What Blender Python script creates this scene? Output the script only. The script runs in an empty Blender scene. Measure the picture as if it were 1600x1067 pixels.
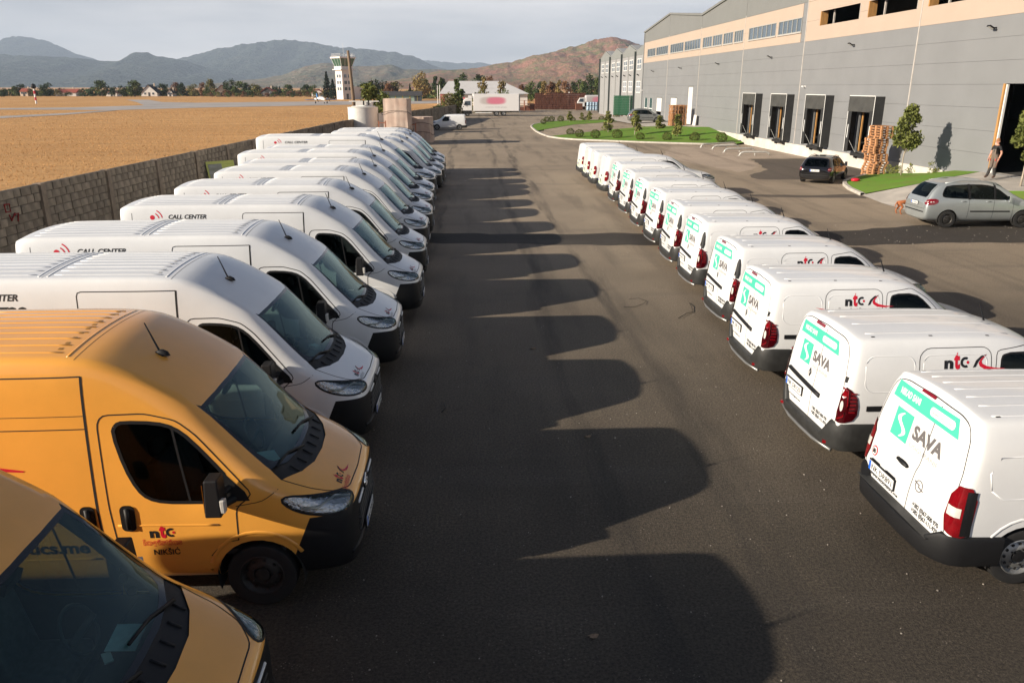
import bpy, bmesh, math, random
from mathutils import Vector, Matrix, noise
from mathutils.bvhtree import BVHTree
SC = bpy.context.scene
COL = SC.collection
R = math.radians
random.seed(7)

# ---------------------------------------------------------------- camera, sky, sun, exposure
CAM_H, FPX = 5.12, 1220.0
_d = Vector(((733 - 800) / FPX, (135.5 - 533.5) / FPX, 1)).normalized()      # direction of the lane seen by the lens
_dn = _d.cross(Vector((1, 0, 0))).normalized()
_dn = _dn if _dn.y > 0 else -_dn
_rt = _dn.cross(_d)
_rt = _rt if _rt.x > 0 else -_rt
_M = Matrix((_rt, _d, -_dn))                                                  # rows: world X, Y, Z in lens axes
cd = bpy.data.cameras.new('camera')
cd.sensor_width = 36; cd.lens = FPX / 1600 * 36; cd.clip_start = .05; cd.clip_end = 40000
cam = bpy.data.objects.new('camera', cd); COL.objects.link(cam)
_B = Matrix((( _M[0][0], -_M[0][1], -_M[0][2]), (_M[1][0], -_M[1][1], -_M[1][2]), (_M[2][0], -_M[2][1], -_M[2][2])))
cam.matrix_world = Matrix.Translation((0, 0, CAM_H)) @ _B.to_4x4()
SC.camera = cam

SUN_DIR = Vector((1, .335, -.392)).normalized()                                # the way the light travels
SUN_EL = math.asin(-SUN_DIR.z)
sun = bpy.data.lights.new('sun', 'SUN'); sun.energy = 5.0; sun.angle = R(.5); sun.color = (1, .89, .74)
so = bpy.data.objects.new('sun', sun); COL.objects.link(so)
so.rotation_euler = SUN_DIR.to_track_quat('-Z', 'Y').to_euler(); so.location = (-60, -20, 40)

W = bpy.data.worlds.new('World'); SC.world = W; W.use_nodes = True
nt = W.node_tree; nt.nodes.clear()
def wn(t, **k):
    n = nt.nodes.new(t)
    for a, b in k.items(): setattr(n, a, b)
    return n
sky = wn('ShaderNodeTexSky', sky_type='NISHITA', sun_disc=False, sun_elevation=SUN_EL,
         sun_rotation=math.atan2(-SUN_DIR.x, -SUN_DIR.y), altitude=600, air_density=.6, dust_density=.3, ozone_density=2.0)
tc = wn('ShaderNodeTexCoord'); mp = wn('ShaderNodeMapping'); mp.inputs['Scale'].default_value = (1.1, 1.1, 7.5)
no = wn('ShaderNodeTexNoise'); no.inputs['Scale'].default_value = 2.3; no.inputs['Detail'].default_value = 7; no.inputs['Roughness'].default_value = .55
cr = wn('ShaderNodeMapRange'); cr.inputs[1].default_value = .36; cr.inputs[2].default_value = .68
sz = wn('ShaderNodeSeparateXYZ'); ez = wn('ShaderNodeMapRange'); ez.interpolation_type = 'SMOOTHSTEP'; ez.inputs[1].default_value = .03; ez.inputs[2].default_value = .30; ez.inputs[3].default_value = .93; ez.inputs[4].default_value = .06   # haze colour painted near the horizon; upper sky kept darker to lower fill light
cl = wn('ShaderNodeMix', data_type='RGBA'); cl.inputs['A'].default_value = (6.9, 6.75, 6.8, 1); cl.inputs['B'].default_value = (13.2, 12.3, 11.6, 1)
mx = wn('ShaderNodeMix', data_type='RGBA')
bg = wn('ShaderNodeBackground'); bg.inputs['Strength'].default_value = .05
wo = wn('ShaderNodeOutputWorld')
L = nt.links.new
L(tc.outputs['Generated'], mp.inputs['Vector']); L(mp.outputs[0], no.inputs['Vector']); L(no.outputs['Fac'], cr.inputs[0])
L(tc.outputs['Generated'], sz.inputs[0]); L(sz.outputs['Z'], ez.inputs[0]); L(cr.outputs[0], cl.inputs['Factor']); L(cl.outputs['Result'], mx.inputs['B'])
L(ez.outputs[0], mx.inputs['Factor']); L(sky.outputs[0], mx.inputs['A']); L(mx.outputs['Result'], bg.inputs[0]); L(bg.outputs[0], wo.inputs[0])
vs = SC.view_settings
SC.display_settings.display_device = 'sRGB'
vs.view_transform = 'Standard'; vs.look = 'None'; vs.gamma = 1; vs.exposure = .92; vs.use_curve_mapping = False
SC.cycles.max_bounces = 6; SC.cycles.diffuse_bounces = 3; SC.cycles.glossy_bounces = 3; SC.cycles.transparent_max_bounces = 10; SC.cycles.volume_bounces = 0

# ---------------------------------------------------------------- survey helpers: photo point -> place in the yard
def ray(px, py): return _M @ Vector(((px - 800) / FPX, (py - 533.5) / FPX, 1))
def gr(px, py, z=0):
    r = ray(px, py); return r * ((z - CAM_H) / r.z) + Vector((0, 0, CAM_H))
def at(px, py, Y):
    r = ray(px, py); return r * (Y / r.y) + Vector((0, 0, CAM_H))

# ---------------------------------------------------------------- object helpers
def empty(name, loc=(0, 0, 0), rz=0):
    o = bpy.data.objects.new(name, None); o.empty_display_size = .2; COL.objects.link(o)
    o.location = loc; o.rotation_euler = (0, 0, rz); return o
def tag(o, label, cat, group=None, kind=None):
    o['label'] = label; o['category'] = cat
    if group: o['group'] = group
    if kind: o['kind'] = kind
    return o
def link(name, me, mat=None, parent=None, loc=None):
    o = bpy.data.objects.new(name, me); COL.objects.link(o)
    if mat is not None and not me.materials: me.materials.append(mat)
    if parent is not None: o.parent = parent
    if loc is not None: o.location = loc
    return o
def struct(o): o['kind'] = 'structure'; return o
def dup(o, parent=None, loc=None, rz=None):
    c = o.copy(); COL.objects.link(c)
    if parent is not None: c.parent = parent
    if loc is not None: c.location = loc
    if rz is not None: c.rotation_euler = (0, 0, rz)
    for ch in o.children: dup(ch, c)
    return c

class MB:
    """collects boxes, bars, tubes and sheets into one mesh"""
    def __init__(s): s.v = []; s.f = []; s.m = []; s.cur = 0
    def add(s, vs_, fs_):
        k = len(s.v); s.v += [tuple(p) for p in vs_]; s.f += [tuple(i + k for i in f) for f in fs_]; s.m += [s.cur] * len(fs_); return s
    def box(s, c, d, rz=0, ry=0, rx=0, taper=1):
        M = Matrix.Translation(c) @ Matrix.Rotation(rz, 4, 'Z') @ Matrix.Rotation(ry, 4, 'Y') @ Matrix.Rotation(rx, 4, 'X')
        x, y, z = d[0] / 2, d[1] / 2, d[2] / 2; t = taper
        p = [(-x, -y, -z), (x, -y, -z), (x, y, -z), (-x, y, -z), (-x*t, -y*t, z), (x*t, -y*t, z), (x*t, y*t, z), (-x*t, y*t, z)]
        return s.add([M @ Vector(q) for q in p], [(0,3,2,1), (4,5,6,7), (0,1,5,4), (1,2,6,5), (2,3,7,6), (3,0,4,7)])
    def bb(s, a, b):
        return s.box([(a[i] + b[i]) / 2 for i in range(3)], [abs(b[i] - a[i]) for i in range(3)])
    def tube(s, pts, r, n=8, cap=True):
        pts = [Vector(p) for p in pts]; rs = r if isinstance(r, (list, tuple)) else [r] * len(pts); vv = []; ff = []
        for i, p in enumerate(pts):
            t = (pts[min(i + 1, len(pts) - 1)] - pts[max(i - 1, 0)]).normalized()
            u = t.cross(Vector((0, 0, 1)) if abs(t.z) < .95 else Vector((1, 0, 0))).normalized(); w = t.cross(u)
            vv += [p + (u * math.cos(2 * math.pi * k / n) + w * math.sin(2 * math.pi * k / n)) * rs[i] for k in range(n)]
        for i in range(len(pts) - 1):
            for k in range(n): ff.append((i*n + k, i*n + (k+1) % n, (i+1)*n + (k+1) % n, (i+1)*n + k))
        if cap: ff.append(tuple(range(n))); ff.append(tuple((len(pts)-1)*n + k for k in reversed(range(n))))
        return s.add(vv, ff)
    def lathe(s, prof, c=(0, 0, 0), n=24, axis='Z', mats=None):
        """prof: (radius, height) pairs turned round an axis"""
        vv = []; ff = []
        for (r, h) in prof:
            for k in range(n):
                a = 2 * math.pi * k / n
                if axis == 'Z': vv.append((c[0] + r*math.cos(a), c[1] + r*math.sin(a), c[2] + h))
                elif axis == 'Y': vv.append((c[0] + r*math.cos(a), c[1] + h, c[2] + r*math.sin(a)))
                else: vv.append((c[0] + h, c[1] + r*math.cos(a), c[2] + r*math.sin(a)))
        for i in range(len(prof) - 1):
            for k in range(n): ff.append((i*n + k, i*n + (k+1) % n, (i+1)*n + (k+1) % n, (i+1)*n + k))
        return s.add(vv, ff)
    def poly(s, pts): return s.add(pts, [tuple(range(len(pts)))])
    def prism(s, out2, z0, z1, f=lambda a, b, z: (a, b, z)):
        n = len(out2); vv = [f(a, b, z0) for a, b in out2] + [f(a, b, z1) for a, b in out2]
        return s.add(vv, [tuple(range(n))[::-1], tuple(range(n, 2*n))] + [(i, (i+1) % n, n + (i+1) % n, n + i) for i in range(n)])
    def mesh(s, name, smooth=False, angle=None):
        me = bpy.data.meshes.new(name); me.from_pydata(s.v, [], s.f)
        if any(s.m): me.polygons.foreach_set('material_index', s.m)
        b = bmesh.new(); b.from_mesh(me); bmesh.ops.recalc_face_normals(b, faces=b.faces); b.to_mesh(me); b.free()
        if smooth: me.polygons.foreach_set('use_smooth', [True] * len(me.polygons))
        if angle: me.set_sharp_from_angle(angle=R(angle))
        me.update(); return me
    def build(s, name, mat, parent=None, smooth=False, loc=None, angle=None, mats=None):
        me = s.mesh(name, smooth, angle)
        for q in (mats or [mat]): me.materials.append(q)
        return link(name, me, None, parent, loc)

# ---------------------------------------------------------------- materials
def pm(name, c, r=.5, met=0, var=.0, vs_=3., bump=0., bs=60., spec=.5, coat=0, c2=None, emit=0, detail=6, vscale=(1, 1, 1), lo=.35, hi=.65, trans=0):
    m = bpy.data.materials.new(name); m.use_nodes = True; t = m.node_tree; b = t.nodes['Principled BSDF']; l = t.links.new
    c = tuple(c) + (1,)
    b.inputs['Base Color'].default_value = c; b.inputs['Roughness'].default_value = r; b.inputs['Metallic'].default_value = met
    b.inputs['Specular IOR Level'].default_value = spec; b.inputs['Coat Weight'].default_value = coat; b.inputs['Coat Roughness'].default_value = .08
    if emit: b.inputs['Emission Color'].default_value = c; b.inputs['Emission Strength'].default_value = emit
    if trans: b.inputs['Transmission Weight'].default_value = trans
    tcn = t.nodes.new('ShaderNodeTexCoord'); mpn = t.nodes.new('ShaderNodeMapping'); mpn.inputs['Scale'].default_value = vscale
    l(tcn.outputs['Object'], mpn.inputs[0])
    if var or c2:
        n = t.nodes.new('ShaderNodeTexNoise'); n.inputs['Scale'].default_value = vs_; n.inputs['Detail'].default_value = detail; n.inputs['Roughness'].default_value = .6
        rp = t.nodes.new('ShaderNodeMapRange'); rp.inputs[1].default_value = lo; rp.inputs[2].default_value = hi
        mxn = t.nodes.new('ShaderNodeMix'); mxn.data_type = 'RGBA'
        d = c2 + (1,) if c2 else tuple(x * (1 - var) for x in c[:3]) + (1,)
        mxn.inputs['A'].default_value = c; mxn.inputs['B'].default_value = d
        l(mpn.outputs[0], n.inputs['Vector']); l(n.outputs['Fac'], rp.inputs[0]); l(rp.outputs[0], mxn.inputs['Factor']); l(mxn.outputs['Result'], b.inputs['Base Color'])
    if bump:
        n2 = t.nodes.new('ShaderNodeTexNoise'); n2.inputs['Scale'].default_value = bs; n2.inputs['Detail'].default_value = 4
        bp = t.nodes.new('ShaderNodeBump'); bp.inputs['Strength'].default_value = bump; bp.inputs['Distance'].default_value = .02
        l(mpn.outputs[0], n2.inputs['Vector']); l(n2.outputs['Fac'], bp.inputs['Height']); l(bp.outputs[0], b.inputs['Normal'])
    return m
def glass(name, tint, dark=.5, rough=.02, ior=1.5):
    m = bpy.data.materials.new(name); m.use_nodes = True; t = m.node_tree; t.nodes.clear(); l = t.links.new
    tr = t.nodes.new('ShaderNodeBsdfTransparent'); tr.inputs[0].default_value = tuple(x * dark for x in tint) + (1,)
    gl = t.nodes.new('ShaderNodeBsdfGlossy'); gl.inputs['Roughness'].default_value = rough; gl.inputs[0].default_value = (.82, 1, .93, 1)
    fr = t.nodes.new('ShaderNodeFresnel'); fr.inputs[0].default_value = ior
    ms = t.nodes.new('ShaderNodeMixShader'); o = t.nodes.new('ShaderNodeOutputMaterial')
    l(fr.outputs[0], ms.inputs[0]); l(tr.outputs[0], ms.inputs[1]); l(gl.outputs[0], ms.inputs[2]); l(ms.outputs[0], o.inputs[0]); return m

M = {}
M['white'] = pm('white_paint', (.80, .80, .79), .32, var=.05, vs_=2.2, coat=.5)
M['yellow'] = pm('yellow_paint', (.92, .42, .07), .30, var=.08, vs_=1.8, coat=.6)
_t = M['white'].node_tree; _oi = _t.nodes.new('ShaderNodeObjectInfo'); _mr = _t.nodes.new('ShaderNodeMapRange'); _mr.inputs[3].default_value = .90; _mr.inputs[4].default_value = 1.02; _t.links.new(_oi.outputs['Random'], _mr.inputs[0])
_mm = _t.nodes.new('ShaderNodeMix'); _mm.data_type = 'RGBA'; _mm.blend_type = 'MULTIPLY'; _mm.inputs['Factor'].default_value = 1; _src = _t.nodes['Principled BSDF'].inputs['Base Color'].links[0].from_socket; _t.links.new(_src, _mm.inputs['A']); _t.links.new(_mr.outputs[0], _mm.inputs['B']); _t.links.new(_mm.outputs['Result'], _t.nodes['Principled BSDF'].inputs['Base Color'])
M['silver'] = pm('silver_paint', (.40, .43, .43), .33, met=.55, var=.08, coat=.6)
M['grey_car'] = pm('grey_paint', (.20, .21, .21), .35, met=.4, var=.08, coat=.5)
M['black_car'] = pm('black_paint', (.006, .006, .007), .12, coat=.9)
M['plastic'] = pm('black_plastic', (.010, .010, .011), .55, var=.2, bump=.12, bs=300, spec=.3)
M['plastic2'] = pm('grey_black_plastic', (.030, .030, .029), .50, var=.35, vs_=8, bump=.1, bs=300, spec=.4)
M['rubber'] = pm('tyre_rubber', (.016, .015, .014), .75, var=.3, vs_=9, bump=.2, bs=120)
M['steel'] = pm('wheel_steel', (.35, .35, .34), .4, met=.7, var=.2)
M['steel_dark'] = pm('dark_wheel_steel', (.06, .055, .05), .5, met=.5, var=.4, vs_=12)
M['chrome'] = pm('lamp_reflector', (.75, .76, .78), .12, met=1)
M['lens'] = glass('clear_lens', (1, 1, 1), .9, .03)
M['red_lens'] = pm('red_lens', (.21, .003, .007), .12, coat=.8, var=.35, vs_=9)
M['red_dark'] = pm('dark_red_lens', (.045, .001, .003), .12, coat=.8)
M['white_lens'] = pm('white_lens', (.62, .60, .55), .15, coat=.8, var=.2, vs_=14)
M['ws'] = glass('windscreen_glass', (.62, .90, .83), .97)
M['sg'] = glass('side_glass', (.5, .58, .58), .30, ior=1.3)
M['dk'] = pm('cabin_trim', (.04, .043, .044), .7, var=.3)
M['seat'] = pm('seat_cloth', (.09, .092, .095), .85, var=.3, vs_=20)
M['paper'] = pm('paper', (.70, .80, .84), .7, var=.12, vs_=14)
M['red'] = pm('print_red', (.60, .008, .03), .45)
M['blk'] = pm('print_black', (.012, .012, .013), .5)
M['gline'] = pm('print_outline', (.38, .37, .36), .5)
M['teal'] = pm('print_teal', (.065, .47, .34), .45)
M['wht'] = pm('print_white', (.82, .82, .80), .45)
M['gap'] = pm('panel_gap', (.010, .009, .008), .8)
M['blue'] = pm('plate_blue', (.02, .12, .55), .4)
# ---------------------------------------------------------------- lettering
_tx = {}
def text2d(s, bold=0., shear=0.):
    """outline of a word as flat points and faces, cap height 1, starting at 0,0"""
    k = (s, bold, shear)
    if k not in _tx:
        cu = bpy.data.curves.new('t', 'FONT'); cu.body = s; cu.size = 1; cu.offset = bold; cu.shear = shear; cu.resolution_u = 3; cu.fill_mode = 'FRONT'
        o = bpy.data.objects.new('t', cu); COL.objects.link(o)
        bpy.context.view_layer.update()
        me = o.evaluated_get(bpy.context.evaluated_depsgraph_get()).to_mesh()
        p = [(v.co.x, v.co.y) for v in me.vertices]; f = [tuple(q.vertices) for q in me.polygons]
        o.evaluated_get(bpy.context.evaluated_depsgraph_get()).to_mesh_clear()
        bpy.data.objects.remove(o); bpy.data.curves.remove(cu)
        x0 = min(a for a, b in p); x1 = max(a for a, b in p)
        _tx[k] = ([(a - x0, b / .7) for a, b in p], f, x1 - x0)
    return _tx[k]
def word(s, x, y, w, h, bold=0., shear=0.):
    p, f, tw = text2d(s, bold, shear); return [(x + a * w / tw, y + b * h) for a, b in p], f
def outline_word(s, x, y, w, h, t=.012):
    """hollow letters: thin strips along every outline"""
    p, f, tw = text2d(s, .02, 0); P = [(x + a * w / tw, y + b * h) for a, b in p]
    cnt = {}
    for q in f:
        for i in range(len(q)):
            e = (q[i], q[(i+1) % len(q)]); cnt.setdefault(tuple(sorted(e)), []).append(e)
    V = []; F = []
    for es in cnt.values():
        if len(es) == 1:
            a, b = Vector(P[es[0][0]]), Vector(P[es[0][1]]); d = (b - a)
            if d.length < 1e-5: continue
            n = Vector((-d.y, d.x)).normalized() * t / 2; k = len(V); V += [a - n, b - n, b + n, a + n]; F.append((k, k+1, k+2, k+3))
    return [tuple(v) for v in V], F
def rect(x0, y0, x1, y1, nx=1, ny=1):
    V = [(x0 + (x1-x0)*i/nx, y0 + (y1-y0)*j/ny) for j in range(ny+1) for i in range(nx+1)]
    return V, [(j*(nx+1)+i, j*(nx+1)+i+1, (j+1)*(nx+1)+i+1, (j+1)*(nx+1)+i) for j in range(ny) for i in range(nx)]
def rrect(x0, y0, x1, y1, r, n=4):
    P = []
    for cx, cy, a in ((x1-r, y0+r, -90), (x1-r, y1-r, 0), (x0+r, y1-r, 90), (x0+r, y0+r, 180)):
        P += [(cx + r*math.cos(R(a + 90*i/n)), cy + r*math.sin(R(a + 90*i/n))) for i in range(n+1)]
    return P
def ell(cx, cy, rx, ry, n=20): return [(cx + rx*math.cos(2*math.pi*i/n), cy + ry*math.sin(2*math.pi*i/n)) for i in range(n)]
def smooth2(P, it=2):
    for _ in range(it):
        Q = []
        for i in range(len(P)):
            a, b = P[i], P[(i+1) % len(P)]; Q += [(a[0]*.75+b[0]*.25, a[1]*.75+b[1]*.25), (a[0]*.25+b[0]*.75, a[1]*.25+b[1]*.75)]
        P = Q
    return P

def round_open(P, k=.06):
    Q = [P[0]]
    for i in range(1, len(P)-1):
        a, b, c = Vector(P[i-1]), Vector(P[i]), Vector(P[i+1]); ka = min(k, (a-b).length*.4); kc = min(k, (c-b).length*.4)
        u = b + (a-b).normalized()*ka; v = b + (c-b).normalized()*kc
        Q += [tuple(u), tuple(u*.25 + b*.5 + v*.25), tuple(v)]
    return Q + [P[-1]]
# ---------------------------------------------------------------- vehicle bodies: sections lofted and smoothed, panels cut out of the skin
VIEW = {'near': (Vector((1,0,0)), Vector((0,0,1)), Vector((0,1,0))),      # eu, ev, looking direction
        'far': (Vector((-1,0,0)), Vector((0,0,1)), Vector((0,-1,0))),
        'rear': (Vector((0,-1,0)), Vector((0,0,1)), Vector((1,0,0))),
        'front': (Vector((0,1,0)), Vector((0,0,1)), Vector((-1,0,0))),
        'top': (Vector((0,1,0)), Vector((-1,0,0)), Vector((0,0,-1))),
        'topx': (Vector((1,0,0)), Vector((0,1,0)), Vector((0,0,-1)))}
def oblique(n):
    n = Vector(n).normalized(); eu = Vector((0,0,1)).cross(-n).normalized() ; ev = (-n).cross(eu).normalized()
    return (eu, ev, n)
def inside(p, P):
    x, y = p; c = False; n = len(P); j = n - 1
    for i in range(n):
        xi, yi = P[i]; xj, yj = P[j]
        if (yi > y) != (yj > y) and x < (xj - xi) * (y - yi) / (yj - yi) + xi: c = not c
        j = i
    return c
class Body:
    def __init__(s, name, root, stations, paint, sub=2, lean=0, leanz=.9, nlean=2, crease=None, cross=None):
        s.root = root; s.name = name
        K = 10; V = []; F = []; n = len(stations); RING = 2*K - 2
        for si, (d, zb, w, top) in enumerate(stations):
            h = [(0, zb), (.8*w, zb), (.97*w, zb + .12), (w, .5*(zb + .12) + .5*top[0][1])] + list(top)
            ring = h + [(-y, z) for y, z in h[-2:0:-1]]
            ln = lean if si >= n - nlean else 0
            V += [(-d + ln * max(0, z - leanz), y, z) for y, z in ring]
        for i in range(n - 1):
            for k in range(RING):
                F.append((i*RING + k, i*RING + (k+1) % RING, (i+1)*RING + (k+1) % RING, (i+1)*RING + k))
        for base, flip in ((0, True), ((n-1)*RING, False)):
            cols = []
            for i in range(K):
                a = base + i; b = base + (RING - i) % RING
                if i in (0, K-1): cols.append([a]*5)
                else:
                    va, vb = Vector(V[a]), Vector(V[b]); row = [b]
                    for t in (.25, .5, .75): V.append(tuple(vb.lerp(va, t))); row.append(len(V) - 1)
                    cols.append(row + [a])
            for i in range(K-1):
                for t in range(4):
                    q = [cols[i][t], cols[i][t+1], cols[i+1][t+1], cols[i+1][t]]; u = []
                    for e in q:
                        if e not in u: u.append(e)
                    if len(u) > 2: F.append(tuple(u))
        me = bpy.data.meshes.new(name); me.from_pydata(V, [], F)
        b = bmesh.new(); b.from_mesh(me); bmesh.ops.recalc_face_normals(b, faces=b.faces); b.to_mesh(me); b.free()
        if crease or cross:
            at_ = me.attributes.new('crease_edge', 'FLOAT', 'EDGE'); nb = n*RING
            for e in me.edges:
                a, b2 = e.vertices
                if a >= nb or b2 >= nb: continue
                ra, ka = divmod(a, RING); rb_, kb = divmod(b2, RING)
                if ka == kb and ra != rb_: at_.data[e.index].value = (crease or {}).get(min(ka, RING - ka), 0)
                elif ra == rb_ and cross and ra in cross and min(ka, RING - ka) >= 7 and min(kb, RING - kb) >= 7: at_.data[e.index].value = cross[ra]
        o = bpy.data.objects.new('t', me); COL.objects.link(o)
        md = o.modifiers.new('s', 'SUBSURF'); md.levels = sub; md.render_levels = sub
        bpy.context.view_layer.update()
        ev = bpy.data.meshes.new_from_object(o.evaluated_get(bpy.context.evaluated_depsgraph_get()))
        bpy.data.objects.remove(o)
        s.bm = bmesh.new(); s.bm.from_mesh(ev); s.bm.normal_update()
        s.bvh = BVHTree.FromBMesh(s.bm); s.paint = paint; s.parts = {}
    def basis(s, view): return VIEW[view] if isinstance(view, str) else view
    def cut(s, out, view, lim=.12):
        eu, ev, dr = s.basis(view); P = out
        x0 = min(p[0] for p in P); x1 = max(p[0] for p in P); y0 = min(p[1] for p in P); y1 = max(p[1] for p in P)
        pr = lambda c: (c.dot(eu), c.dot(ev))
        def box(f):
            q = [pr(v.co) for v in f.verts]; a = [p[0] for p in q]; b = [p[1] for p in q]; return min(a), max(a), min(b), max(b)
        def ok(f):
            if f.normal.dot(dr) > -lim: return False
            a, b, c, d = box(f); return b > x0 and a < x1 and d > y0 and c < y1
        cand = [f for f in s.bm.faces if ok(f)]
        for i in range(len(P)):
            p, q = P[i], P[(i+1) % len(P)]
            e0, e1 = min(p[0], q[0]) - 1e-4, max(p[0], q[0]) + 1e-4; g0, g1 = min(p[1], q[1]) - 1e-4, max(p[1], q[1]) + 1e-4
            sel = []
            nx, ny = -(q[1]-p[1]), q[0]-p[0]; ll = math.hypot(nx, ny)
            if ll < 1e-6: continue
            nx /= ll; ny /= ll
            for f in cand:
                a, b, c, d = box(f)
                if b < e0 or a > e1 or d < g0 or c > g1: continue
                sd = [(pp[0]-p[0])*nx + (pp[1]-p[1])*ny for pp in (pr(v.co) for v in f.verts)]
                if min(sd) < -1e-5 and max(sd) > 1e-5: sel.append(f)
            if not sel: continue
            es = {e for f in sel for e in f.edges}; vs2 = {v for f in sel for v in f.verts}
            old = set(cand)
            res = bmesh.ops.bisect_plane(s.bm, geom=list(vs2) + list(es) + sel, plane_co=eu*p[0] + ev*p[1], plane_no=eu*nx + ev*ny, dist=1e-5)
            new = [g for g in res['geom'] if isinstance(g, bmesh.types.BMFace) and g.is_valid]
            cand = list({f for f in old if f.is_valid} | set(new))
            for f in new: f.normal_update()
        return [f for f in cand if f.is_valid and inside(pr(f.calc_center_median()), P)]
    def take(s, faces, name, mat, off=0., parent=None, remove=True, thick=0):
        """lift faces out of the skin into a part of their own"""
        faces = list(faces)
        if not faces: return None
        if off: s.bm.normal_update()
        idx = {}; V = []; F = []
        for f in faces:
            q = []
            for v in f.verts:
                if v not in idx: idx[v] = len(V); V.append(v.co + v.normal * off)
                q.append(idx[v])
            F.append(tuple(q))
        if remove: bmesh.ops.delete(s.bm, geom=faces, context='FACES')
        me = bpy.data.meshes.new(name); me.from_pydata([tuple(v) for v in V], [], F)
        me.polygons.foreach_set('use_smooth', [True]*len(F)); me.materials.append(mat); me.update()
        return link(name, me, None, parent or s.root)
    def panel(s, name, out, view, mat, off=0., parent=None, lim=.12): return s.take(s.cut(out, view, lim), name, mat, off, parent)
    def hit(s, view, u, v):
        eu, ev, dr = s.basis(view); o = eu*u + ev*v - dr*9
        h = s.bvh.ray_cast(o, dr)
        return (h[0], h[1]) if h[0] is not None else (None, None)
    def decal(s, name, pf, view, mat, off=.003, parent=None):
        """flat print laid on the skin"""
        V = []
        for u, v in pf[0]:
            h, nn = s.hit(view, u, v)
            V.append(tuple(h - s.basis(view)[2]*off) if h is not None else None)
        F = [f for f in pf[1] if all(V[i] is not None for i in f)]
        V = [v or (0, 0, 0) for v in V]
        me = bpy.data.meshes.new(name); me.from_pydata(V, [], F); me.materials.append(mat)
        return link(name, me, None, parent or s.root)
    def line(s, path, view, w=.010, off=.002, closed=False, step=.05):
        pts = list(path) + ([path[0]] if closed else []); S = []
        for i in range(len(pts)-1):
            a, b = Vector(pts[i]), Vector(pts[i+1]); n = max(1, int((b-a).length / step))
            S += [a.lerp(b, k/n) for k in range(n)]
        S.append(Vector(pts[-1])); eu, ev, dr = s.basis(view); V = []; F = []; good = []
        for i, p in enumerate(S):
            t = (S[min(i+1, len(S)-1)] - S[max(i-1, 0)]); t = t.normalized() if t.length > 1e-9 else Vector((1, 0)); n = Vector((-t.y, t.x))*w/2
            h1, _ = s.hit(view, *(p-n)); h2, _ = s.hit(view, *(p+n))
            if h1 is None or h2 is None: good.append(False); V += [(0,0,0)]*2
            else: good.append(True); V += [tuple(h1 - dr*off), tuple(h2 - dr*off)]
        for i in range(len(S)-1):
            if good[i] and good[i+1]: F.append((2*i, 2*i+2, 2*i+3, 2*i+1))
        return V, F
    def lines(s, name, items, mat, parent=None, off=.002):
        for it in items:
            path, view, w = it[:3]; closed = it[3] if len(it) > 3 else False
            if not closed and len(path) > 2: path = round_open(path)
            o = MB().add(*s.line(path, view, w, off, closed)).build(name, mat, parent or s.root)
        return o
    def rib(s, name, path, view, r, mat, parent=None, sink=.35, closed=False):
        pts = list(path) + ([path[0]] if closed else []); S = []
        for i in range(len(pts)-1):
            a, b = Vector(pts[i]), Vector(pts[i+1]); n = max(1, int((b-a).length / .12)); S += [a.lerp(b, k/n) for k in range(n)]
        S.append(Vector(pts[-1])); P = []
        for p in S:
            h, n = s.hit(view, p.x, p.y)
            if h is not None: P.append(h - n*r*sink)
        return MB().tube(P, r, 6).build(name, mat, parent or s.root, True)
    def arch(s, d, r, zc, view):
        """round wheel opening"""
        sx = 1 if view == 'near' else -1
        f = s.cut([(sx*(-d) + r*math.cos(2*math.pi*i/26), zc + r*math.sin(2*math.pi*i/26)) for i in range(26)], view, .05)
        if f: bmesh.ops.delete(s.bm, geom=f, context='FACES')
    def arches(s, ds, r, zc, w):
        for d in ds:
            s.arch(d, r, zc, 'near'); s.arch(d, r, zc, 'far')
            for sg in (-1, 1):
                mb = MB(); n = 22; pr = [( -d + r*1.01*math.cos(math.pi*i/n*1.2 - .1*math.pi), zc + r*1.01*math.sin(math.pi*i/n*1.2 - .1*math.pi)) for i in range(n+1)]
                V = [(x, sg*(w-.012), z) for x, z in pr] + [(x, sg*(w-.34), z) for x, z in pr]
                mb.add(V, [(i, i+1, n+2+i, n+1+i) for i in range(n)]); mb.add([V[n+1+i] for i in range(n+1)], [tuple(range(n+1))])
                mb.build('wheel_well', M['gap'], s.root, True, angle=40)
    def lining(s, d0, d1, z0, mat, off=-.03):
        f = [q for q in s.bm.faces if d0 < -q.calc_center_median().x < d1 and q.calc_center_median().z > z0]
        s.take(f, 'cabin_lining', mat, off, remove=False)
    def finish(s, name='body'):
        me = bpy.data.meshes.new(name); bmesh.ops.delete(s.bm, geom=[v for v in s.bm.verts if not v.link_faces], context='VERTS')
        s.bm.to_mesh(me); s.bm.free(); me.materials.clear(); me.materials.append(s.paint)
        me.polygons.foreach_set('use_smooth', [True]*len(me.polygons)); me.update()
        o = link(name, me, None, s.root)
        return o

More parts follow.
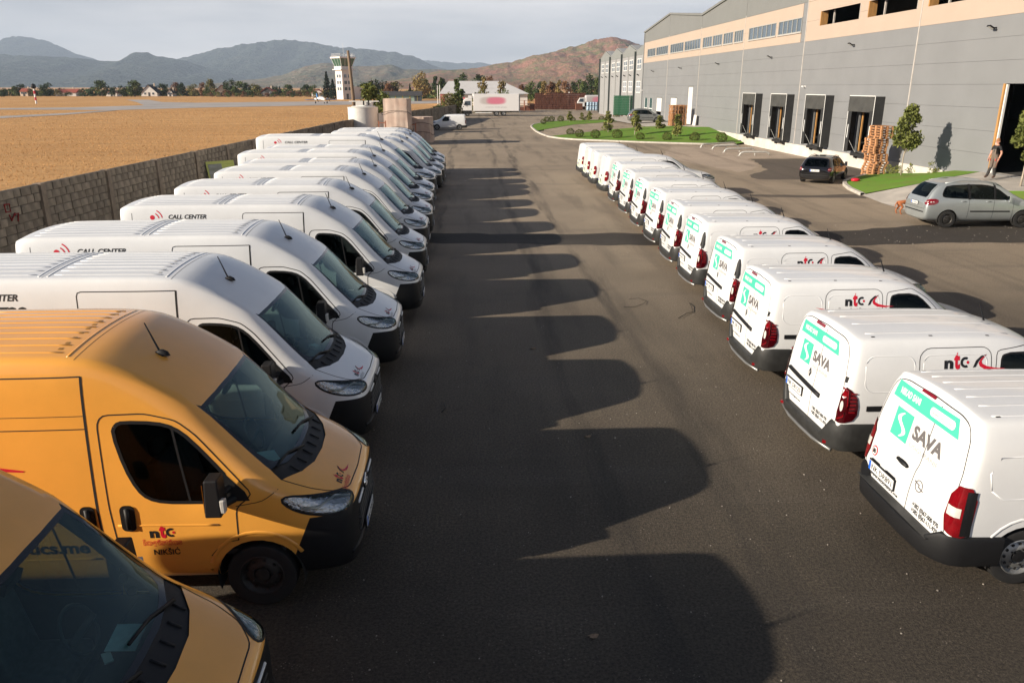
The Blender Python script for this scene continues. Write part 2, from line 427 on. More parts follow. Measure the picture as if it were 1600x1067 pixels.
_wm = {}
def wheel_mesh(rad, wid, style):
    k = (rad, wid, style)
    if k in _wm: return _wm[k]
    rr = rad * (.64 if style != 'alloy' else .70); h = wid/2
    t = MB().lathe([(rr, -h*.85), (rad*.90, -h), (rad*.975, -h*.9), (rad, -h*.62), (rad, h*.62), (rad*.975, h*.9), (rad*.90, h), (rr, h*.85), (rr*.98, h*.4), (rr*.98, -h*.4), (rr, -h*.85)], axis='Y', n=40)
    for g in (-.33, 0, .33):
        t.lathe([(rad*1.0015, g*h - .006), (rad*1.0015, g*h + .006)], axis='Y', n=40)
    tm = t.mesh('tyre', True, 35); tm.materials.append(M['rubber'])
    r = MB(); o = -h*.72                                  # outer face looks to -Y
    r.lathe([(rr, -h*.84), (rr*.95, -h*.88), (rr*.9, o*.9), (rr*.80, o*.55), (rr*.60, o*.95), (rr*.40, o*1.02), (rr*.34, o*.8), (.001, o*.8)], axis='Y', n=40)
    rm = r.mesh('rim', True, 50)
    hl = MB(); nh = 12 if style == 'steel' else (9 if style == 'dark' else 10)
    for i in range(nh):
        a = 2*math.pi*i/nh; c, s_ = math.cos(a), math.sin(a)
        pos = (rr*.71*c, o*.80, rr*.71*s_)
        if style == 'alloy': hl.box((rr*.62*c, o*.97, rr*.62*s_), (rr*.55, .012, rr*.17), ry=-a)
        else: hl.lathe([(rr*.085, o*.10), (rr*.085, -.006), (.001, -.006)], pos, 12, 'Y')
    hm = hl.mesh('rim_hole', True); hm.materials.append(M['gap'])
    cp = MB().lathe([(rr*.33, o*.9), (rr*.31, o*1.12), (rr*.1, o*1.2), (.001, o*1.2)], axis='Y', n=24)
    for i in range(5):
        a = 2*math.pi*i/5; cp.lathe([(.012, o*1.04), (.012, o*1.25), (.001, o*1.25)], (rr*.45*math.cos(a), 0, rr*.45*math.sin(a)), 8, 'Y')
    cm = cp.mesh('hub_cap', True, 40)
    rm.materials.append(M['steel_dark'] if style == 'dark' else M['steel']); cm.materials.append(M['plastic'] if style == 'steel' else rm.materials[0])
    _wm[k] = (tm, rm, hm, cm); return _wm[k]
def wheels(root, ds, track, rad, wid, style):
    tm, rm, hm, cm = wheel_mesh(rad, wid, style)
    for d in ds:
        for sg in (-1, 1):
            w = empty('wheel', (-d, sg*(track - wid/2), rad)); w.parent = root
            if sg > 0: w.rotation_euler = (0, 0, math.pi)
            for nm, me in (('tyre', tm), ('rim', rm), ('rim_hole', hm), ('hub_cap', cm)): link(nm, me, None, w)
def seats(root, rows, z, w=.5, h=.62, mat=None):
    for d, ys in rows:
        for y in ys:
            mb = MB(); mb.box((-d + .22, y, z), (.5, w, .16)); mb.box((-d - .05, y, z + h/2), (.14, w, h), ry=-.18, taper=.92)
            mb.box((-d - .13, y, z + h + .10), (.10, w*.52, .18), ry=-.18, taper=.85)
            o = mb.build('seat', mat or M['seat'], root)
            md = o.modifiers.new('b', 'BEVEL'); md.width = .05; md.segments = 2
def steering(root, d, y, z):
    mb = MB(); P = []
    for i in range(21):
        a = 2*math.pi*i/20; P.append((-d - .19*math.sin(a)*.45, y + .19*math.cos(a), z + .19*math.sin(a)*.9))
    mb.tube(P, .015, 6, False); mb.box((-d + .02, y, z - .01), (.05, .34, .06), ry=.5); mb.build('steering_wheel', M['dk'], root, True)
def mirror(root, d, w, z, big=True, side=-1, mat=None):
    """door mirror: housing, arm and clear indicator"""
    k = 1 if big else .62
    mb = MB(); mb.box((-d - .03*k, side*(w + .17*k), z + .12*k), (.16*k, .24*k, .38*k), taper=.8)
    mb.tube([(-d + .10*k, side*(w - .03), z - .02*k), (-d, side*(w + .12*k), z - .03*k)], .045*k, 8); mb.tube([(-d + .05*k, side*(w - .03), z + .10*k), (-d, side*(w + .12*k), z + .08*k)], .04*k, 8)
    h = mb.build('mirror', mat or M['plastic'], root); m2 = h.modifiers.new('b', 'BEVEL'); m2.width = .035*k; m2.segments = 3
    if big:
        g = MB(); g.box((-d + .062, side*(w + .245), z + .04), (.05, .075, .14)); q = g.build('indicator', M['white_lens'], h)
        b3 = q.modifiers.new('b', 'BEVEL'); b3.width = .012; b3.segments = 2
    g = MB(); g.box((-d - .03*k - .082*k, side*(w + .17*k), z + .12*k), (.006, .19*k, .30*k)); g.build('mirror_glass', M['chrome'], h)
def plate(root, txt, c, axis, w=.52, h=.113, tilt=0):
    """number plate at c facing along axis (+1 forward, -1 rearward)"""
    e = empty('number_plate', c, 0 if axis > 0 else math.pi); e.parent = root; e.rotation_euler = (0, tilt, 0 if axis > 0 else math.pi)
    MB().box((-.004, 0, 0), (.012, w + .03, h + .03)).build('plate_frame', M['plastic'], e)
    MB().box((.005, 0, 0), (.006, w, h)).build('plate_face', M['wht'], e)
    MB().box((.0095, -w/2 + .022, 0), (.003, .042, h - .004)).build('plate_band', M['blue'], e)
    a = word(txt, -w/2 + .06, -h*.30, w - .09, h*.60, .012)
    V = [(.0105, u, v) for u, v in a[0]]; me = bpy.data.meshes.new('plate_characters'); me.from_pydata(V, [], a[1]); me.materials.append(M['blk']); link('plate_characters', me, None, e)
    cx = -w/2 + .05 + (w - .09)*.30
    return e
def ntc_logo(B, view, x, y, s, name='company_logo', black=None, sub=True, tail=True):
    """three letters, the arrow-like road mark, hollow second line"""
    b = black or M['blk']
    B.decal(name, word('n', x, y, .30*s, .34*s, .05), view, b); B.decal(name, word('t', x + .32*s, y, .20*s, .52*s, .05), view, M['red'])
    c = [(x + .70*s + .17*s*math.cos(R(a)), y + .17*s + .17*s*math.sin(R(a))) for a in range(60, 301, 20)] + [(x + .70*s + .09*s*math.cos(R(a)), y + .17*s + .09*s*math.sin(R(a))) for a in range(300, 59, -20)]
    n = len(c)//2; B.decal(name, (c, [(i, i+1, 2*n-2-i, 2*n-1-i) for i in range(n-1)]), view, b)
    B.decal(name, (ell(x + .78*s, y + .17*s, .045*s, .05*s, 12), [tuple(range(12))]), view, M['red'])
    if tail:
        q = [(.95,.0), (1.05,.02), (1.12,.16), (1.22,.28), (1.42,.40), (1.22,.36), (1.05,.22)]
        B.decal('logo_road', ([(x + a*s, y + c_*s) for a, c_ in q], [tuple(range(7))]), view, b)
        q = [(1.42,.40), (1.30,.28), (1.24,.20), (1.26,.12), (1.42,.04), (1.70,-.02), (2.05,-.05), (1.65,-.09), (1.35,-.06), (1.18,.04), (1.14,.14), (1.22,.27)]
        B.decal('logo_swoosh', ([(x + a*s, y + c_*s) for a, c_ in q], [(0,1,11), (1,2,10,11), (2,3,9,10), (3,4,8,9), (4,5,7,8), (5,6,7)]), view, M['red'])
    if sub:
        B.decal('logo_second_line', outline_word('logistics', x - .25*s, y - .30*s, 1.25*s, .22*s, .016*s), view, M['red'] if black else M['gline'])
# ---------------------------------------------------------------- high-roof delivery van
def p3(view, pts):
    eu, ev, dr = VIEW[view] if isinstance(view, str) else view
    return [(Vector(p).dot(eu), Vector(p).dot(ev)) for p in pts]
def mirx(P): return [(-a, b) for a, b in P]
def slice_(B, co, nrm, filt):
    fs = [f for f in B.bm.faces if filt(f.calc_center_median())]
    bmesh.ops.bisect_plane(B.bm, geom=list({v for f in fs for v in f.verts}) + list({e for f in fs for e in f.edges}) + fs, plane_co=co, plane_no=nrm, dist=1e-5)
def headlamp(B, pts3, n, inner=True):
    for sg in (1, -1):
        v = oblique((n[0], n[1]*sg, n[2])); P = p3(v, [(a, b*sg, c) for a, b, c in pts3])
        if sg < 0: P = P[::-1]
        f = B.cut(smooth2(P, 2), v, .05)
        if not f: continue
        B.lines('lamp_bezel', [(smooth2(P, 2), v, .022, True)], M['plastic'], off=.004)
        back = B.take(f, 'headlamp', M['lamp_body'], -.03, remove=False)
        cx = sum(p[0] for p in P)/len(P); cy = sum(p[1] for p in P)/len(P)
        # bright reflector bowls and a lit-looking chrome strip behind the cover
        pl = []
        for t, rr in ((.14, .05), (.36, .066), (.62, .06)):
            a = Vector(pts3[0]).lerp(Vector(pts3[2]), t); b = Vector(pts3[5]).lerp(Vector(pts3[3]), t); c = a.lerp(b, .5); c.y *= sg
            h, nn = B.bvh.find_nearest(c)[:2]; pl.append((h - nn*.022, nn, rr))
        mb = MB()
        for h, nn, rr in pl:
            q = nn.to_track_quat('Z', 'Y').to_matrix(); vv = []; nseg = 14
            for r_, z_ in ((rr, .012), (rr*.8, -.004), (.001, -.012)): vv += [h + q @ Vector((r_*math.cos(2*math.pi*i/nseg), r_*math.sin(2*math.pi*i/nseg), z_)) for i in range(nseg)]
            mb.add(vv, [(k*nseg+i, k*nseg+(i+1) % nseg, (k+1)*nseg+(i+1) % nseg, (k+1)*nseg+i) for k in range(2) for i in range(nseg)])
        mb.build('reflector', M['chrome'], back, True)
        # light guide along the lower edge
        g = []
        for t in (.1, .35, .6, .85):
            a = Vector(pts3[5]).lerp(Vector(pts3[3]), t).lerp(Vector(pts3[0]).lerp(Vector(pts3[2]), t), .16); a.y *= sg
            h, nn = B.bvh.find_nearest(a)[:2]; g.append(h - nn*.012)
        MB().tube(g, .016, 6).build('light_guide', M['white_lens'], back, True)
        B.take(f, 'lamp_cover', M['lens'], 0, parent=back)

def big_van(name, paint, yellow):
    r = empty(name)
    top = lambda *a: list(a)
    rear = [(1.025,1.3), (1.01,1.85), (.975,2.54), (.915,2.70), (.45,2.745), (0,2.755)]
    def sc(P, k, dz): return [(a*k, b + dz*(b - 1.2)/1.3 if b > 1.2 else b) for a, b in P]
    st = [(0.00,.30,.70, top((.68,.90),(.62,.98),(.50,1.0),(.35,1.01),(.18,1.015),(0,1.015))),
          (0.06,.27,.885, top((.865,.96),(.80,1.05),(.62,1.08),(.43,1.095),(.2,1.10),(0,1.10))),
          (0.25,.25,.95, top((.94,1.02),(.88,1.12),(.70,1.165),(.48,1.185),(.24,1.20),(0,1.20))),
          (0.48,.25,1.0, top((.99,1.10),(.94,1.235),(.76,1.295),(.52,1.32),(.26,1.33),(0,1.335))),
          (0.68,.25,1.01, top((1.01,1.12),(.975,1.315),(.82,1.375),(.56,1.41),(.27,1.43),(0,1.435))),
          (1.00,.25,1.02, top((1.02,1.15),(.985,1.46),(.925,1.65),(.72,1.74),(.36,1.80),(0,1.815))),
          (1.27,.25,1.02, top((1.025,1.16),(.99,1.54),(.93,1.91),(.80,2.01),(.40,2.06),(0,2.075))),
          (1.50,.25,1.02, top((1.025,1.18),(.995,1.60),(.935,2.10),(.855,2.215),(.42,2.265),(0,2.28))),
          (1.95,.25,1.02, top((1.025,1.2),(1.0,1.68),(.945,2.29),(.875,2.50),(.43,2.555),(0,2.57))),
          (2.32,.25,1.02, top((1.025,1.25),(1.0,1.74),(.955,2.40),(.895,2.65),(.45,2.705),(0,2.715))),
          (2.62,.25,1.02, rear), (3.4,.25,1.02, rear), (4.6,.25,1.02, rear), (5.7,.25,1.02, rear), (6.15,.27,1.015, sc(rear, .992, -.01)),
          (6.30,.32,.985, sc(rear, .965, -.04)), (6.345,.38,.94, sc(rear, .92, -.09))]
    B = Body(name, r, st, paint, crease={7: .62, 6: .12, 5: .30, 3: .15}, cross={7: .45, 9: .35, 4: .25})
    B.arches([.95, 4.98], .43, .36, 1.02)
    hw = [(-.635,0), (-.645,.3), (-.69,.58), (-.80,.83)]
    wst = [(-1.455,.80), (-1.42,.76), (-1.395,.4), (-1.385,0)]
    ws = hw + wst + [(a, -b) for a, b in wst[-2::-1]] + [(a, -b) for a, b in hw[:0:-1]]
    B.cut(ws, 'topx', .05)
    wi = [(-1.03 + (a + 1.03)*.90, b*.945) for a, b in ws]
    B.take(B.cut(smooth2(wi, 2), 'topx', .05), 'windscreen', M['ws'], -.004)
    B.take(B.cut(ws, 'topx', .05), 'windscreen_frit', M['frit'], -.003)
    cf = [(-.445,0), (-.465,.34), (-.54,.60), (-.69,.865)]
    cw = cf + [hw[3], hw[2], hw[1], hw[0]] + [(a, -b) for a, b in hw[1:]] + [(a, -b) for a, b in cf[:0:-1]]
    co = B.panel('cowl', cw, 'topx', M['plastic'], -.012)
    for k in range(7):
        yy = -.6 + .2*k; B.rib('cowl_rib', [(-.50 - .18*abs(yy)**2, yy), (-.60 - .15*abs(yy)**2, yy)], 'topx', .012, M['plastic'], co, .9)
    for y0 in (-.15, .62):
        B.rib('wiper', [(-.60 - .1*abs(y0), y0), (-.72, y0 - .30), (-.76 + (.0 if y0 < 0 else .02), y0 - .62)], 'topx', .014, M['plastic'], None, -1.2)
    for view in ('near', 'far'):
        sgn = (lambda P: P) if view == 'near' else mirx
        gw = smooth2(sgn([(-2.17,2.06), (-2.205,1.98), (-2.13,1.62), (-2.04,1.39), (-1.95,1.29), (-1.80,1.245), (-1.5,1.235), (-1.22,1.235), (-1.20,1.25), (-1.20,1.50), (-1.21,1.53), (-1.50,1.89), (-1.64,2.01), (-1.80,2.065), (-2.10,2.085)]), 1)
        B.panel('door_window', gw, view, M['sg'], -.006, lim=.05)
        B.lines('window_seal', [(gw, view, .035, True), (sgn([(-1.66,2.03), (-1.55,1.25)]), view, .022)], M['plastic'], off=.002)
        tri = sgn([(-1.20,1.235), (-.98,1.235), (-1.02,1.33), (-1.20,1.52)])
        B.panel('mirror_base', tri, view, M['plastic'], .004, lim=.05)
    S = 'near'
    B.lines('door_seam', [([(-2.30,.62), (-2.335,1.2), (-2.335,2.08), (-2.28,2.16), (-1.90,2.16), (-1.62,2.08), (-1.45,1.93), (-.95,1.30), (-1.12,1.16), (-1.13,.80)], S, .013),
                          ([(-1.13,.80), (-1.28,.78), (-1.42,.62)], S, .010), ([(-.66,1.36), (-.86,1.22), (-1.12,1.18)], S, .008)], M['gap'])
    B.lines('side_door_seam', [([(-2.43,.42), (-2.45,1.2), (-2.43,2.54)], S, .024), ([(-2.43,2.54), (-3.72,2.54), (-3.72,.42)], S, .013), ([(-2.43,2.16), (-3.72,2.16)], S, .006), ([(-2.45,2.03), (-3.70,2.03)], S, .010)], M['gap'])
    B.lines('rear_seam', [([(-6.05,.5), (-6.05,2.55)], S, .010), ([(-2.5,1.02), (-6.0,1.02)], S, .006)], M['gap'])
    B.lines('bonnet_seam', [([(-.70,-.86), (-.42,-.80), (-.22,-.70), (-.085,-.50), (-.065,0), (-.085,.50), (-.22,.70), (-.42,.80), (-.70,.86)], 'topx', .010)], M['gap'])
    B.lines('forehead_seam', [([(-2.50,-.86), (-2.50,.86)], 'topx', .006), ([(-4.2,-.84), (-4.2,.84)], 'topx', .005)], M['gap'])
    B.rib('shoulder_crease', [(-1.30,.98), (-2.28,1.0)], S, .03, paint, sink=.75); B.rib('shoulder_crease', [(-2.5,1.03), (-6.0,1.05)], S, .03, paint, sink=.75)
    B.rib('sill_crease', [(-2.5,.62), (-4.45,.62)], S, .025, paint, sink=.7)
    ar = [(-.95 + .50*math.cos(R(a)), .38 + .50*math.sin(R(a))) for a in range(30, 176, 12)]
    B.rib('arch_flare', ar, S, .045, paint, sink=.72)
    for k in range(9):
        y = -.72 + .18*k; B.rib('roof_rib', [(-2.66, y), (-4.08, y)], 'topx', .016, paint, sink=.45); B.rib('roof_rib', [(-4.32, y), (-6.05, y)], 'topx', .016, paint, sink=.45)
    for d in (2.58, 4.14, 4.26): B.rib('roof_cross_rib', [(-d, -.80), (-d, .80)], 'topx', .014, paint, sink=.4)
    for k in range(10):
        y = -.66 + .145*k; B.decal('roof_tape', rect(-2.70, y, -2.74, y + .05), 'topx', M['tape_y'] if yellow else M['tape_w'])
    # door handles, fuel flap
    for x in (-2.17, -2.55):
        h = B.panel('door_handle', rrect(x - .07, .94, x + .07, 1.22, .05), S, M['plastic'], .012)
        B.rib('grip', [(x, .97), (x, 1.19)], S, .028, M['plastic'], h, -.4)
    B.panel('door_handle', rrect(2.10, .94, 2.24, 1.22, .05), 'far', M['plastic'], .012)
    # lamps and front bumper
    headlamp(B, [(-.10,-.48,1.075), (-.36,-.82,1.175), (-.74,-.985,1.26), (-.56,-.99,1.075), (-.22,-.88,.965), (-.06,-.58,.975)], (-.55, .72, -.30))
    zt = 1.0 if yellow else .94
    slice_(B, (0, 0, zt), (0, 0, 1), lambda c: c.x > -.8); slice_(B, (-.42, 0, zt), (1, 0, -.42), lambda c: c.x > -.8)
    pick = [f for f in B.bm.faces if f.calc_center_median().z < zt and (f.calc_center_median().x > -.42 + .42*(f.calc_center_median().z - zt)) and f.calc_center_median().x > -.70]
    bp = B.take(pick, 'front_bumper', M['plastic'])
    for z in (.58, .65, .72, .79): B.rib('grille_slat', [(-.52, z), (-.25, z), (0, z), (.25, z), (.52, z)], 'front', .013, M['plastic2'], bp, -.2)
    B.rib('grille_strip', [(-.50, .905), (-.2, .905)], 'front', .016, M['wht'], bp, -.1); B.rib('grille_strip', [(.2, .905), (.50, .905)], 'front', .016, M['wht'], bp, -.1)
    B.rib('emblem', [(.085*math.cos(2*math.pi*i/14), .90 + .075*math.sin(2*math.pi*i/14)) for i in range(15)], 'front', .013, M['chrome'] if yellow else M['plastic2'], bp, -.6)
    B.rib('emblem', [(-.04, .85), (.0, .94), (.05, .88)], 'front', .014, M['chrome'] if yellow else M['plastic2'], bp, -.6)
    B.rib('bumper_lip', [(-.80, .50), (-.4, .47), (0, .46), (.4, .47), (.80, .50)], 'front', .03, M['plastic'], bp, .1)
    plate(r, 'NK DR' + str(random.randint(100, 999)), (.035, 0, .52), 1)
    for sg in (-1, 1): mirror(r, 1.22, 1.0, 1.28, True, sg)
    wheels(r, [.95, 4.98], 1.0, .355, .225, 'dark')
    # aerial
    h, n = B.hit('topx', -1.92, -.28)
    an = MB().lathe([(.045, -.01), (.035, .03), (.012, .055), (.001, .055)], (0, 0, 0), 12).build('aerial', M['plastic'], r, True, loc=h); an.scale = (1.9, .8, 1)
    MB().tube([h + Vector((-.02, 0, .04)), h + Vector((-.13, 0, .34))], [.011, .006], 6).build('aerial_whip', M['plastic'], an, loc=(-h.x/1.9, -h.y/.8, -h.z)); an.children[0].scale = (1/1.9, 1/.8, 1)
    # print
    if yellow:
        ntc_logo(B, S, -1.99, .86, .30, black=M['blk'], tail=False)
        B.decal('town_name', word('NIK\u0160I\u0106', -1.98, .655, .26, .062, .02), S, M['blk'])
        B.decal('web_address', word('www.ntclogistics.me', -4.35, .70, 1.75, .13, .03), S, M['blk'])
        B.decal('side_stripe', ([(-4.1,1.78), (-4.05,1.71), (-3.5,1.63), (-3.08,1.605), (-3.06,1.62), (-3.5,1.69)], [(0,1,2,5), (5,2,3,4)]), S, M['red'])
    else:
        B.decal('call_text', word('CALL CENTER', -5.28, 2.43, .80, .085, .03, .25), S, M['blk'])
        B.decal('call_number', word('700', -4.80, 2.19, .42, .15, .05, .2), S, M['blk'])
        B.decal('call_mark', (ell(-5.62, 2.46, .05, .05, 16), [tuple(range(16))]), S, M['red'])
        for q in (.13, .20): B.decal('call_wave', B_arc(-5.61, 2.42, q, 10, 65), S, M['red'])
        ntc_logo(B, S, -4.9, 1.25, .8)
        B.decal('web_address', word('www.ntclogistics.me', -4.35, .70, 1.75, .13, .03), S, M['blk'])
    ntc_logo(B, 'top', -.52, .165, .21, 'bonnet_logo', black=M['blk'] if yellow else None)
    # cabin
    B.lining(.62, 2.39, .62, M['dk'])
    MB().prism([(-.62,1.10), (-.70,1.28), (-1.05,1.24), (-1.20,1.05), (-1.20,.75), (-.62,.75)], -.92, .92, lambda a, b, z: (a, z, b)).build('dashboard', M['dk'], r)
    MB().box((-1.55, 0, .62), (1.7, 1.86, .06)).build('cabin_floor', M['dk'], r)
    MB().box((-2.40, 0, 1.40), (.04, 1.86, 1.7)).build('bulkhead', M['seat'], r)
    seats(r, [(1.85, (-.62, -.12, .56))], .92, .46, .66); steering(r, 1.32, .5, 1.28)
    g = MB().box((0, 0, 0), (.04, .20, .09), ry=.4).build('rear_view_sensor', M['plastic'], r, loc=(-1.40, 0, 2.05))
    B.finish()
    return r
def B_arc(cx, cy, rr, a0, a1, t=.022, n=8):
    V = [(cx + q*math.cos(R(a0 + (a1-a0)*i/n)), cy + q*math.sin(R(a0 + (a1-a0)*i/n))) for q in (rr - t/2, rr + t/2) for i in range(n+1)]
    return V, [(i, i+1, n+2+i, n+1+i) for i in range(n)]
M['frit'] = pm('windscreen_border', (.008, .009, .010), .12)
M['lamp_body'] = pm('lamp_body', (.85, .86, .88), .16, met=1, bump=.9, bs=38)
M['tape_y'] = pm('ochre_tape', (.40, .20, .04), .6, var=.3); M['tape_w'] = pm('grey_tape', (.58, .58, .56), .6, var=.3)

LEFT = [(-1.64,4.54), (-1.25,7.98), (-1.50,11.2), (-1.38,14.4), (-1.18,18.0), (-1.26,21.55), (-1.38,25.1), (-1.36,27.85), (-1.50,31.2), (-1.56,34.25), (-1.65,37.75), (-1.45,40.4), (-1.40,43.0), (-1.48,46.65), (-1.55,49.3)]
vy = big_van('delivery_van', M['yellow'], True); vw = big_van('delivery_van', M['white'], False)
ORD = ['first', 'second', 'third', 'fourth', 'fifth', 'sixth', 'seventh', 'eighth', 'ninth', 'tenth', 'eleventh', 'twelfth', 'thirteenth', 'fourteenth', 'fifteenth', 'sixteenth', 'seventeenth', 'eighteenth', 'nineteenth', 'twentieth']
for i, (x, y) in enumerate(LEFT):
    if i < 2: v = vy if i == 0 else dup(vy)
    else: v = vw if i == 2 else dup(vw)
    v.location = (x, y, 0); v.rotation_euler = (0, 0, R([.6, 0, -.9, .8, -.3, 1.2, -.7, 1.0, -1.5, .6, -1.1, 1.4, 0, -1.0, .8][i]))
    v.scale = {8: (1.14, 1, 1.02), 9: (1.09, 1, 1.01), 10: (1.27, 1, 1.10)}.get(i, (1, 1, 1))
    if i == 0: tag(v, 'yellow high-roof delivery van cut off by the lower left corner, nearest the camera', 'van', 'high-roof vans parked in the left row')
    elif i == 1: tag(v, 'yellow high-roof delivery van with its whole cab in view, next to the first white van', 'van', 'high-roof vans parked in the left row')
    else: tag(v, ORD[i-2] + ' white high-roof van of the left row, counted from the yellow vans' if i < 14 else 'farthest white high-roof van of the left row, nearest the wrapped pallets', 'van', 'high-roof vans parked in the left row')
LEFT[11] = LEFT[11]
# sheets of paper lying behind the windscreens
for i, (dx, dy, rz, lab) in enumerate([(-.93, .36, .1, 'printed sheet of paper on the dashboard of the cut-off yellow van'), (-1.0, -.16, .5, 'white sheet of paper on the dashboard of the yellow van beside the white row'), (-.95, .42, .9, 'crumpled paper on the dashboard of the first white van of the left row')]):
    x, y = LEFT[i]; o = MB().box((0, 0, 0), (.21 if i < 2 else .12, .30 if i < 2 else .15, .004 if i < 2 else .05), ry=.09).build('paper_sheet', M['paper'], None, loc=(x + dx, y + dy, 1.295)); o.rotation_euler = (0, 0, rz); tag(o, lab, 'paper')
# card parking slip on the nearest dashboard
o = MB().box((0, 0, 0), (.06, .12, .012)).build('card_slip', M['wht'], None, loc=(LEFT[0][0] - .98, LEFT[0][1] + .16, 1.285)); o.rotation_euler = (0, 0, .6); tag(o, 'small card slip beside the paper on the cut-off yellow van dashboard', 'card')
# ---------------------------------------------------------------- small panel vans of the right row
def rear_bumper(B, L_, w, zb, zc, zk, mat, out=.07, corner=.14, fwd=.55, parent=None, cw=.45):
    """bar round the tail: low in the middle, higher at the corners"""
    P = [(-L_ + fwd, -w - .004), (-L_ + .22, -w - .012), (-L_ + .07, -w + .03), (-L_ - .02, -w + corner), (-L_ - out*.8, -w + corner + .16), (-L_ - out, -.3), (-L_ - out, 0)]
    P = P + [(x, -y) for x, y in P[-2::-1]]; n = len(P); V = []; F = []
    for i, (x, y) in enumerate(P):
        a = Vector(P[max(i-1, 0)]); b = Vector(P[min(i+1, n-1)]); t = (b - a).normalized(); nn = Vector((-t.y, t.x))
        if nn.dot(Vector((x + L_*.5, y))) < 0: nn = -nn
        zt = zk if abs(y) > w - corner - .02 else zc
        for o, z in ((-.16, zb + .03), (-.02, zb), (.0, zb + .05), (.012, zt - .05), (0, zt - .012), (-.03, zt), (-.20, zt + .004)):
            V.append((x + nn.x*o, y + nn.y*o, z))
    m = 7
    for i in range(n-1):
        for k in range(m-1): F.append((i*m + k, i*m + k+1, (i+1)*m + k+1, (i+1)*m + k))
    o = MB().add(V, F).build('rear_bumper', mat, parent or B.root, True, angle=50); return o
def tail_lamp(B, pts3, n, parts=True, dark=False):
    for sg in (1, -1):
        v = oblique((n[0], n[1]*sg, n[2])); P = p3(v, [(a, b*sg, c) for a, b, c in pts3])
        if sg < 0: P = P[::-1]
        f = B.cut(smooth2(P, 1), v, .02)
        if not f: continue
        lamp = B.take(f, 'tail_lamp', M['red_dark'] if dark else M['red_lens'], .012)
        xs = [p[0] for p in P]; ys = [p[1] for p in P]; x0, x1, y0, y1 = min(xs), max(xs), min(ys), max(ys); w = x1 - x0; h = y1 - y0
        q = (lambda a: x0 + w*a) if sg > 0 else (lambda a: x1 - w*a)
        if not parts: B.decal('reversing_lamp', rect(q(.15), y0 + h*.42, q(.75), y0 + h*.58, 3, 1), v, M['white_lens'], .018, lamp); continue
        if dark:
            B.rib('lamp_bar', [(q(.22), y0 + h*.93), (q(.50), y0 + h*.88), (q(.56), y0 + h*.5), (q(.40), y0 + h*.2), (q(.15), y0 + h*.1)], v, .014, M['red_lens'], lamp, -1.0)
            B.decal('reversing_lamp', (ell(q(.28), y0 + h*.47, w*.09, h*.14, 12), [tuple(range(12))]), v, M['white_lens'], .018, lamp)
            B.decal('brake_panel', (ell(q(.35), y0 + h*.78, w*.13, h*.10, 12), [tuple(range(12))]), v, M['red_lens'], .018, lamp)
            for k in range(6): B.decal('lamp_slit', rect(q(.66), y0 + h*(.30 + .1*k), q(.92), y0 + h*(.34 + .1*k)), v, M['red_lens'], .018, lamp)
        else:
            B.decal('reversing_lamp', rect(q(.10), y0 + h*.42, q(.62), y0 + h*.60, 3, 1), v, M['white_lens'], .018, lamp)
            B.decal('lamp_side', rect(q(.70), y0 + h*.05, q(.98), y0 + h*.94, 2, 6), v, M['plastic'], .019, lamp)
def insurance_print(B, u0, z0, s, lo):
    V = 'rear'
    P = [(u0, z0), (u0 + 1.27*s, z0), (u0 + 1.29*s, z0 + .06*s), (u0 + 1.25*s, z0 + .19*s), (u0 + 1.18*s, z0 + .21*s), (u0 + .06*s, z0 + .21*s), (u0, z0 + .17*s)]
    n = 12; W_ = 1.27*s
    g = rect(u0, z0, u0 + W_, z0 + .20*s, n, 2)
    B.decal('teal_band', ([(min(max(a, u0 + .03*s*((b - z0)/(.2*s))), u0 + W_ - .08*s*((b - z0)/(.2*s))), b) for a, b in g[0]], g[1]), V, M['teal'], .003)
    B.decal('band_words', word('NIKAD SAMI', u0 + .12*s, z0 + .07*s, .40*s, .075*s, .03), V, M['wht'], .006)
    pl = rrect(u0 + .72*s, z0 + .05*s, u0 + 1.17*s, z0 + .15*s, .045*s); B.decal('web_pill', (pl, [tuple(range(len(pl)))]), V, M['wht'], .006)
    B.decal('web_words', word('www.sava.co.me', u0 + .77*s, z0 + .08*s, .35*s, .036*s, 0), V, M['gline'], .009)
    sx, sz = u0 + .16*s, z0 - .42*s; B.decal('emblem_square', rect(sx, sz, sx + .34*s, sz + .34*s, 3, 3), V, M['teal'], .003)
    c = []; N = 18
    for i in range(N+1):
        t = i/N; x = sx + .17*s + .075*s*math.sin(2*math.pi*t*.98 + .1); z = sz + .03*s + .28*s*t; wd = .012*s + .030*s*math.sin(math.pi*t); c.append((x, z, wd))
    B.decal('emblem_letter', ([(x - w_, z) for x, z, w_ in c] + [(x + w_, z) for x, z, w_ in c], [(i, i+1, N+2+i, N+1+i) for i in range(N)]), V, M['wht'], .006)
    B.decal('brand_word', word('SAVA', sx + .40*s, sz + .12*s, .56*s, .15*s, .045), V, M['grey_ink'], .003)
    B.decal('brand_line', word('OSIGURANJE', sx + .40*s, sz + .01*s, .56*s, .05*s, 0), V, M['gline'], .003)
M['grey_ink'] = pm('print_grey', (.13, .12, .12), .5); M['pale_green'] = pm('print_pale_green', (.48, .60, .36), .5, c2=(.72, .76, .62), vs_=2)

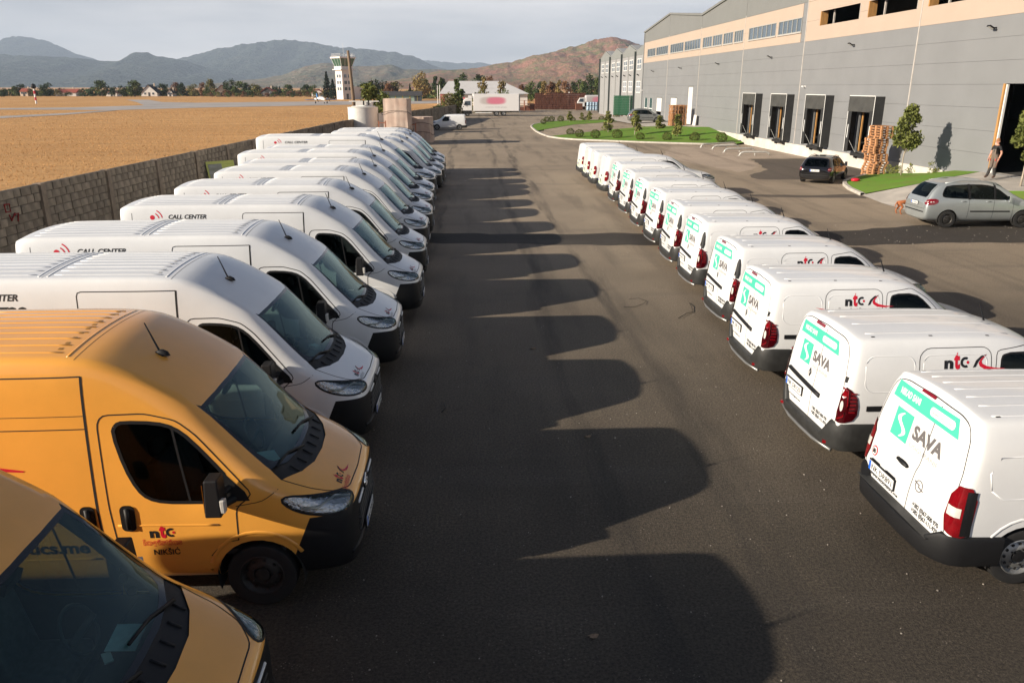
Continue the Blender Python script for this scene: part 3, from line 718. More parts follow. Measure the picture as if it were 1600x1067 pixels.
def small_van(name, kind, paint=None, tall=False):
    paint = paint or M['white']; r = empty(name); opel = kind == 'opel'; ren = kind == 'renault'
    L_ = 4.42 if not ren else 4.49; H = 1.86; w = .925; ln = .17 if opel else (.13 if ren else .10)
    rf = [(.925,1.0), (.895,1.36), (.82,1.70), (.735,1.80), (.37,1.845), (0,1.855)]
    def sc(P, k, dz): return [(a*k, b + dz*(b - .9) if b > .9 else b) for a, b in P]
    st = [(0.0,.30,.55, [(.53,.68),(.45,.74),(.36,.76),(.26,.77),(.13,.775),(0,.775)]), (.09,.25,.80, [(.79,.78),(.72,.86),(.58,.90),(.4,.91),(.2,.92),(0,.92)]),
          (.35,.22,.89, [(.88,.86),(.82,.97),(.66,1.01),(.45,1.03),(.22,1.04),(0,1.04)]), (.75,.22,.915, [(.91,.92),(.86,1.05),(.70,1.09),(.48,1.11),(.24,1.12),(0,1.12)]),
          (1.05,.22,.92, [(.92,.95),(.875,1.12),(.75,1.175),(.5,1.20),(.25,1.21),(0,1.215)]), (1.45,.22,.925, [(.92,.98),(.885,1.25),(.80,1.44),(.63,1.51),(.31,1.55),(0,1.56)]),
          (1.80,.22,.925, [(.925,1.0),(.885,1.33),(.79,1.65),(.66,1.74),(.33,1.78),(0,1.79)]), (2.25,.22,.925, [(.925,1.0),(.89,1.36),(.805,1.69),(.71,1.79),(.36,1.83),(0,1.84)]),
          (2.9,.22,.925, rf), (3.7,.22,.925, rf), (L_-.25,.22,.92, sc(rf, .995, -.003)), (L_-.10,.25,.91, sc(rf, .975, -.02)), (L_-.035,.28,.885, sc(rf, .94, -.05)), (L_-.01,.34,.82, sc(rf, .86, -.11))]
    B = Body(name, r, st, paint, lean=ln, leanz=.7, nlean=3, crease={7: .42, 5: .18, 3: .15})
    wd = [.80, L_ - .84]; B.arches(wd, .375, .335, w)
    hw = [(-1.04,0), (-1.07,.4), (-1.20,.75)]; wt = [(-1.77,.66), (-1.73,.35), (-1.72,0)]
    ws = hw + wt + [(a, -b) for a, b in wt[-2::-1]] + [(a, -b) for a, b in hw[:0:-1]]
    B.panel('windscreen', ws, 'topx', M['ws'], -.004, lim=.05)
    for view in ('near', 'far'):
        sg = (lambda P: P) if view == 'near' else mirx
        gw = smooth2(sg([(-2.26,1.60), (-2.30,1.50), (-2.30,1.12), (-2.2,1.08), (-1.9,1.06), (-1.42,1.05), (-1.36,1.10), (-1.66,1.46), (-1.86,1.60)]), 1)
        B.panel('door_window', gw, view, M['sg'], -.006, lim=.05)
        B.lines('window_seal', [(gw, view, .028, True)], M['plastic'])
    S = 'near'
    B.lines('door_seam', [([(-2.37,.40), (-2.40,1.0), (-2.36,1.64), (-1.9,1.69), (-1.62,1.52), (-1.22,1.10), (-1.24,.45)], S, .009)], M['gap'])
    B.lines('side_door_seam', [([(-2.44,.42), (-2.44,1.62), (-2.52,1.69), (-3.34,1.69), (-3.44,1.60), (-3.44,.75)], S, .009)], M['gap'])
    rr_ = rrect(-4.17 if ren else -4.10, 1.12, -3.50, 1.60, .13) if not opel else [(-4.05,1.12), (-4.08,1.30), (-3.98,1.46), (-3.55,1.48), (-3.50,1.40), (-3.50,1.10), (-3.58,1.02), (-3.92,1.02)]
    B.rib('side_pressing', rr_ + [rr_[0]], S, .009, paint, sink=.5)
    B.rib('door_pressing', rrect(-3.38, 1.08, -2.50, 1.60, .10) + [(-2.50, 1.18)], S, .008, paint, sink=.5)
    af = [(-wd[1] + .44*math.cos(R(a)), .36 + .44*math.sin(R(a))) for a in range(20, 161, 14)]; B.rib('arch_flare', af, S, .035, paint, sink=.7)
    if opel or kind == 'old': B.decal('side_trim', rect(-3.66, .80, -3.46, .86, 2, 1), S, M['plastic'], .008)
    if ren: B.decal('side_trim', rect(-4.12, .86, -2.45, .935, 14, 1), S, M['plastic'], .010)
    for k in range(7 if opel else 4):
        y = (-.63 + .21*k) if opel else (-.54 + .36*k); B.rib('roof_rib', [(-2.05, y), (-L_ + .42, y)], 'topx', .014, paint, sink=.5)
    for y in (-.66, .66):
        for d in (L_ - .45, L_ - 1.25, L_ - 2.05): B.decal('roof_plug', rect(-d, y, -d + .05, y + .025), 'topx', M['plastic'], .004)
    headlamp(B, [(-.14,-.50,.86), (-.36,-.72,.97), (-.66,-.88,1.0), (-.55,-.895,.86), (-.26,-.83,.76), (-.12,-.62,.76)], (-.62, .60, -.35))
    slice_(B, (0, 0, .60), (0, 0, 1), lambda c: c.x > -.6); fb = B.take([f for f in B.bm.faces if f.calc_center_median().z < .60 and f.calc_center_median().x > -.44], 'front_bumper', M['plastic'])
    V = 'rear'; xr = lambda z: -L_ + ln*max(0, z - .7)
    # tail doors
    sm = .14 if opel else .06
    dz0 = .47 if opel else .44
    seam = [(sm + (.0 if not opel else -.02), dz0), (sm, .95), (sm + (.03 if opel else 0), 1.03), (sm + (.03 if opel else 0), 1.70), (sm + (.10 if opel else 0), 1.78)]
    B.lines('tail_door_seam', [(seam, V, .010), ([(-.80,dz0), (-.81,.8), (-.80,1.25), (-.735,1.60), (-.66,1.725), (-.50,1.765), (0,1.785), (.50,1.765), (.66,1.725), (.735,1.60), (.80,1.25), (.81,.8), (.80,dz0)], V, .010)], M['gap'])
    if opel:
        tail_lamp(B, [(xr(1.1),-.775,1.14), (xr(1.1) + .16,-.925,1.14), (xr(.6) + .20,-.925,.62), (xr(.6) + .08,-.925,.58), (xr(.6),-.77,.66)], (.75, .62, 0))
        B.decal('brake_light', rect(-.20, 1.755, .06, 1.785, 4, 1), V, M['red_lens'], .012)
        hd = B.decal('door_handle', (ell(-.10, .93, .12, .032, 16), [tuple(range(16))]), V, M['plastic'], .012)
        B.rib('handle_grip', [(-.20, .935), (0, .925)], V, .022, M['plastic'], hd, -.6)
        B.decal('plate_recess', rect(-.66, .66, -.48, .71), V, M['plastic'], .02); B.decal('plate_recess', rect(-.34, .66, -.14, .71), V, M['plastic'], .02)
        h, n = B.hit(V, -.40, .62); plate(r, 'NK DR891', h + Vector((-.02, 0, 0)), -1, .54, .115, 0)
        B.decal('limit_ring', (ell(-.66, .80, .062, .062, 20), [tuple(range(20))]), V, M['red'], .004); B.decal('limit_disc', (ell(-.66, .80, .047, .047, 20), [tuple(range(20))]), V, M['wht'], .007)
        B.decal('limit_number', word('80', -.695, .775, .07, .05, .05), V, M['blk'], .010)
        B.rib('emblem', [(.27 + .062*math.cos(2*math.pi*i/18), .83 + .062*math.sin(2*math.pi*i/18)) for i in range(19)], V, .006, M['grey_ink'], None, -.4)
        B.rib('emblem', [(.185,.855), (.28,.84), (.26,.82), (.355,.805)], V, .007, M['grey_ink'], None, -.4)
        insurance_print(B, -.66, 1.53, .98, 0)
        B.decal('web_address', word('www.ntclogistics.me', -.66, .505, .62, .04, .02), V, M['blk'])
        B.decal('phone', word('+382 (0)67-000 970', .24, .585, .48, .05, .03), V, M['blk']); B.decal('phone', word('+382 (0)67-111-970', .24, .515, .48, .05, .03), V, M['blk'])
        rear_bumper(B, L_, w, .25, .47, .60, M['plastic'], .13, .12, .60)
        MB().box((-L_ - .035, 0, .474), (.15, 1.46, .008)).build('bumper_tread', M['plastic2'], r)
    elif ren:
        tail_lamp(B, [(xr(1.2) + .02,-.83,1.20), (xr(1.2) + .10,-.90,1.14), (xr(.9) + .22,-.925,1.0), (xr(.7) + .24,-.925,.74), (xr(.7) + .05,-.90,.68), (xr(.7) + .02,-.80,.70)], (.70, .70, 0), True, True)
        if tall:
            for sg in (1, -1):
                vv_ = oblique((.70, .70*sg, 0)); Pq = p3(vv_, [(xr(1.62) + .035,-.775*sg,1.60), (xr(1.5) + .10,-.83*sg,1.56), (xr(1.2) + .11,-.90*sg,1.18), (xr(1.2) + .02,-.82*sg,1.18)])
                B.panel('lamp_pillar', smooth2(Pq if sg > 0 else Pq[::-1], 1), vv_, M['plastic'], .006, lim=.02)
        B.decal('brake_light', rect(-.28, 1.735, -.02, 1.775, 4, 1), V, M['red_lens'], .012)
        B.rib('handle_bar', [(-.72,.90), (-.4,.875), (0,.85), (.30,.835)], V, .034, M['plastic'], None, -.2)
        h, n = B.hit(V, -.46, .70); plate(r, 'NK DR125', h + Vector((-.02, 0, 0)), -1, .52, .112, 0)
        B.decal('emblem', ([(-.16,1.04), (-.115,.965), (-.07,1.04), (-.115,1.115)], [(0, 1, 2, 3)]), V, M['blk'], .006); B.decal('emblem_centre', ([(-.135,1.04), (-.115,1.005), (-.095,1.04), (-.115,1.075)], [(0, 1, 2, 3)]), V, M['gline'], .010)
        for z in (1.22,): B.decal('hinge', rect(.80, z + .02, .84, z + .10), V, M['plastic'], .012)
        insurance_print(B, -.66, 1.50, .92, 0)
        B.decal('web_address', word('www.ntclogistics.me', -.68, .52, .45, .03, .01), V, M['blk'])
        B.decal('phone', word('+382 (0)67-000 970', .14, .585, .46, .045, .03), V, M['blk']); B.decal('phone', word('+382 (0)67-111-970', .14, .52, .46, .045, .03), V, M['blk'])
        bm_ = rear_bumper(B, L_, w, .27, .43, .68, M['plastic2'], .08, .18, .60)
        MB().tube([(-L_ + .02, -.80, .25), (-L_ - .05, -.4, .24), (-L_ - .06, 0, .24), (-L_ - .05, .4, .24), (-L_ + .02, .80, .25)], .024, 8).build('bumper_skirt', M['steel'], bm_, True)
        for y in (-.66, .66): MB().box((-L_ - .012, y, .335), (.06, .14, .04), rz=-.42 if y < 0 else .42).build('reflector', M['red_lens'], bm_)
    else:
        tail_lamp(B, [(xr(1.1) + .0,-.795,1.16), (xr(1.1) + .12,-.91,1.16), (xr(.7) + .12,-.925,.72), (xr(.7),-.80,.72)], (.75, .62, 0), False)
        g = rect(-.74, .50, .74, .86, 6, 2)
        if kind == 'old':
            B.decal('green_print', ([(a, b + .25*max(0, a)) for a, b in g[0]], g[1]), V, M['pale_green'], .004)
            B.decal('door_handle', rect(-.10, .86, .12, .92), V, M['plastic'], .014)
        h, n = B.hit(V, -.30, .66); plate(r, 'NK CG417', h + Vector((-.02, 0, 0)), -1, .50, .11, 0)
        rear_bumper(B, L_, w, .26, .46, .56, M['plastic2'], .10, .14, .55)
        if kind == 'old2': B.decal('side_trim', rect(-3.3, .62, -1.2, .69, 12, 1), S, M['plastic'], .010)
    if opel or ren: ntc_logo(B, S, -3.10, 1.43, .42); B.decal('side_stripe', ([(-3.62,1.40), (-3.26,1.34), (-3.32,1.31)], [(0, 2, 1)]), S, M['red'])
    for sg_ in (-1, 1): mirror(r, 1.42, .90, 1.06, False, sg_, paint)
    wheels(r, wd, .90, .325, .20, 'steel')
    h, n = B.hit('topx', -2.02, 0)
    MB().tube([h, h + Vector((-.10, 0, .24))], [.014, .005], 6).build('aerial', M['plastic'], r)
    B.lining(1.0, 2.5, .95, M['dk'])
    MB().prism([(-1.0,.85), (-1.05,1.08), (-1.35,1.02), (-1.40,.6), (-1.0,.6)], -.85, .85, lambda a, b, z: (a, z, b)).build('dashboard', M['dk'], r)
    MB().box((-2.55, 0, 1.05), (.03, 1.46, 1.2)).build('bulkhead', M['seat'], r)
    seats(r, [(2.1, (-.42, .42))], .72, .5, .55); steering(r, 1.52, .4, 1.05)
    B.finish(); return r

RIGHT = [('opel',4.86,7.93), ('renault',4.72,10.68), ('renault',4.86,13.8), ('renault',5.26,17.0), ('renault',5.46,20.2), ('renault',5.60,22.95), ('renault',5.76,26.1), ('renault',5.89,29.15), ('renault',6.02,32.35), ('renault',6.15,35.65),
         ('old',6.19,39.1), ('old',6.17,42.1), ('old',6.22,44.9), ('old',6.30,48.0)]
proto = {}; cnt = {}
for i, (k, x, y) in enumerate(RIGHT):
    kk = k + ('_tall' if k == 'renault' and cnt.get(k, 0) >= 2 else '')
    if kk not in proto: proto[kk] = v = small_van('panel_van', k, tall=kk != k)
    else: v = dup(proto[kk])
    cnt[k] = cnt.get(k, 0) + 1
    Lk = 4.49 if k == 'renault' else 4.42
    sxv = 1.27 if i == 10 else 1.02; v.scale = (sxv, 1.055, 1.03 if i != 10 else 1.06); v.location = (x + sxv*Lk + .08 + (.0 if k == 'opel' else .17), y + (-.06 if k == 'opel' else -.03), 0); v.rotation_euler = (0, 0, R([0, .8, -.7, .6, -.2, -1.0, .8, 0, 1.1, -.6, .9, -1.1, 0, 1.4][i]))
    if k == 'opel': lab = 'white panel van with a ribbed roof and speed-limit sticker, nearest of the right row'
    elif k == 'renault': lab = ORD[cnt[k]-1] + ' white panel van with wrap-round tail lamps, counted from the nearest right-row van'
    else: lab = ['nearest', 'second nearest', 'second farthest', 'farthest'][cnt[k]-1] + ' of four white panel vans with upright red lamps and greenish doors'
    tag(v, lab, 'van', 'panel vans parked in the right row')
_p = gr(700, 203.5); v = small_van('panel_van', 'old2'); v.location = (_p.x - 2.15, _p.y + .9, 0); v.rotation_euler = (0, 0, math.pi)
tag(v, 'small white panel van parked crosswise in the shade before the truck', 'van')

# ---------------------------------------------------------------- passenger cars
def car(name, paint, L0, w0, H0, style, rails=True, tint='sg'):
    r = empty(name); kx, ky, kz = L0/4.63, w0/.905, H0/1.73
    ST = [(0,.28,.55, [(.53,.62),(.45,.68),(.36,.70),(.26,.71),(.13,.715),(0,.715)]), (.10,.22,.80, [(.79,.70),(.72,.78),(.58,.81),(.4,.82),(.2,.83),(0,.83)]),
          (.5,.2,.88, [(.88,.80),(.82,.90),(.66,.94),(.45,.96),(.22,.97),(0,.97)]), (.95,.2,.90, [(.90,.88),(.85,1.0),(.70,1.04),(.48,1.06),(.24,1.07),(0,1.07)]),
          (1.45,.2,.905, [(.905,.92),(.85,1.13),(.76,1.30),(.58,1.36),(.29,1.40),(0,1.41)]), (2.0,.2,.905, [(.905,.95),(.84,1.25),(.745,1.54),(.61,1.64),(.3,1.68),(0,1.69)]),
          (2.6,.2,.905, [(.905,.96),(.84,1.28),(.75,1.58),(.63,1.69),(.31,1.72),(0,1.73)]), (3.5,.2,.905, [(.905,.97),(.84,1.28),(.745,1.57),(.625,1.675),(.31,1.71),(0,1.715)]),
          (4.10,.2,.90, [(.90,.98),(.83,1.27),(.73,1.55),(.61,1.64),(.3,1.67),(0,1.68)]), (4.40,.22,.885, [(.88,.98),(.80,1.15),(.71,1.28),(.58,1.33),(.3,1.35),(0,1.355)]),
          (4.54,.24,.87, [(.86,.92),(.77,1.01),(.67,1.06),(.5,1.08),(.25,1.09),(0,1.095)]), (4.62,.32,.80, [(.78,.80),(.70,.88),(.58,.91),(.4,.92),(.2,.925),(0,.925)])]
    st = [(d*kx, zb*kz, w*ky, [(a*ky, b*kz) for a, b in T]) for d, zb, w, T in ST]
    B = Body(name, r, st, paint); X = lambda P: [(a*kx, b*kz) for a, b in P]
    wd = [.92*kx, 3.76*kx]; rw = .325; B.arches(wd, rw*1.13, rw + .01, w0)
    hw = [(-1.10,0), (-1.13,.4), (-1.28,.70)]; wt = [(-1.93,.58), (-1.88,.3), (-1.87,0)]
    ws = [(a*kx, b*ky) for a, b in hw + wt + [(a, -b) for a, b in wt[-2::-1]] + [(a, -b) for a, b in hw[:0:-1]]]
    B.panel('windscreen', ws, 'topx', M['ws'], -.004, lim=.05)
    for view in ('near', 'far'):
        sg = (lambda P: P) if view == 'near' else mirx
        G = X([(-1.42,1.04), (-2.0,1.06), (-2.98,1.08), (-3.9,1.12), (-4.06,1.18), (-3.98,1.42), (-3.86,1.54), (-3.0,1.58), (-2.45,1.57), (-2.05,1.49)])
        B.panel('side_glass', smooth2(sg(G), 1), view, M[tint], -.005, lim=.03)
        for x in (2.08, 3.02): B.lines('pillar_trim', [(sg(X([(-x, 1.05), (-x - (.06 if x > 2.5 else .0), 1.60)])), view, .09)], M['plastic'], off=.006)
        B.lines('window_trim', [(smooth2(sg(G), 1), view, .03, True)], M['plastic'], off=.004)
        for x in (1.34, 2.08, 3.02): B.lines('door_seam', [(sg(X([(-x, .32), (-x, 1.03)])), view, .010)], M['gap'])
        for x in (2.22, 3.16): B.rib('door_handle', sg(X([(-x, .98), (-x - .18, .98)])), view, .018, paint, None, -.6)
        if style != 'hatch': B.decal('rub_strip', rect(*(sg([(-2.95*kx, .60*kz)])[0]), *(sg([(-1.45*kx, .645*kz)])[0]), 10, 1) if view == 'near' else rect(1.45*kx, .60*kz, 2.95*kx, .645*kz, 10, 1), view, M['plastic'], .012)
    rw_ = [(-.56,1.10), (.56,1.10), (.62,1.16), (.56,1.50), (.50,1.57), (-.50,1.57), (-.56,1.50), (-.62,1.16)]
    B.panel('rear_window', [(a*ky, b*kz) for a, b in rw_], 'rear', M[tint], -.004, lim=.02)
    tail_lamp(B, [(-4.36*kx,-.60*ky,1.06*kz), (-4.22*kx,-.88*ky,1.08*kz), (-4.18*kx,-.89*ky,.92*kz), (-4.38*kx,-.86*ky,.84*kz), (-4.58*kx,-.62*ky,.86*kz)], (.72, .66, 0), False)
    headlamp(B, [(-.16*kx,-.48*ky,.78*kz), (-.36*kx,-.70*ky,.88*kz), (-.66*kx,-.86*ky,.92*kz), (-.56*kx,-.88*ky,.78*kz), (-.26*kx,-.80*ky,.69*kz), (-.12*kx,-.60*ky,.68*kz)], (-.62, .60, -.35))
    B.lines('tailgate_seam', [([(-.72*ky,.70*kz), (-.74*ky,.95*kz), (-.60*ky,1.60*kz)], 'rear', .010), ([(.72*ky,.70*kz), (.74*ky,.95*kz), (.60*ky,1.60*kz)], 'rear', .010), ([(-.72*ky,.70*kz), (.72*ky,.70*kz)], 'rear', .010)], M['gap'])
    h, n = B.hit('rear', 0, .86*kz); plate(r, 'NK AB256', h + Vector((-.02, 0, 0)), -1, .50, .11, 0)
    B.decal('bumper_strip', rect(-.70*ky, .56*kz, .70*ky, .60*kz, 12, 1), 'rear', M['plastic'], .012)
    if rails:
        for y in (-.60, .60):
            P = []
            for d in (1.75, 2.0, 2.6, 3.3, 3.9):
                hh, _ = B.hit('topx', -d*kx, y*ky); P.append(hh + Vector((0, 0, .0 if d in (1.75, 3.9) else .055)))
            MB().tube(P, .018, 6).build('roof_rail', M['chrome'] if style == 'hatch' else paint, r, True)
    for sg_ in (-1, 1): mirror(r, 1.55*kx, .88*ky, 1.02*kz, False, sg_, paint)
    wheels(r, wd, w0 - .01, rw, .20, 'alloy' if style == 'hatch' else ('dark' if style == 'mpv' else 'steel'))
    B.lining(1.2*kx, 4.4*kx, .95*kz, M['dk'], -.02)
    seats(r, [(2.35*kx, (-.38, .38)), (3.25*kx, (-.45, .0, .45))], .60*kz, .42, .52*kz); steering(r, 1.75*kx, .38, .98*kz)
    MB().box((-1.35*kx, 0, .86*kz), (.4, 1.4, .28)).build('dashboard', M['dk'], r)
    B.finish(); return r
v = car('minivan', M['silver'], 4.63, .905, 1.76, 'mpv'); a = gr(1481, 357); v.location = (a.x + 3.76, a.y + .78, 0); v.rotation_euler = (0, 0, R(-3)); tag(v, 'silver minivan with roof rails standing by the concrete ramp', 'car')
v = car('hatchback', M['black_car'], 4.31, .89, 1.46, 'hatch', True); v.location = (21.55, 46.2, 0); v.rotation_euler = (0, 0, R(52)); tag(v, 'glossy black hatchback driving toward the loading docks', 'car')
v = car('sport_utility_car', M['grey_car'], 4.4, .90, 1.68, 'suv'); a = gr(985, 193, .75); v.location = (a.x + 4.3, a.y + 1.0, .80); v.rotation_euler = (0, 0, R(-4)); tag(v, 'grey estate car parked behind the young trees by the warehouse', 'car')
# ---------------------------------------------------------------- ground, field, yard
def nodes_of(m): return m.node_tree, m.node_tree.nodes, m.node_tree.links.new, m.node_tree.nodes['Principled BSDF']
def mixrgb(t, fac, a, b, typ='MIX'):
    n = t.nodes.new('ShaderNodeMix'); n.data_type = 'RGBA'; n.blend_type = typ
    for s_, v in (('A', a), ('B', b), ('Factor', fac)):
        if hasattr(v, 'links') or hasattr(v, 'is_linked'): t.links.new(v, n.inputs[s_])
        elif isinstance(v, (int, float)): n.inputs[s_].default_value = v
        else: n.inputs[s_].default_value = tuple(v) + (1,)
    return n.outputs['Result']
def noise_out(t, vec, scale, detail=5, rough=.6, lo=None, hi=None):
    n = t.nodes.new('ShaderNodeTexNoise'); n.inputs['Scale'].default_value = scale; n.inputs['Detail'].default_value = detail; n.inputs['Roughness'].default_value = rough
    t.links.new(vec, n.inputs['Vector'])
    if lo is None: return n.outputs['Fac']
    r_ = t.nodes.new('ShaderNodeMapRange'); r_.inputs[1].default_value = lo; r_.inputs[2].default_value = hi; t.links.new(n.outputs['Fac'], r_.inputs[0]); return r_.outputs[0]
def mapped(t, scale, rot=0):
    c = t.nodes.new('ShaderNodeTexCoord'); m = t.nodes.new('ShaderNodeMapping'); m.inputs['Scale'].default_value = scale; m.inputs['Rotation'].default_value = (0, 0, rot); t.links.new(c.outputs['Object'], m.inputs[0]); return m.outputs[0]
def asphalt(name, dark, light, split=True):
    m = bpy.data.materials.new(name); m.use_nodes = True; t, N, l, b = nodes_of(m)
    v = mapped(t, (1, 1, 1)); vt = mapped(t, (1, .10, 1), R(-8)); vx = mapped(t, (.16, 1, 1), R(5))
    base = mixrgb(t, noise_out(t, v, .10, 6, .6, .35, .65), dark, light)
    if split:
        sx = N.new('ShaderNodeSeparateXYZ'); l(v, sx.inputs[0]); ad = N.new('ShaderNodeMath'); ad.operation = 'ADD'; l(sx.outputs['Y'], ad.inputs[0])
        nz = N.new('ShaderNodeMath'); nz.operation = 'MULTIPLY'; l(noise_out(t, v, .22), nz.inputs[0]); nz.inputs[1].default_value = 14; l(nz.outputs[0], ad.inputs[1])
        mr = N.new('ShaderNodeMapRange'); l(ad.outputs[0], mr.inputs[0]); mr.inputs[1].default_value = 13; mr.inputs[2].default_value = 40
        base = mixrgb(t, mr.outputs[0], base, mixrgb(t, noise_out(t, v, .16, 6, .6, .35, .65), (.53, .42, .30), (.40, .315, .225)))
    base = mixrgb(t, noise_out(t, vt, .9, 5, .6, .50, .72), base, mixrgb(t, .45, base, (.022, .019, .016)))
    base = mixrgb(t, noise_out(t, vx, .7, 6, .65, .55, .75), base, mixrgb(t, .5, base, (.15, .125, .10)))
    base = mixrgb(t, noise_out(t, v, 1.3, 7, .7, .60, .80), base, mixrgb(t, .55, base, (.016, .014, .012)))
    # tyre-darkened wheel tracks along the lane and thin cracks
    sx2 = N.new('ShaderNodeSeparateXYZ'); l(v, sx2.inputs[0]); wb = N.new('ShaderNodeMath'); wb.operation = 'MULTIPLY_ADD'; l(noise_out(t, mapped(t, (.5, .06, 1)), 1.0), wb.inputs[0]); wb.inputs[1].default_value = 2.6; l(sx2.outputs['X'], wb.inputs[2])
    for xc in (4.6, 3.0, -.2):
        su = N.new('ShaderNodeMath'); su.operation = 'SUBTRACT'; l(wb.outputs[0], su.inputs[0]); su.inputs[1].default_value = xc; ab = N.new('ShaderNodeMath'); ab.operation = 'ABSOLUTE'; l(su.outputs[0], ab.inputs[0])
        mr2 = N.new('ShaderNodeMapRange'); mr2.interpolation_type = 'SMOOTHSTEP'; l(ab.outputs[0], mr2.inputs[0]); mr2.inputs[1].default_value = .30; mr2.inputs[2].default_value = .08; mr2.inputs[4].default_value = .55
        ml = N.new('ShaderNodeMath'); ml.operation = 'MULTIPLY'; l(mr2.outputs[0], ml.inputs[0]); l(noise_out(t, vt, 1.7, 5, .6, .35, .60), ml.inputs[1]); base = mixrgb(t, ml.outputs[0], base, (.018, .015, .013))
    base = mixrgb(t, noise_out(t, v, 30, 3, .75, .36, .66), mixrgb(t, .62, base, (.008, .007, .006)), mixrgb(t, .12, base, (.30, .25, .20)))
    sp = N.new('ShaderNodeTexVoronoi'); sp.inputs['Scale'].default_value = 26; l(v, sp.inputs['Vector'])
    r2 = N.new('ShaderNodeMapRange'); l(sp.outputs['Distance'], r2.inputs[0]); r2.inputs[1].default_value = .22; r2.inputs[2].default_value = .10
    g = noise_out(t, v, 3.2, 4, .6, .52, .66); mu = N.new('ShaderNodeMath'); mu.operation = 'MULTIPLY'; l(r2.outputs[0], mu.inputs[0]); l(g, mu.inputs[1])
    base = mixrgb(t, mu.outputs[0], base, (.26, .22, .18)); l(base, b.inputs['Base Color'])
    b.inputs['Roughness'].default_value = .82; b.inputs['Specular IOR Level'].default_value = .35
    bp = N.new('ShaderNodeBump'); bp.inputs['Strength'].default_value = .9; bp.inputs['Distance'].default_value = .02
    l(noise_out(t, v, 55, 4, .7), bp.inputs['Height']); l(bp.outputs[0], b.inputs['Normal'])
    return m
def field_mat():
    m = bpy.data.materials.new('dry_grass_ground'); m.use_nodes = True; t, N, l, b = nodes_of(m)
    v = mapped(t, (1, 1, 1)); vs2 = mapped(t, (.12, 1, 1), R(-14))
    base = mixrgb(t, noise_out(t, v, .035, 6, .6, .38, .62), (.62, .345, .14), (.52, .265, .095))
    base = mixrgb(t, noise_out(t, vs2, .35, 6, .65, .42, .70), base, (.40, .215, .085))
    base = mixrgb(t, noise_out(t, v, 3.5, 5, .7, .45, .70), base, (.64, .41, .20))
    base = mixrgb(t, noise_out(t, v, 9, 5, .75, .56, .72), base, (.27, .15, .065))
    l(base, b.inputs['Base Color']); b.inputs['Roughness'].default_value = .95; b.inputs['Specular IOR Level'].default_value = .1
    bp = N.new('ShaderNodeBump'); bp.inputs['Strength'].default_value = .8; bp.inputs['Distance'].default_value = .12
    l(noise_out(t, v, 5, 5, .75), bp.inputs['Height']); l(bp.outputs[0], b.inputs['Normal']); return m
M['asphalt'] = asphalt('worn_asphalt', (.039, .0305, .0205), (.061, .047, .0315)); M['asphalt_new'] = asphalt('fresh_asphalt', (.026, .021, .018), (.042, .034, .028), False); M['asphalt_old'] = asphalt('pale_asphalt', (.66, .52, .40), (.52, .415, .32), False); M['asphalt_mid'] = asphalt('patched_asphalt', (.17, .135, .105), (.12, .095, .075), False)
M['field'] = field_mat(); M['taxi'] = pm('taxiway_concrete', (.42, .38, .35), .9, var=.25, vs_=.08, vscale=(1, 1, 1))
M['concrete'] = pm('pale_concrete', (.46, .42, .37), .85, var=.28, vs_=.9, bump=.25, bs=25); M['plinth'] = pm('plinth_concrete', (.60, .56, .50), .85, var=.25, vs_=.8, bump=.2, bs=30)
M['kerb'] = pm('kerb_stone', (.52, .48, .42), .85, var=.25, vs_=3, bump=.2); M['lawn'] = pm('lawn_turf', (.12, .26, .03), .95, c2=(.15, .20, .045), vs_=.7, bump=.6, bs=18, spec=.1, detail=8)
WALLP = [(-15.2,-16), (-14.6,0), (-13.55,21), (-12.35,46), (-11.05,72), (-7.6,99), (-3.8,121), (-2.2,136)]
n_ = 14; gm = MB(); S_ = 26000.
gm.poly([(-S_, -6000, -.012), (S_, -6000, -.012), (S_, S_, -.012), (-S_, S_, -.012)]); struct(gm.build('ground', M['field']))
yard = [(x + .05, y) for x, y in WALLP] + [(-4, 150), (-8, 175), (-6, 232), (60, 232), (60, 60), (60, -16)]
yb = bmesh.new(); vs0 = [yb.verts.new((x, y, 0)) for x, y in yard]; yb.faces.new(vs0); bmesh.ops.triangulate(yb, faces=yb.faces); ym = bpy.data.meshes.new('yard'); yb.to_mesh(ym); yb.free()
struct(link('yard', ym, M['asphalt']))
def sheet(name, pts, mat, z=None):
    """surface through 3-D points (outline first, any inner points after None)"""
    b = bmesh.new(); out = []; 
    for p in pts: out.append(b.verts.new(p if z is None else (p[0], p[1], z)))
    es = [b.edges.new((out[i], out[(i+1) % len(out)])) for i in range(len(out))]
    bmesh.ops.triangle_fill(b, edges=es, use_beauty=True); bmesh.ops.recalc_face_normals(b, faces=b.faces)
    if b.faces and sum(f.normal.z for f in b.faces) < 0: bmesh.ops.reverse_faces(b, faces=b.faces)
    me = bpy.data.meshes.new(name); b.to_mesh(me); b.free(); return struct(link(name, me, mat))
def wob(path, amp, step=.35, seed=1):
    Q = []
    for i in range(len(path)):
        a, b = Vector(path[i]), Vector(path[(i+1) % len(path)]); n = max(1, int((b-a).length/step))
        for k in range(n):
            p = a.lerp(b, k/n); Q.append((p.x + amp*noise.noise((p.x*.9, p.y*.9, seed)), p.y + amp*noise.noise((p.x*.9, p.y*.9, seed + 9.3))))
    return Q
sheet('asphalt_patch', wob([(-11.5,29.6), (-2,28.6), (6.9,28.0), (13.4,28.2), (17.5,29.5), (21.6,29.2), (21.6,26.4), (18.6,25.8), (12.2,25.5), (6.4,26.0), (-2,26.6), (-11.5,27.4)], .35), M['asphalt_new'], .004)
sheet('asphalt_patch', wob([(12.2,38.9), (16.8,38.3), (19.4,38.4), (18.9,36.9), (15.5,37.6), (12.1,38.2)], .3, seed=4), M['asphalt_mid'], .004)
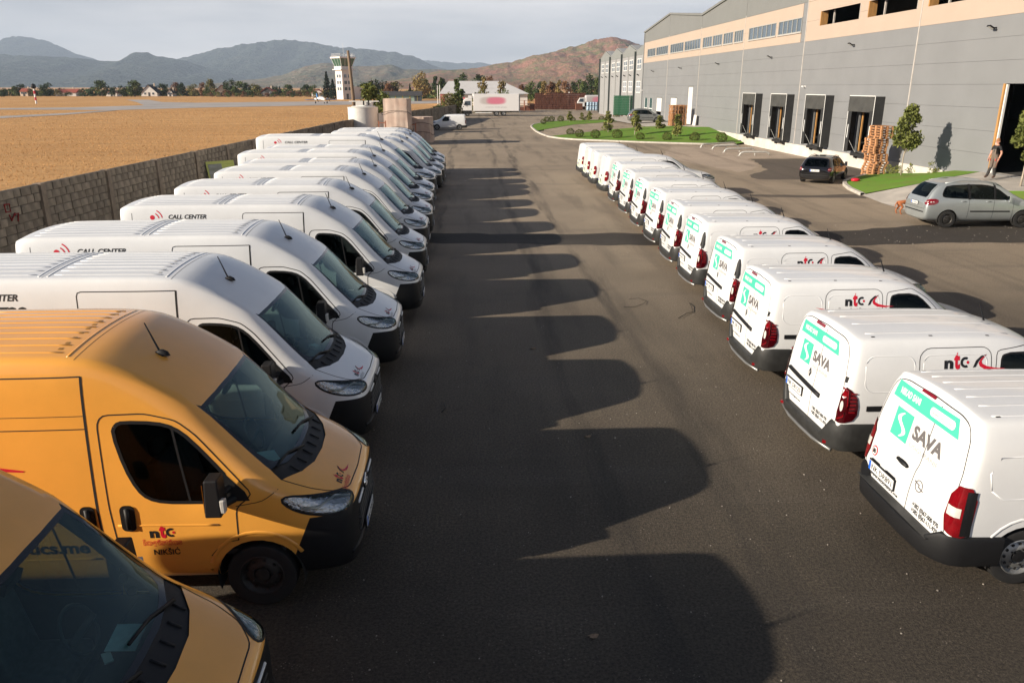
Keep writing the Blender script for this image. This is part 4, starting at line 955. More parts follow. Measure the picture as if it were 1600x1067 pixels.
sheet('asphalt_patch', wob([(16.6,45.2), (22.5,44.6), (25.4,47), (25.4,58.5), (20.8,58.2), (19.2,50.5), (16.8,47.3)], .25, seed=6), M['asphalt_mid'], .004)
sheet('pale_patch', wob([(17.0,49), (19.4,52.5), (20.8,58.8), (25.4,59.2), (25.4,70), (18,71), (14.5,60)], .25, seed=8), M['asphalt_old'], .004)
TX = lambda P: [tuple(gr(a, b).xy) for a, b in P]
sheet('taxiway', TX([(-300,168.6), (0,169.4), (120,168.2), (225,165), (300,161), (540,158.6), (760,157), (760,160.8), (540,164.2), (300,169), (180,172.6), (100,172), (0,171.6), (-300,172.2)]), M['taxi'], .02)
sheet('taxiway', TX([(-200,186), (0,182), (100,177.4), (160,173.4), (185,172.7), (165,174.8), (100,180), (0,185.4), (-200,192)]), M['taxi'], .034)
sheet('taxiway', TX([(197,156.4), (232,156.4), (253,160), (305,161), (225,165.2), (213,160)]), M['taxi'], .048)
# dry stalks
gv = MB(); rg = random.Random(3)
for i in range(75000):
    u = rg.random(); d = 17 + 175*u**1.7; a = R(rg.uniform(-8, 62)); x, y = -d*math.sin(a)*1.0 - 2, d*math.cos(a)
    wx = None
    for k in range(len(WALLP)-1):
        if WALLP[k][1] <= y <= WALLP[k+1][1]: wx = WALLP[k][0] + (WALLP[k+1][0]-WALLP[k][0])*(y-WALLP[k][1])/(WALLP[k+1][1]-WALLP[k][1])
    if y > 136: wx = -2 - (y - 136)*.2
    if wx is None or x > wx - .35: continue
    s = (.02 + .04*rg.random())*(1 + d/160); q = rg.uniform(0, 3.14); c_, s_ = math.cos(q)*s*.45, math.sin(q)*s*.45; lx, ly = rg.uniform(-.5, .5)*s, rg.uniform(-.5, .5)*s
    gv.add([(x - c_, y - s_, -.01), (x + c_, y + s_, -.01), (x + lx, y + ly, s)], [(0, 1, 2)])
M['straw'] = pm('dry_straw', (.64, .38, .165), .9, c2=(.54, .29, .11), vs_=.5, spec=.1)
me = bpy.data.meshes.new('dry_grass'); me.from_pydata(gv.v, [], gv.f); o = link('dry_grass', me, M['straw']); o['kind'] = 'stuff'; o['label'] = 'dry golden grass of the airfield beyond the block wall'; o['category'] = 'grass'
# lawns, kerbs, ramp
def kerb(name, pts, w=.16, h=.11):
    V = []; F = []; n = len(pts)
    for i, p in enumerate(pts):
        a, b = Vector(pts[max(i-1, 0)]), Vector(pts[min(i+1, n-1)]); t = (b - a); t.z = 0; t.normalize(); nn = Vector((-t.y, t.x, 0)); p = Vector(p)
        for o_, z in ((-w/2, -.05), (-w/2, h - .02), (-w/2 + .02, h), (w/2 - .02, h), (w/2, h - .02), (w/2, -.05)): V.append(p + nn*o_ + Vector((0, 0, z)))
    for i in range(n-1):
        for k in range(5): F.append((i*6 + k, i*6 + k+1, (i+1)*6 + k+1, (i+1)*6 + k))
    return struct(MB().add(V, F).build(name, M['kerb'], None, True, angle=35))
G3 = lambda P: [tuple(gr(a, b, z)) for a, b, z in P]
KA = G3([(1150,226.5,.02), (1100,226,.02), (1050,224.6,.02), (1000,223,.02), (950,221,.02), (900,219,.02), (875,217,.02), (858,214.5,.02), (846,210,.02), (838,206,.02), (831,200,.02), (830,197.5,.02), (834,195,.02), (850,192.2,.03), (870,190,.05)])
kerb('kerb', KA, .22, .12)
LA = [tuple(Vector(p) + Vector((0, 0, .08))) for p in KA[:8]]
sheet('lawn', LA + G3([(900,208.6,.28), (950,203,.42), (1010,198,.7), (1060,197,.85)]) + [(24.0,85.5,1.0), (25.6,85.5,1.0), (25.6,80,.62), (25.6,74,.16)], M['lawn'])
sheet('lawn', [tuple(Vector(p) + Vector((0, 0, .08))) for p in KA[9:15]] + G3([(950,187,.5), (1000,185,.7), (1000,187.6,.66), (950,191,.42), (895,195,.22), (850,202.5,.1)]), M['lawn'])
sheet('inner_road', [tuple(Vector(KA[7]) + Vector((.3, .3, .05))), tuple(Vector(KA[8]) + Vector((.3, 0, .05)))] + G3([(850,202.9,.07), (895,195.4,.19), (950,191.4,.39), (1000,188,.63), (1060,195,.84), (1010,198.5,.67), (950,203.6,.38), (900,209.3,.24)]), M['asphalt'])
sheet('warehouse_pad', [(20.5,93,.69), (24.0,85.6,.99), (25.64,85.6,.99), (25.64,126,.78), (20.8,126,.60), (20.2,117,.58)], M['concrete'])
ICE = [(19.3,37.9,.02), (19.75,40.2,.02), (20.28,41.9,.02), (20.9,43.3,.02), (21.9,44.6,.02), (23.4,46.2,.02), (24.6,47.4,.02)]
kerb('kerb', ICE, .22, .12)
sheet('lawn', [(x + .1, y, z + .09) for x, y, z in ICE] + [(25.6,47.4,.1), (25.6,45,.32), (25.6,43,.55), (25.6,40.8,.90), (25.6,38.7,1.05), (23.6,38.0,.86), (21.6,37.6,.56)], M['lawn'])
sheet('ramp', [(19.25,37.9,.035), (21.6,37.55,.555), (23.6,37.95,.855), (25.6,38.65,1.05), (26.2,38.65,1.06), (26.2,31,1.06), (25.0,31.2,1.03), (22.6,33.2,.80), (20.2,32.3,.16), (18.8,32.8,.02), (18.9,35.2,.02)], M['concrete'])
KD = [(18.75,32.7,.0), (20.0,32.1,.05), (21.2,30.6,.1), (22.3,27.5,.1), (23,20,.1)]
kerb('kerb', KD, .2, .11)
sheet('lawn', [(20.2,32.2,.20), (22.6,33.1,.82), (25.0,31.1,1.04), (25.6,30.6,1.05), (25.6,18,.9), (23.1,20,.2), (22.45,27.5,.2), (21.35,30.7,.2)], M['lawn'])

# ---------------------------------------------------------------- block wall along the field
M['block'] = pm('concrete_block', (.33, .275, .205), .95, var=.45, vs_=2.3, bump=.6, bs=22); M['block_b'] = pm('weathered_block', (.285, .235, .175), .95, var=.4, vs_=2.6, bump=.6, bs=22); M['block_c'] = pm('pale_block', (.38, .315, .235), .95, var=.4, vs_=2.6, bump=.6, bs=22)
M['mortar'] = pm('mortar', (.14, .117, .09), .95, var=.4, vs_=4); M['pilaster'] = pm('concrete_post', (.31, .245, .18), .9, var=.35, vs_=3, bump=.4)
wall = empty('block_wall', (0, 0, 0)); tag(wall, 'grey brown concrete block wall with posts between the yard and the dry field', 'wall')
bmesh_cache = {}
def block_mesh(mi, L0):
    k = (mi, round(L0, 2))
    if k not in bmesh_cache:
        rb = random.Random(mi*7 + 1); mb = MB(); d = .05
        x, y, z = .09, L0/2, .119
        mb.box((0, 0, 0), (2*x, 2*y, 2*z)); b = bmesh.new(); m0 = mb.mesh('block'); b.from_mesh(m0); bmesh.ops.bevel(b, geom=b.edges[:], offset=.012, segments=1, affect='EDGES')
        for v in b.verts: v.co += Vector((rb.uniform(-.004, .004), rb.uniform(-.005, .005), rb.uniform(-.004, .004)))
        b.to_mesh(m0); b.free(); m0.materials.append([M['block'], M['block_b'], M['block_c']][mi % 3]); bmesh_cache[k] = m0
    return bmesh_cache[k]
rest = MB(); rb = random.Random(5); WH = 2.32; nb = 0
def seg_walk():
    for i in range(len(WALLP)-1):
        a, b = Vector(WALLP[i]), Vector(WALLP[i+1]); yield i, a, b
core = MB()
for i, a, b in seg_walk():
    d = (b - a); Lw = d.length; t = d.normalized(); ang = math.atan2(t.y, t.x) - math.pi/2; npan = max(1, round(Lw/4.5)); pl = Lw/npan
    core = MB().box(((a.x+b.x)/2, (a.y+b.y)/2, WH/2 - .02), (.12, Lw, WH - .06), rz=ang).build('mortar_bed', M['mortar'], wall)
    for p in range(npan):
        p0 = a + t*(pl*p); MB().box((p0.x + .02, p0.y, WH/2 - .02), (.26, .26, WH - .03), rz=ang).build('post', M['pilaster'], wall)
        for row in range(9):
            z = .128 + row*.252; s = .14 + (.0 if row % 2 else 0); first = True
            while s < pl - .16:
                Lb = .38 if (first and row % 2) else rb.choice([.48, .50, .52, .36]); first = False; Lb = min(Lb, pl - .14 - s)
                if Lb < .08: break
                c = p0 + t*(s + Lb/2); near = 19.5 < c.y < 47 and row >= 3 and nb < 300
                mi = rb.choice([0, 0, 0, 1, 1, 2]) + 3*rb.randint(0, 1)
                jit = rb.uniform(-.012, .012)
                if near:
                    o = link('block', block_mesh(mi, round(Lb - .015, 2)), None, wall, (c.x + jit, c.y, z)); o.rotation_euler = (rb.uniform(-.012, .012), 0, ang + rb.uniform(-.01, .01)); nb += 1
                else: rest.box((c.x + jit, c.y, z), (.18, Lb - .015, .241), rz=ang); rest.m[-6:] = [mi % 3]*6
                s += Lb
o = rest.build('blockwork', None, wall, mats=[M['block'], M['block_b'], M['block_c']]); o['kind'] = 'stuff'
M['graffiti'] = pm('red_spray', (.32, .02, .02), .8, var=.4, vs_=9)
pw = Vector((-13.55 + .115, 21.6)) ; Ym = at(18, 330, 22).y
def wx_at(y):
    for i, a, b in seg_walk():
        if a.y <= y <= b.y: return a.x + (b.x - a.x)*(y - a.y)/(b.y - a.y)
def on_wall(px, py):
    y = 22.
    for _ in range(12): X_ = wx_at(y) + .125; r_ = ray(px, py); y = r_.y*X_/r_.x
    return Vector((X_ + .01, y, CAM_H + r_.z*X_/r_.x))
for st in ([(6,320), (14,319), (16,331), (9,332), (6,320)], [(14,336), (18,345), (23,333)], [(23,336), (28,333), (28,346)]):
    P = [on_wall(*q) for q in st]; MB().tube(P, .022, 5).build('painted_mark', M['graffiti'], wall)

M['pvc_l'] = pm('head_curtain_cloth', (.060, .059, .054), .6, var=.3, vs_=2); M['dock_lamp'] = pm('amber_lens', (.65, .22, .01), .3); M['pane_l'] = pm('pale_pane', (.22, .25, .28), .08, coat=.5); M['pipe'] = pm('dark_pipe', (.035, .045, .045), .5)
# ---------------------------------------------------------------- warehouse
XW = 25.65
M['clad'] = pm('grey_cladding', (.205, .209, .213), .55, var=.08, vs_=.5, bump=.05, bs=3); M['clad_d'] = pm('dark_grey_cladding', (.185, .188, .18), .55, var=.06, vs_=.5); M['beige'] = pm('beige_cladding', (.43, .34, .27), .6, var=.05, vs_=.6)
M['flash'] = pm('pale_flashing', (.50, .46, .42), .5, var=.2); M['frame'] = pm('window_frame', (.33, .33, .31), .5); M['wframe'] = pm('white_frame', (.72, .71, .68), .5); M['wood'] = pm('timber_lining', (.48, .25, .08), .7, var=.35, vs_=6, vscale=(1, 1, .2))
M['pane'] = pm('window_pane', (.06, .085, .11), .06, coat=.6, spec=.8); M['hall'] = pm('hall_inside', (.05, .047, .045), .9, var=.3); M['roof'] = pm('roof_sheet', (.34, .34, .33), .5, var=.1); M['pvc'] = pm('dock_curtain', (.028, .028, .028), .5, var=.35, vs_=2.5); M['doorw'] = pm('white_door', (.74, .72, .68), .5, var=.1, vs_=3)
wh = empty('warehouse', (XW, 60, 0)); tag(wh, 'long grey and beige clad warehouse with loading docks along the right side', 'warehouse')
def wp(name, mb, mat, parent=None, **k):
    o = mb.build(name, mat, parent or wh, **k)
    o.location = (-XW, -60, 0) if (parent is None or parent is wh) else (0, 0, 0); return o
SE = [120.6, 105.7, 91.0, 76.5, 62.5, 46.5, 31.0, 16.0]
ROOFP = [(120.6,12.6), (105.7,13.9), (91,12.6), (76.5,14.0), (62.5,12.7), (46.5,14.2), (31,12.7), (16,14.0)]
DOCK = [50.9, 58.0, 65.05, 72.1]
OPEN = [(y - 1.35, y + 1.35, .95, 4.0) for y in DOCK] + [(32.6, 38.15, 1.05, 5.25), (108.0, 110.9, 1.0, 3.65), (100.1, 103.1, 1.0, 3.75), (93.0, 94.9, .85, 5.08), (116.6, 118.6, 1.1, 3.55), (113.4, 115.5, 1.1, 3.55)]
WIN = [(113.1,118.1,5), (106.0,112.6,6), (98.3,104.7,6), (91.1,97.8,6), (86.8,90.2,4), (83.3,86.5,4), (79.9,82.9,4), (76.9,79.5,4), (68.7,75.4,6), (63.4,68.2,5)]
HOLE = [(54.0,60.1,9.33,10.30), (47.0,52.9,9.33,10.30), (39.5,45.9,9.35,10.35), (33,38.9,9.35,10.35)]
ZW0, ZW1 = 9.10, 10.18
OPEN += [(a, b, ZW0, ZW1) for a, b, _ in WIN] + HOLE
def sub(rc, ho):
    out = []
    for (a, b, c, d) in rc:
        (e, f, g, h) = ho
        if f <= a or e >= b or h <= c or g >= d: out.append((a, b, c, d)); continue
        if e > a: out.append((a, e, c, d))
        if f < b: out.append((f, b, c, d))
        m0, m1 = max(a, e), min(b, f)
        if g > c: out.append((m0, m1, c, g))
        if h < d: out.append((m0, m1, h, d))
    return out
ZR = [.80, 1.92, 3.02, 4.12, 5.22, 6.32, 7.38, 8.36, 9.76, 11.15]
for k in range(len(SE)-1):
    y1, y0 = SE[k], SE[k+1]
    for j in range(len(ZR)-1):
        z0, z1 = ZR[j], ZR[j+1]; rc = [(y0 + .03, y1 - .03, z0 + .005, z1 - .005)]
        for ho in OPEN: rc = sub(rc, ho)
        if k == 3 and z0 > 8.3:
            pil = [(max(a, y0), min(b, 63.3), c, d) for a, b, c, d in rc if a < 63.3]; rc = [(max(a, 63.33), b, c, d) for a, b, c, d in rc if b > 63.4]
            for q in pil: wp('wall_panel', MB().bb((XW - .01, q[0], q[2]), (XW + .12, q[1], q[3])), M['clad'])
        if not rc: continue
        for a, b, c, d in rc: wp('wall_panel', MB().bb((XW, a, c), (XW + .12, b, d)), M['beige'] if z0 > 8.3 else M['clad'])
    # gable end above the band
    rp0 = [q for q in ROOFP if abs(q[0]-y0) < .1][0]; rp1 = [q for q in ROOFP if abs(q[0]-y1) < .1][0]; near = y1 < 63
    wp('gable_panel', MB().prism([(y0 + .03,11.16), (y1 - .03,11.16), (y1 - .03,rp1[1]), (y0 + .03,rp0[1])], XW, XW + .12, lambda a, b, z: (z, a, b)), M['beige'] if near else M['clad_d'])
    wp('eaves_trim', MB().prism([(y0,rp0[1] - .12), (y1,rp1[1] - .12), (y1,rp1[1] + .10), (y0,rp0[1] + .10)], XW - .14, XW - .01, lambda a, b, z: (z, a, b)), M['clad_d'])
    wp('roof_sheet', MB().prism([(y0,rp0[1]), (y1,rp1[1]), (y1,rp1[1] + .08), (y0,rp0[1] + .08)], XW - .008, 72, lambda a, b, z: (z, a, b)), M['roof'])
    wp('seam_strip', MB().bb((XW - .03, y1 - .045, .85), (XW + .02, y1 + .045, 11.3)), M['flash'])
# inside and rear
wp('hall_floor', MB().bb((XW + .14, 16, .85), (71, 120.5, 1.04)), M['hall']); wp('hall_ceiling', MB().bb((XW + .14, 16, 8.40), (71, 120.5, 8.5)), M['hall']); wp('rear_wall', MB().bb((71.02, 16, .5), (71.2, 120.5, 13)), M['clad'])
wp('end_wall', MB().bb((XW + .13, 15.8, .5), (71, 15.98, 12.6)), M['clad']); wp('end_wall', MB().bb((XW + .13, 120.45, .5), (71, 120.58, 12.58)), M['clad']); wp('inner_wall', MB().bb((XW + 6.5, 47, 1.05), (XW + 6.6, 120, 8.38)), M['hall'])
wp('plinth', MB().bb((XW - .09, 38.2, -.05), (XW + .13, 91.2, .80)), M['plinth']); wp('plinth', MB().bb((XW - .088, 91.25, -.05), (XW + .128, 120.5, .80)), M['plinth']); wp('plinth', MB().bb((XW - .087, 16, -.05), (XW + .127, 32.5, .80)), M['plinth'])
for a, b, n in WIN:
    mb = MB(); f = .07
    mb.bb((XW - .03, a, ZW0), (XW + .08, b, ZW0 + f)); mb.bb((XW - .03, a, ZW1 - f), (XW + .08, b, ZW1)); mb.bb((XW - .03, a, ZW0 + f), (XW + .08, a + f, ZW1 - f)); mb.bb((XW - .03, b - f, ZW0 + f), (XW + .08, b, ZW1 - f))
    pw_ = (b - a - 2*f)/n
    for i in range(1, n): mb.bb((XW - .02, a + f + pw_*i - .035, ZW0 + f + .002), (XW + .07, a + f + pw_*i + .035, ZW1 - f - .002))
    w = wp('window', mb, M['frame'])
    wp('sill', MB().bb((XW - .09, a - .06, ZW0 - .06), (XW + .02, b + .06, ZW0 - .004)), M['flash'], w)
    for i in range(n): wp('pane', MB().bb((XW + .03, a + f + pw_*i + .038, ZW0 + f + .003), (XW + .045, a + f + pw_*(i+1) - .038, ZW1 - f - .003)), M['pane'], w)
for a, b, c, d in HOLE:
    mb = MB(); f = .10
    mb.bb((XW - .02, b - f, c), (XW + .5, b, d)); wp('opening_lining', mb, M['wood']); wp('opening_lining', MB().bb((XW - .02, a, c), (XW + .5, a + f*.6, d)), M['flash'])
    wp('opening_post', MB().bb((XW + .4, b - 1.3, c), (XW + .5, b - 1.2, d)), M['flash'])
    wp('loft_wall', MB().bb((XW + 5.1, a - 1, 8.55), (XW + 5.2, b + 1, 11.1)), M['hall'])
for y in DOCK:
    d = empty('dock_shelter', (XW - XW, y - 60, 0)); d.parent = wh; X0 = -.62
    zt, zb_ = 4.52, 1.0; hw_ = 1.70
    for s_ in (-1, 1):
        MB().bb((X0, s_*hw_ - .012, zb_), (-.012, s_*hw_ + .012, zt)).build('side_curtain', M['pvc'], d)
        MB().bb((X0 - .004, s_*hw_ - (.50 if s_ > 0 else 0), zb_ + .002), (X0 + .016, s_*hw_ + (.50 if s_ < 0 else 0), zt - .85)).build('front_flap', M['pvc'], d)
        MB().bb((X0 - .02, s_*hw_ - .025, zb_), (X0 - .006, s_*hw_ + .025, zt + .03)).build('edge_strip', M['wframe'], d)
        MB().bb((X0 - .016, s_*(hw_ - .25) - .035, 1.9), (X0 - .006, s_*(hw_ - .25) + .035, 2.75)).build('guide_stripe', M['wht'], d)
        MB().bb((-.24, s_*.85 - .14, .62), (-.10, s_*.85 + .14, 1.0)).build('dock_bumper', M['rubber'], d)
    MB().bb((X0, -hw_ + .014, zt - .02), (-.012, hw_ - .014, zt)).build('roof_curtain', M['pvc'], d)
    hc = MB(); n = 12
    V = [(X0 - .004 + .03*math.sin(i*.9 + y), -hw_ + 2*hw_*i/n, z) for z in (zt - .001, zt - .95) for i in range(n+1)]
    hc.add(V, [(i, i+1, n+2+i, n+1+i) for i in range(n)]); hc.build('head_curtain', M['pvc_l'] if 'pvc_l' in M else M['pvc'], d, True)
    MB().bb((X0 - .02, -hw_ - .02, zt + .004), (X0 - .006, hw_ + .02, zt + .05)).build('edge_strip', M['wframe'], d)
    MB().bb((-.5, -.95, .78), (-.10, .95, .96)).build('dock_leveller', M['rubber'], d); MB().box((-.13, 0, .85), (.03, .16, .12)).build('dock_lamp', M['dock_lamp'] if 'dock_lamp' in M else M['red_lens'], d)
    MB().bb((.14, -1.35, 1.05), (.18, .1 if y > 55 else -.9, 4.0)).build('sliding_door', M['doorw'], d); MB().bb((.06, .98, 1.05), (.13, 1.10, 4.0)).build('door_jamb', M['wood'], d)
    MB().bb((.12, -.95, 2.55), (.139, -.35, 3.05)).build('door_window', M['pane'], d) if y > 55 else None
    MB().tube([(-.30, .72, 1.0), (-.55, 1.25, 1.75)], .012, 6).build('stay_rod', M['frame'], d)
for a, b, c, d, nm in [(108.0,110.9,1.0,3.65,'roller_door'), (100.1,103.1,1.0,3.75,'roller_door'), (93.0,94.9,.85,5.08,'tall_door')]:
    q = wp(nm, MB().bb((XW + .04, a, c + (.9 if nm[0] == 'r' else 0)), (XW + .09, b, d)), M['doorw']); wp('door_head', MB().bb((XW - .04, a - .05, d), (XW + .06, b + .05, d + .12)), M['clad_d'], q)
for a, b in [(116.6,118.6), (113.4,115.5)]:
    mb = MB(); mb.bb((XW, a, 1.1), (XW + .08, a + .1, 3.55)); mb.bb((XW, b - .1, 1.1), (XW + .08, b, 3.55)); mb.bb((XW, a + .1, 2.1), (XW + .08, b - .1, 2.2)); q = wp('entrance', mb, M['wframe']); wp('pane', MB().bb((XW + .03, a + .1, 1.1), (XW + .05, b - .1, 3.55)), M['pane'], q)
gd = wp('gate_jamb', MB().bb((XW - .05, 38.03, 1.06), (XW + .02, 38.15, 5.25)), M['wood']); wp('gate_flashing', MB().bb((XW + .02, 37.94, 1.06), (XW + .12, 38.02, 5.22)), M['wframe'])
for y, z in [(113.4,7.15), (98.6,7.25), (83.7,7.35), (69.0,7.5), (54.2,7.78), (39.5,7.85)]:
    l_ = wp('flood_lamp', MB().box((XW - .30, y, z), (.30, .26, .07), ry=.5).box((XW - .1, y, z - .02), (.26, .06, .06)), M['plastic']); wp('lamp_glass', MB().box((XW - .318, y, z - .036), (.22, .20, .012), ry=.5), M['white_lens'], l_)
for y, z in [(61.5,5.15), (120.2,4.6)]:
    l_ = wp('camera_mount', MB().box((XW - .12, y, z), (.24, .05, .05)).box((XW - .02, y, z - .05), (.04, .16, .16)), M['wframe']); wp('camera_body', MB().tube([(XW - .22, y + .12, z - .02), (XW - .22, y - .14, z - .07)], .05, 8), M['wframe'], l_)
wp('downpipe', MB().tube([(XW - .06, 120.45, 1), (XW - .06, 120.45, 12.4)], .06, 8), M['clad'])
# older hall beyond
oh = empty('old_hall', (XW, 140, 0)); tag(oh, 'older grey hall with saw-tooth gables and white windows beyond the warehouse', 'hall')
def op(name, mb, mat, parent=None):
    o = mb.build(name, mat, parent or oh); o.location = (-XW, -140, 0) if parent is None else (0, 0, 0); return o
M['old_clad'] = pm('old_cladding', (.29, .29, .288), .6, var=.08, vs_=.4); M['old_gable'] = pm('old_gable', (.215, .225, .215), .6, var=.1, vs_=.5)
ys = [120.8, 126.2, 137.6, 149.0, 160.4]
for k in range(4):
    a, b = ys[k] + .02, ys[k+1] - .02; XO = XW + .02 + .002*k
    op('hall_wall', MB().bb((XO, a, 0), (XO + .2, b, 9.6)), M['old_clad'])
    mid = (a + b)/2 if k else a; pk = 11.35 if k else 11.0
    op('gable_panel', MB().prism([(a,9.62), (b,9.62), (b,10.3), (mid,pk)] + ([(a,10.3)] if k else []), XO, XO + .2, lambda p, q, z: (z, p, q)), M['old_gable'])
    op('roof_sheet', MB().prism([(a,10.3 if k else pk), (mid,pk), (b,10.3), (b,10.36), (mid,pk + .07), (a,10.36 if k else pk + .07)], XO + .22, 60, lambda p, q, z: (z, p, q)), M['roof'])
    op('downpipe', MB().bb((XO - .28, b - .15, .3), (XO - .02, b + .13, 10.2)), M['pipe'] if 'pipe' in M else M['old_gable'])
    for c0 in ([.30, .72] if k else [.5]):
        yc = a + (b - a)*c0
        for z0, z1 in ((7.5, 9.1), (4.2, 5.9)):
            if z0 < 5 and k > 1: continue
            mb = MB(); w2 = 1.55
            for yy in (-w2, -.06, w2 - .12): mb.bb((XO - .05, yc + yy, z0), (XO - .008, yc + yy + .12, z1))
            for zz in (z0, (z0 + z1)/2 - .05, z1 - .11): mb.bb((XO - .06, yc - w2, zz), (XO - .052, yc + w2, zz + .11))
            w = op('window', mb, M['wframe'])
            op('pane', MB().bb((XO - .030, yc - w2 + .12, z0 + .1), (XO - .006, yc + w2 - .12, z1 - .1)), M['pane_l'] if 'pane_l' in M else M['pane'], w)
        op('hall_lamp', MB().box((XO - .2, yc, 6.8), (.35, .25, .12), ry=.5), M['plastic'])
    op('seam_strip', MB().bb((XO - .06, mid - .12, .3), (XO - .01, mid + .12, 9.6)), M['old_gable'])
op('end_wall', MB().bb((XW + .2, 160.3, 0), (60, 160.5, 10.3)), M['old_clad'])
# ---------------------------------------------------------------- hills
def hill(name, crest, D, depth, mat, seed, rough=1., base=-2, nx=260, ny=36, amp=.10):
    """ridge with its own distance and depth; crest given by the outline seen from the yard"""
    px0, px1 = crest[0][0], crest[-1][0]; V = []; F = []
    def H(px):
        for i in range(len(crest)-1):
            if crest[i][0] <= px <= crest[i+1][0]:
                t = (px - crest[i][0])/(crest[i+1][0] - crest[i][0]); t = t*t*(3 - 2*t)*.5 + t*.5; return crest[i][1]*(1-t) + crest[i+1][1]*t
    for j in range(ny + 1):
        t = j/ny; s = t/.55 if t < .55 else (1 - t)/.45; s = max(0, s); prof = s**.85*(1 - .12*math.sin(s*math.pi))
        for i in range(nx + 1):
            px = px0 + (px1 - px0)*i/nx; c = at(px, H(px), D); k = (D + depth*(t - .55))/D
            x, y = c.x*(1 + (k - 1)*.4), D*k; h = max(0, c.z)
            nn = noise.fractal((x/D*9 + seed, y/D*9, seed*3.1), 1.0, 2.0, 7)
            rid = noise.fractal((x/D*22 + seed, t*2.2, seed*1.7), 1.0, 2.0, 5)
            z = h*prof*(1 + (amp*nn*1.6 + amp*2.4*rid)*rough*(1 - .85*s**5)) + h*.035*noise.fractal((x/D*110, y/D*70, seed), 1.0, 2.0, 4); V.append((x, y, z + base*(1 - s)))
    for j in range(ny):
        for i in range(nx): F.append((j*(nx+1)+i, j*(nx+1)+i+1, (j+1)*(nx+1)+i+1, (j+1)*(nx+1)+i))
    return struct(MB().add(V, F).build(name, mat, None, True))
def hill_mat(name, cols, s1, s2):
    m = bpy.data.materials.new(name); m.use_nodes = True; t, N, l, b = nodes_of(m); v = mapped(t, (1, 1, 1.5))
    base = mixrgb(t, noise_out(t, v, s1, 6, .65, .40, .62), cols[0], cols[1]); base = mixrgb(t, noise_out(t, v, s2, 5, .7, .48, .62), base, cols[2]); base = mixrgb(t, noise_out(t, v, s2*2.7, 4, .7, .56, .66), base, cols[3])
    l(base, b.inputs['Base Color']); b.inputs['Roughness'].default_value = 1; b.inputs['Specular IOR Level'].default_value = 0
    bp = N.new('ShaderNodeBump'); bp.inputs['Strength'].default_value = 1; bp.inputs['Distance'].default_value = .35/s2; l(noise_out(t, v, s2*1.6, 4, .7), bp.inputs['Height']); l(bp.outputs[0], b.inputs['Normal']); return m
M['hill_far'] = hill_mat('far_forest', [(.030, .042, .034), (.055, .064, .048), (.026, .034, .028), (.10, .10, .085)], .0014, .005)
M['hill_mid'] = hill_mat('scrub_slope', [(.11, .12, .07), (.18, .15, .10), (.22, .15, .10), (.32, .28, .23)], .004, .02)
M['hill_red'] = hill_mat('autumn_slope', [(.15, .16, .065), (.29, .14, .095), (.36, .17, .125), (.08, .105, .05)], .010, .05)
hill('hills', [(-900,125), (-500,80), (-250,62), (-80,66), (0,62), (20,57), (45,59), (70,63), (125,87), (200,110), (260,130), (300,135)], 9000, 3600, M['hill_far'], 3)
hill('hills', [(560,132), (620,100), (660,92), (710,99), (751,97), (764,100), (850,112), (1000,128), (1200,134)], 10500, 2600, M['hill_far'], 9)
hill('hills', [(180,134), (240,110), (277,91), (337,77), (388,70), (452,61.5), (472,63.5), (540,74), (610,79), (635,85), (692,107), (740,124), (800,134)], 7400, 3000, M['hill_far'], 5)
hill('hills', [(-800,118), (-500,95), (-200,84), (0,86), (50,86), (110,90), (165,96), (190,94), (209,82), (219,81), (250,89), (277,93), (337,108), (405,128), (440,135)], 6000, 3000, M['hill_far'], 2)
hill('hills', [(300,134), (400,124), (440,118), (480,103), (500,99), (529,101), (563,104), (610,102), (635,109), (679,108.5), (729,109), (800,116), (900,130)], 3600, 1700, M['hill_mid'], 6)
hill('hills', [(560,135), (640,122), (690,110), (729,108), (798,97.5), (836,88), (898,72), (923,63), (939,59), (955,57.5), (975,62), (990,67), (1010,75), (1100,104), (1300,126), (1600,134)], 2600, 1500, M['hill_red'], 8, nx=420, ny=80)
# pale quarry scar on the middle slope
M['quarry'] = hill_mat('quarry_rock', [(.55, .46, .42), (.42, .34, .30), (.36, .27, .24), (.2, .16, .13)], .02, .06)

hill('hills', [(420,134), (442,126), (460,120.5), (475,119), (490,121), (505,124), (522,134)], 3000, 420, M['quarry'], 12, nx=90, ny=24)
# ---------------------------------------------------------------- trees and shrubs
def leaf_mat(name, a, b, sc=1.2):
    m = pm(name, a, .75, c2=b, vs_=sc, spec=.2, detail=4, lo=.30, hi=.70)
    bs = m.node_tree.nodes['Principled BSDF']; bs.inputs['Subsurface Weight'].default_value = 0; return m
LM = {'green': leaf_mat('green_leaves', (.095, .125, .030), (.040, .062, .018)), 'dark': leaf_mat('dark_leaves', (.050, .075, .024), (.022, .036, .015)), 'olive': leaf_mat('olive_leaves', (.19, .17, .055), (.085, .090, .030)),
      'yellow': leaf_mat('yellow_leaves', (.30, .21, .075), (.16, .13, .05)), 'brown': leaf_mat('brown_leaves', (.24, .12, .06), (.13, .075, .045)), 'conifer': leaf_mat('needles', (.022, .036, .018), (.012, .020, .012)),
      'street': leaf_mat('street_leaves', (.17, .18, .045), (.075, .095, .024), 3), 'box': leaf_mat('clipped_leaves', (.12, .13, .030), (.06, .075, .02), 6), 'birch': leaf_mat('birch_leaves', (.22, .22, .06), (.11, .12, .035), 3)}
M['bark'] = pm('bark', (.10, .075, .055), .9, var=.4, vs_=8, bump=.5); M['bark_p'] = pm('pale_bark', (.45, .38, .30), .85, var=.4, vs_=9)
_tt = {}
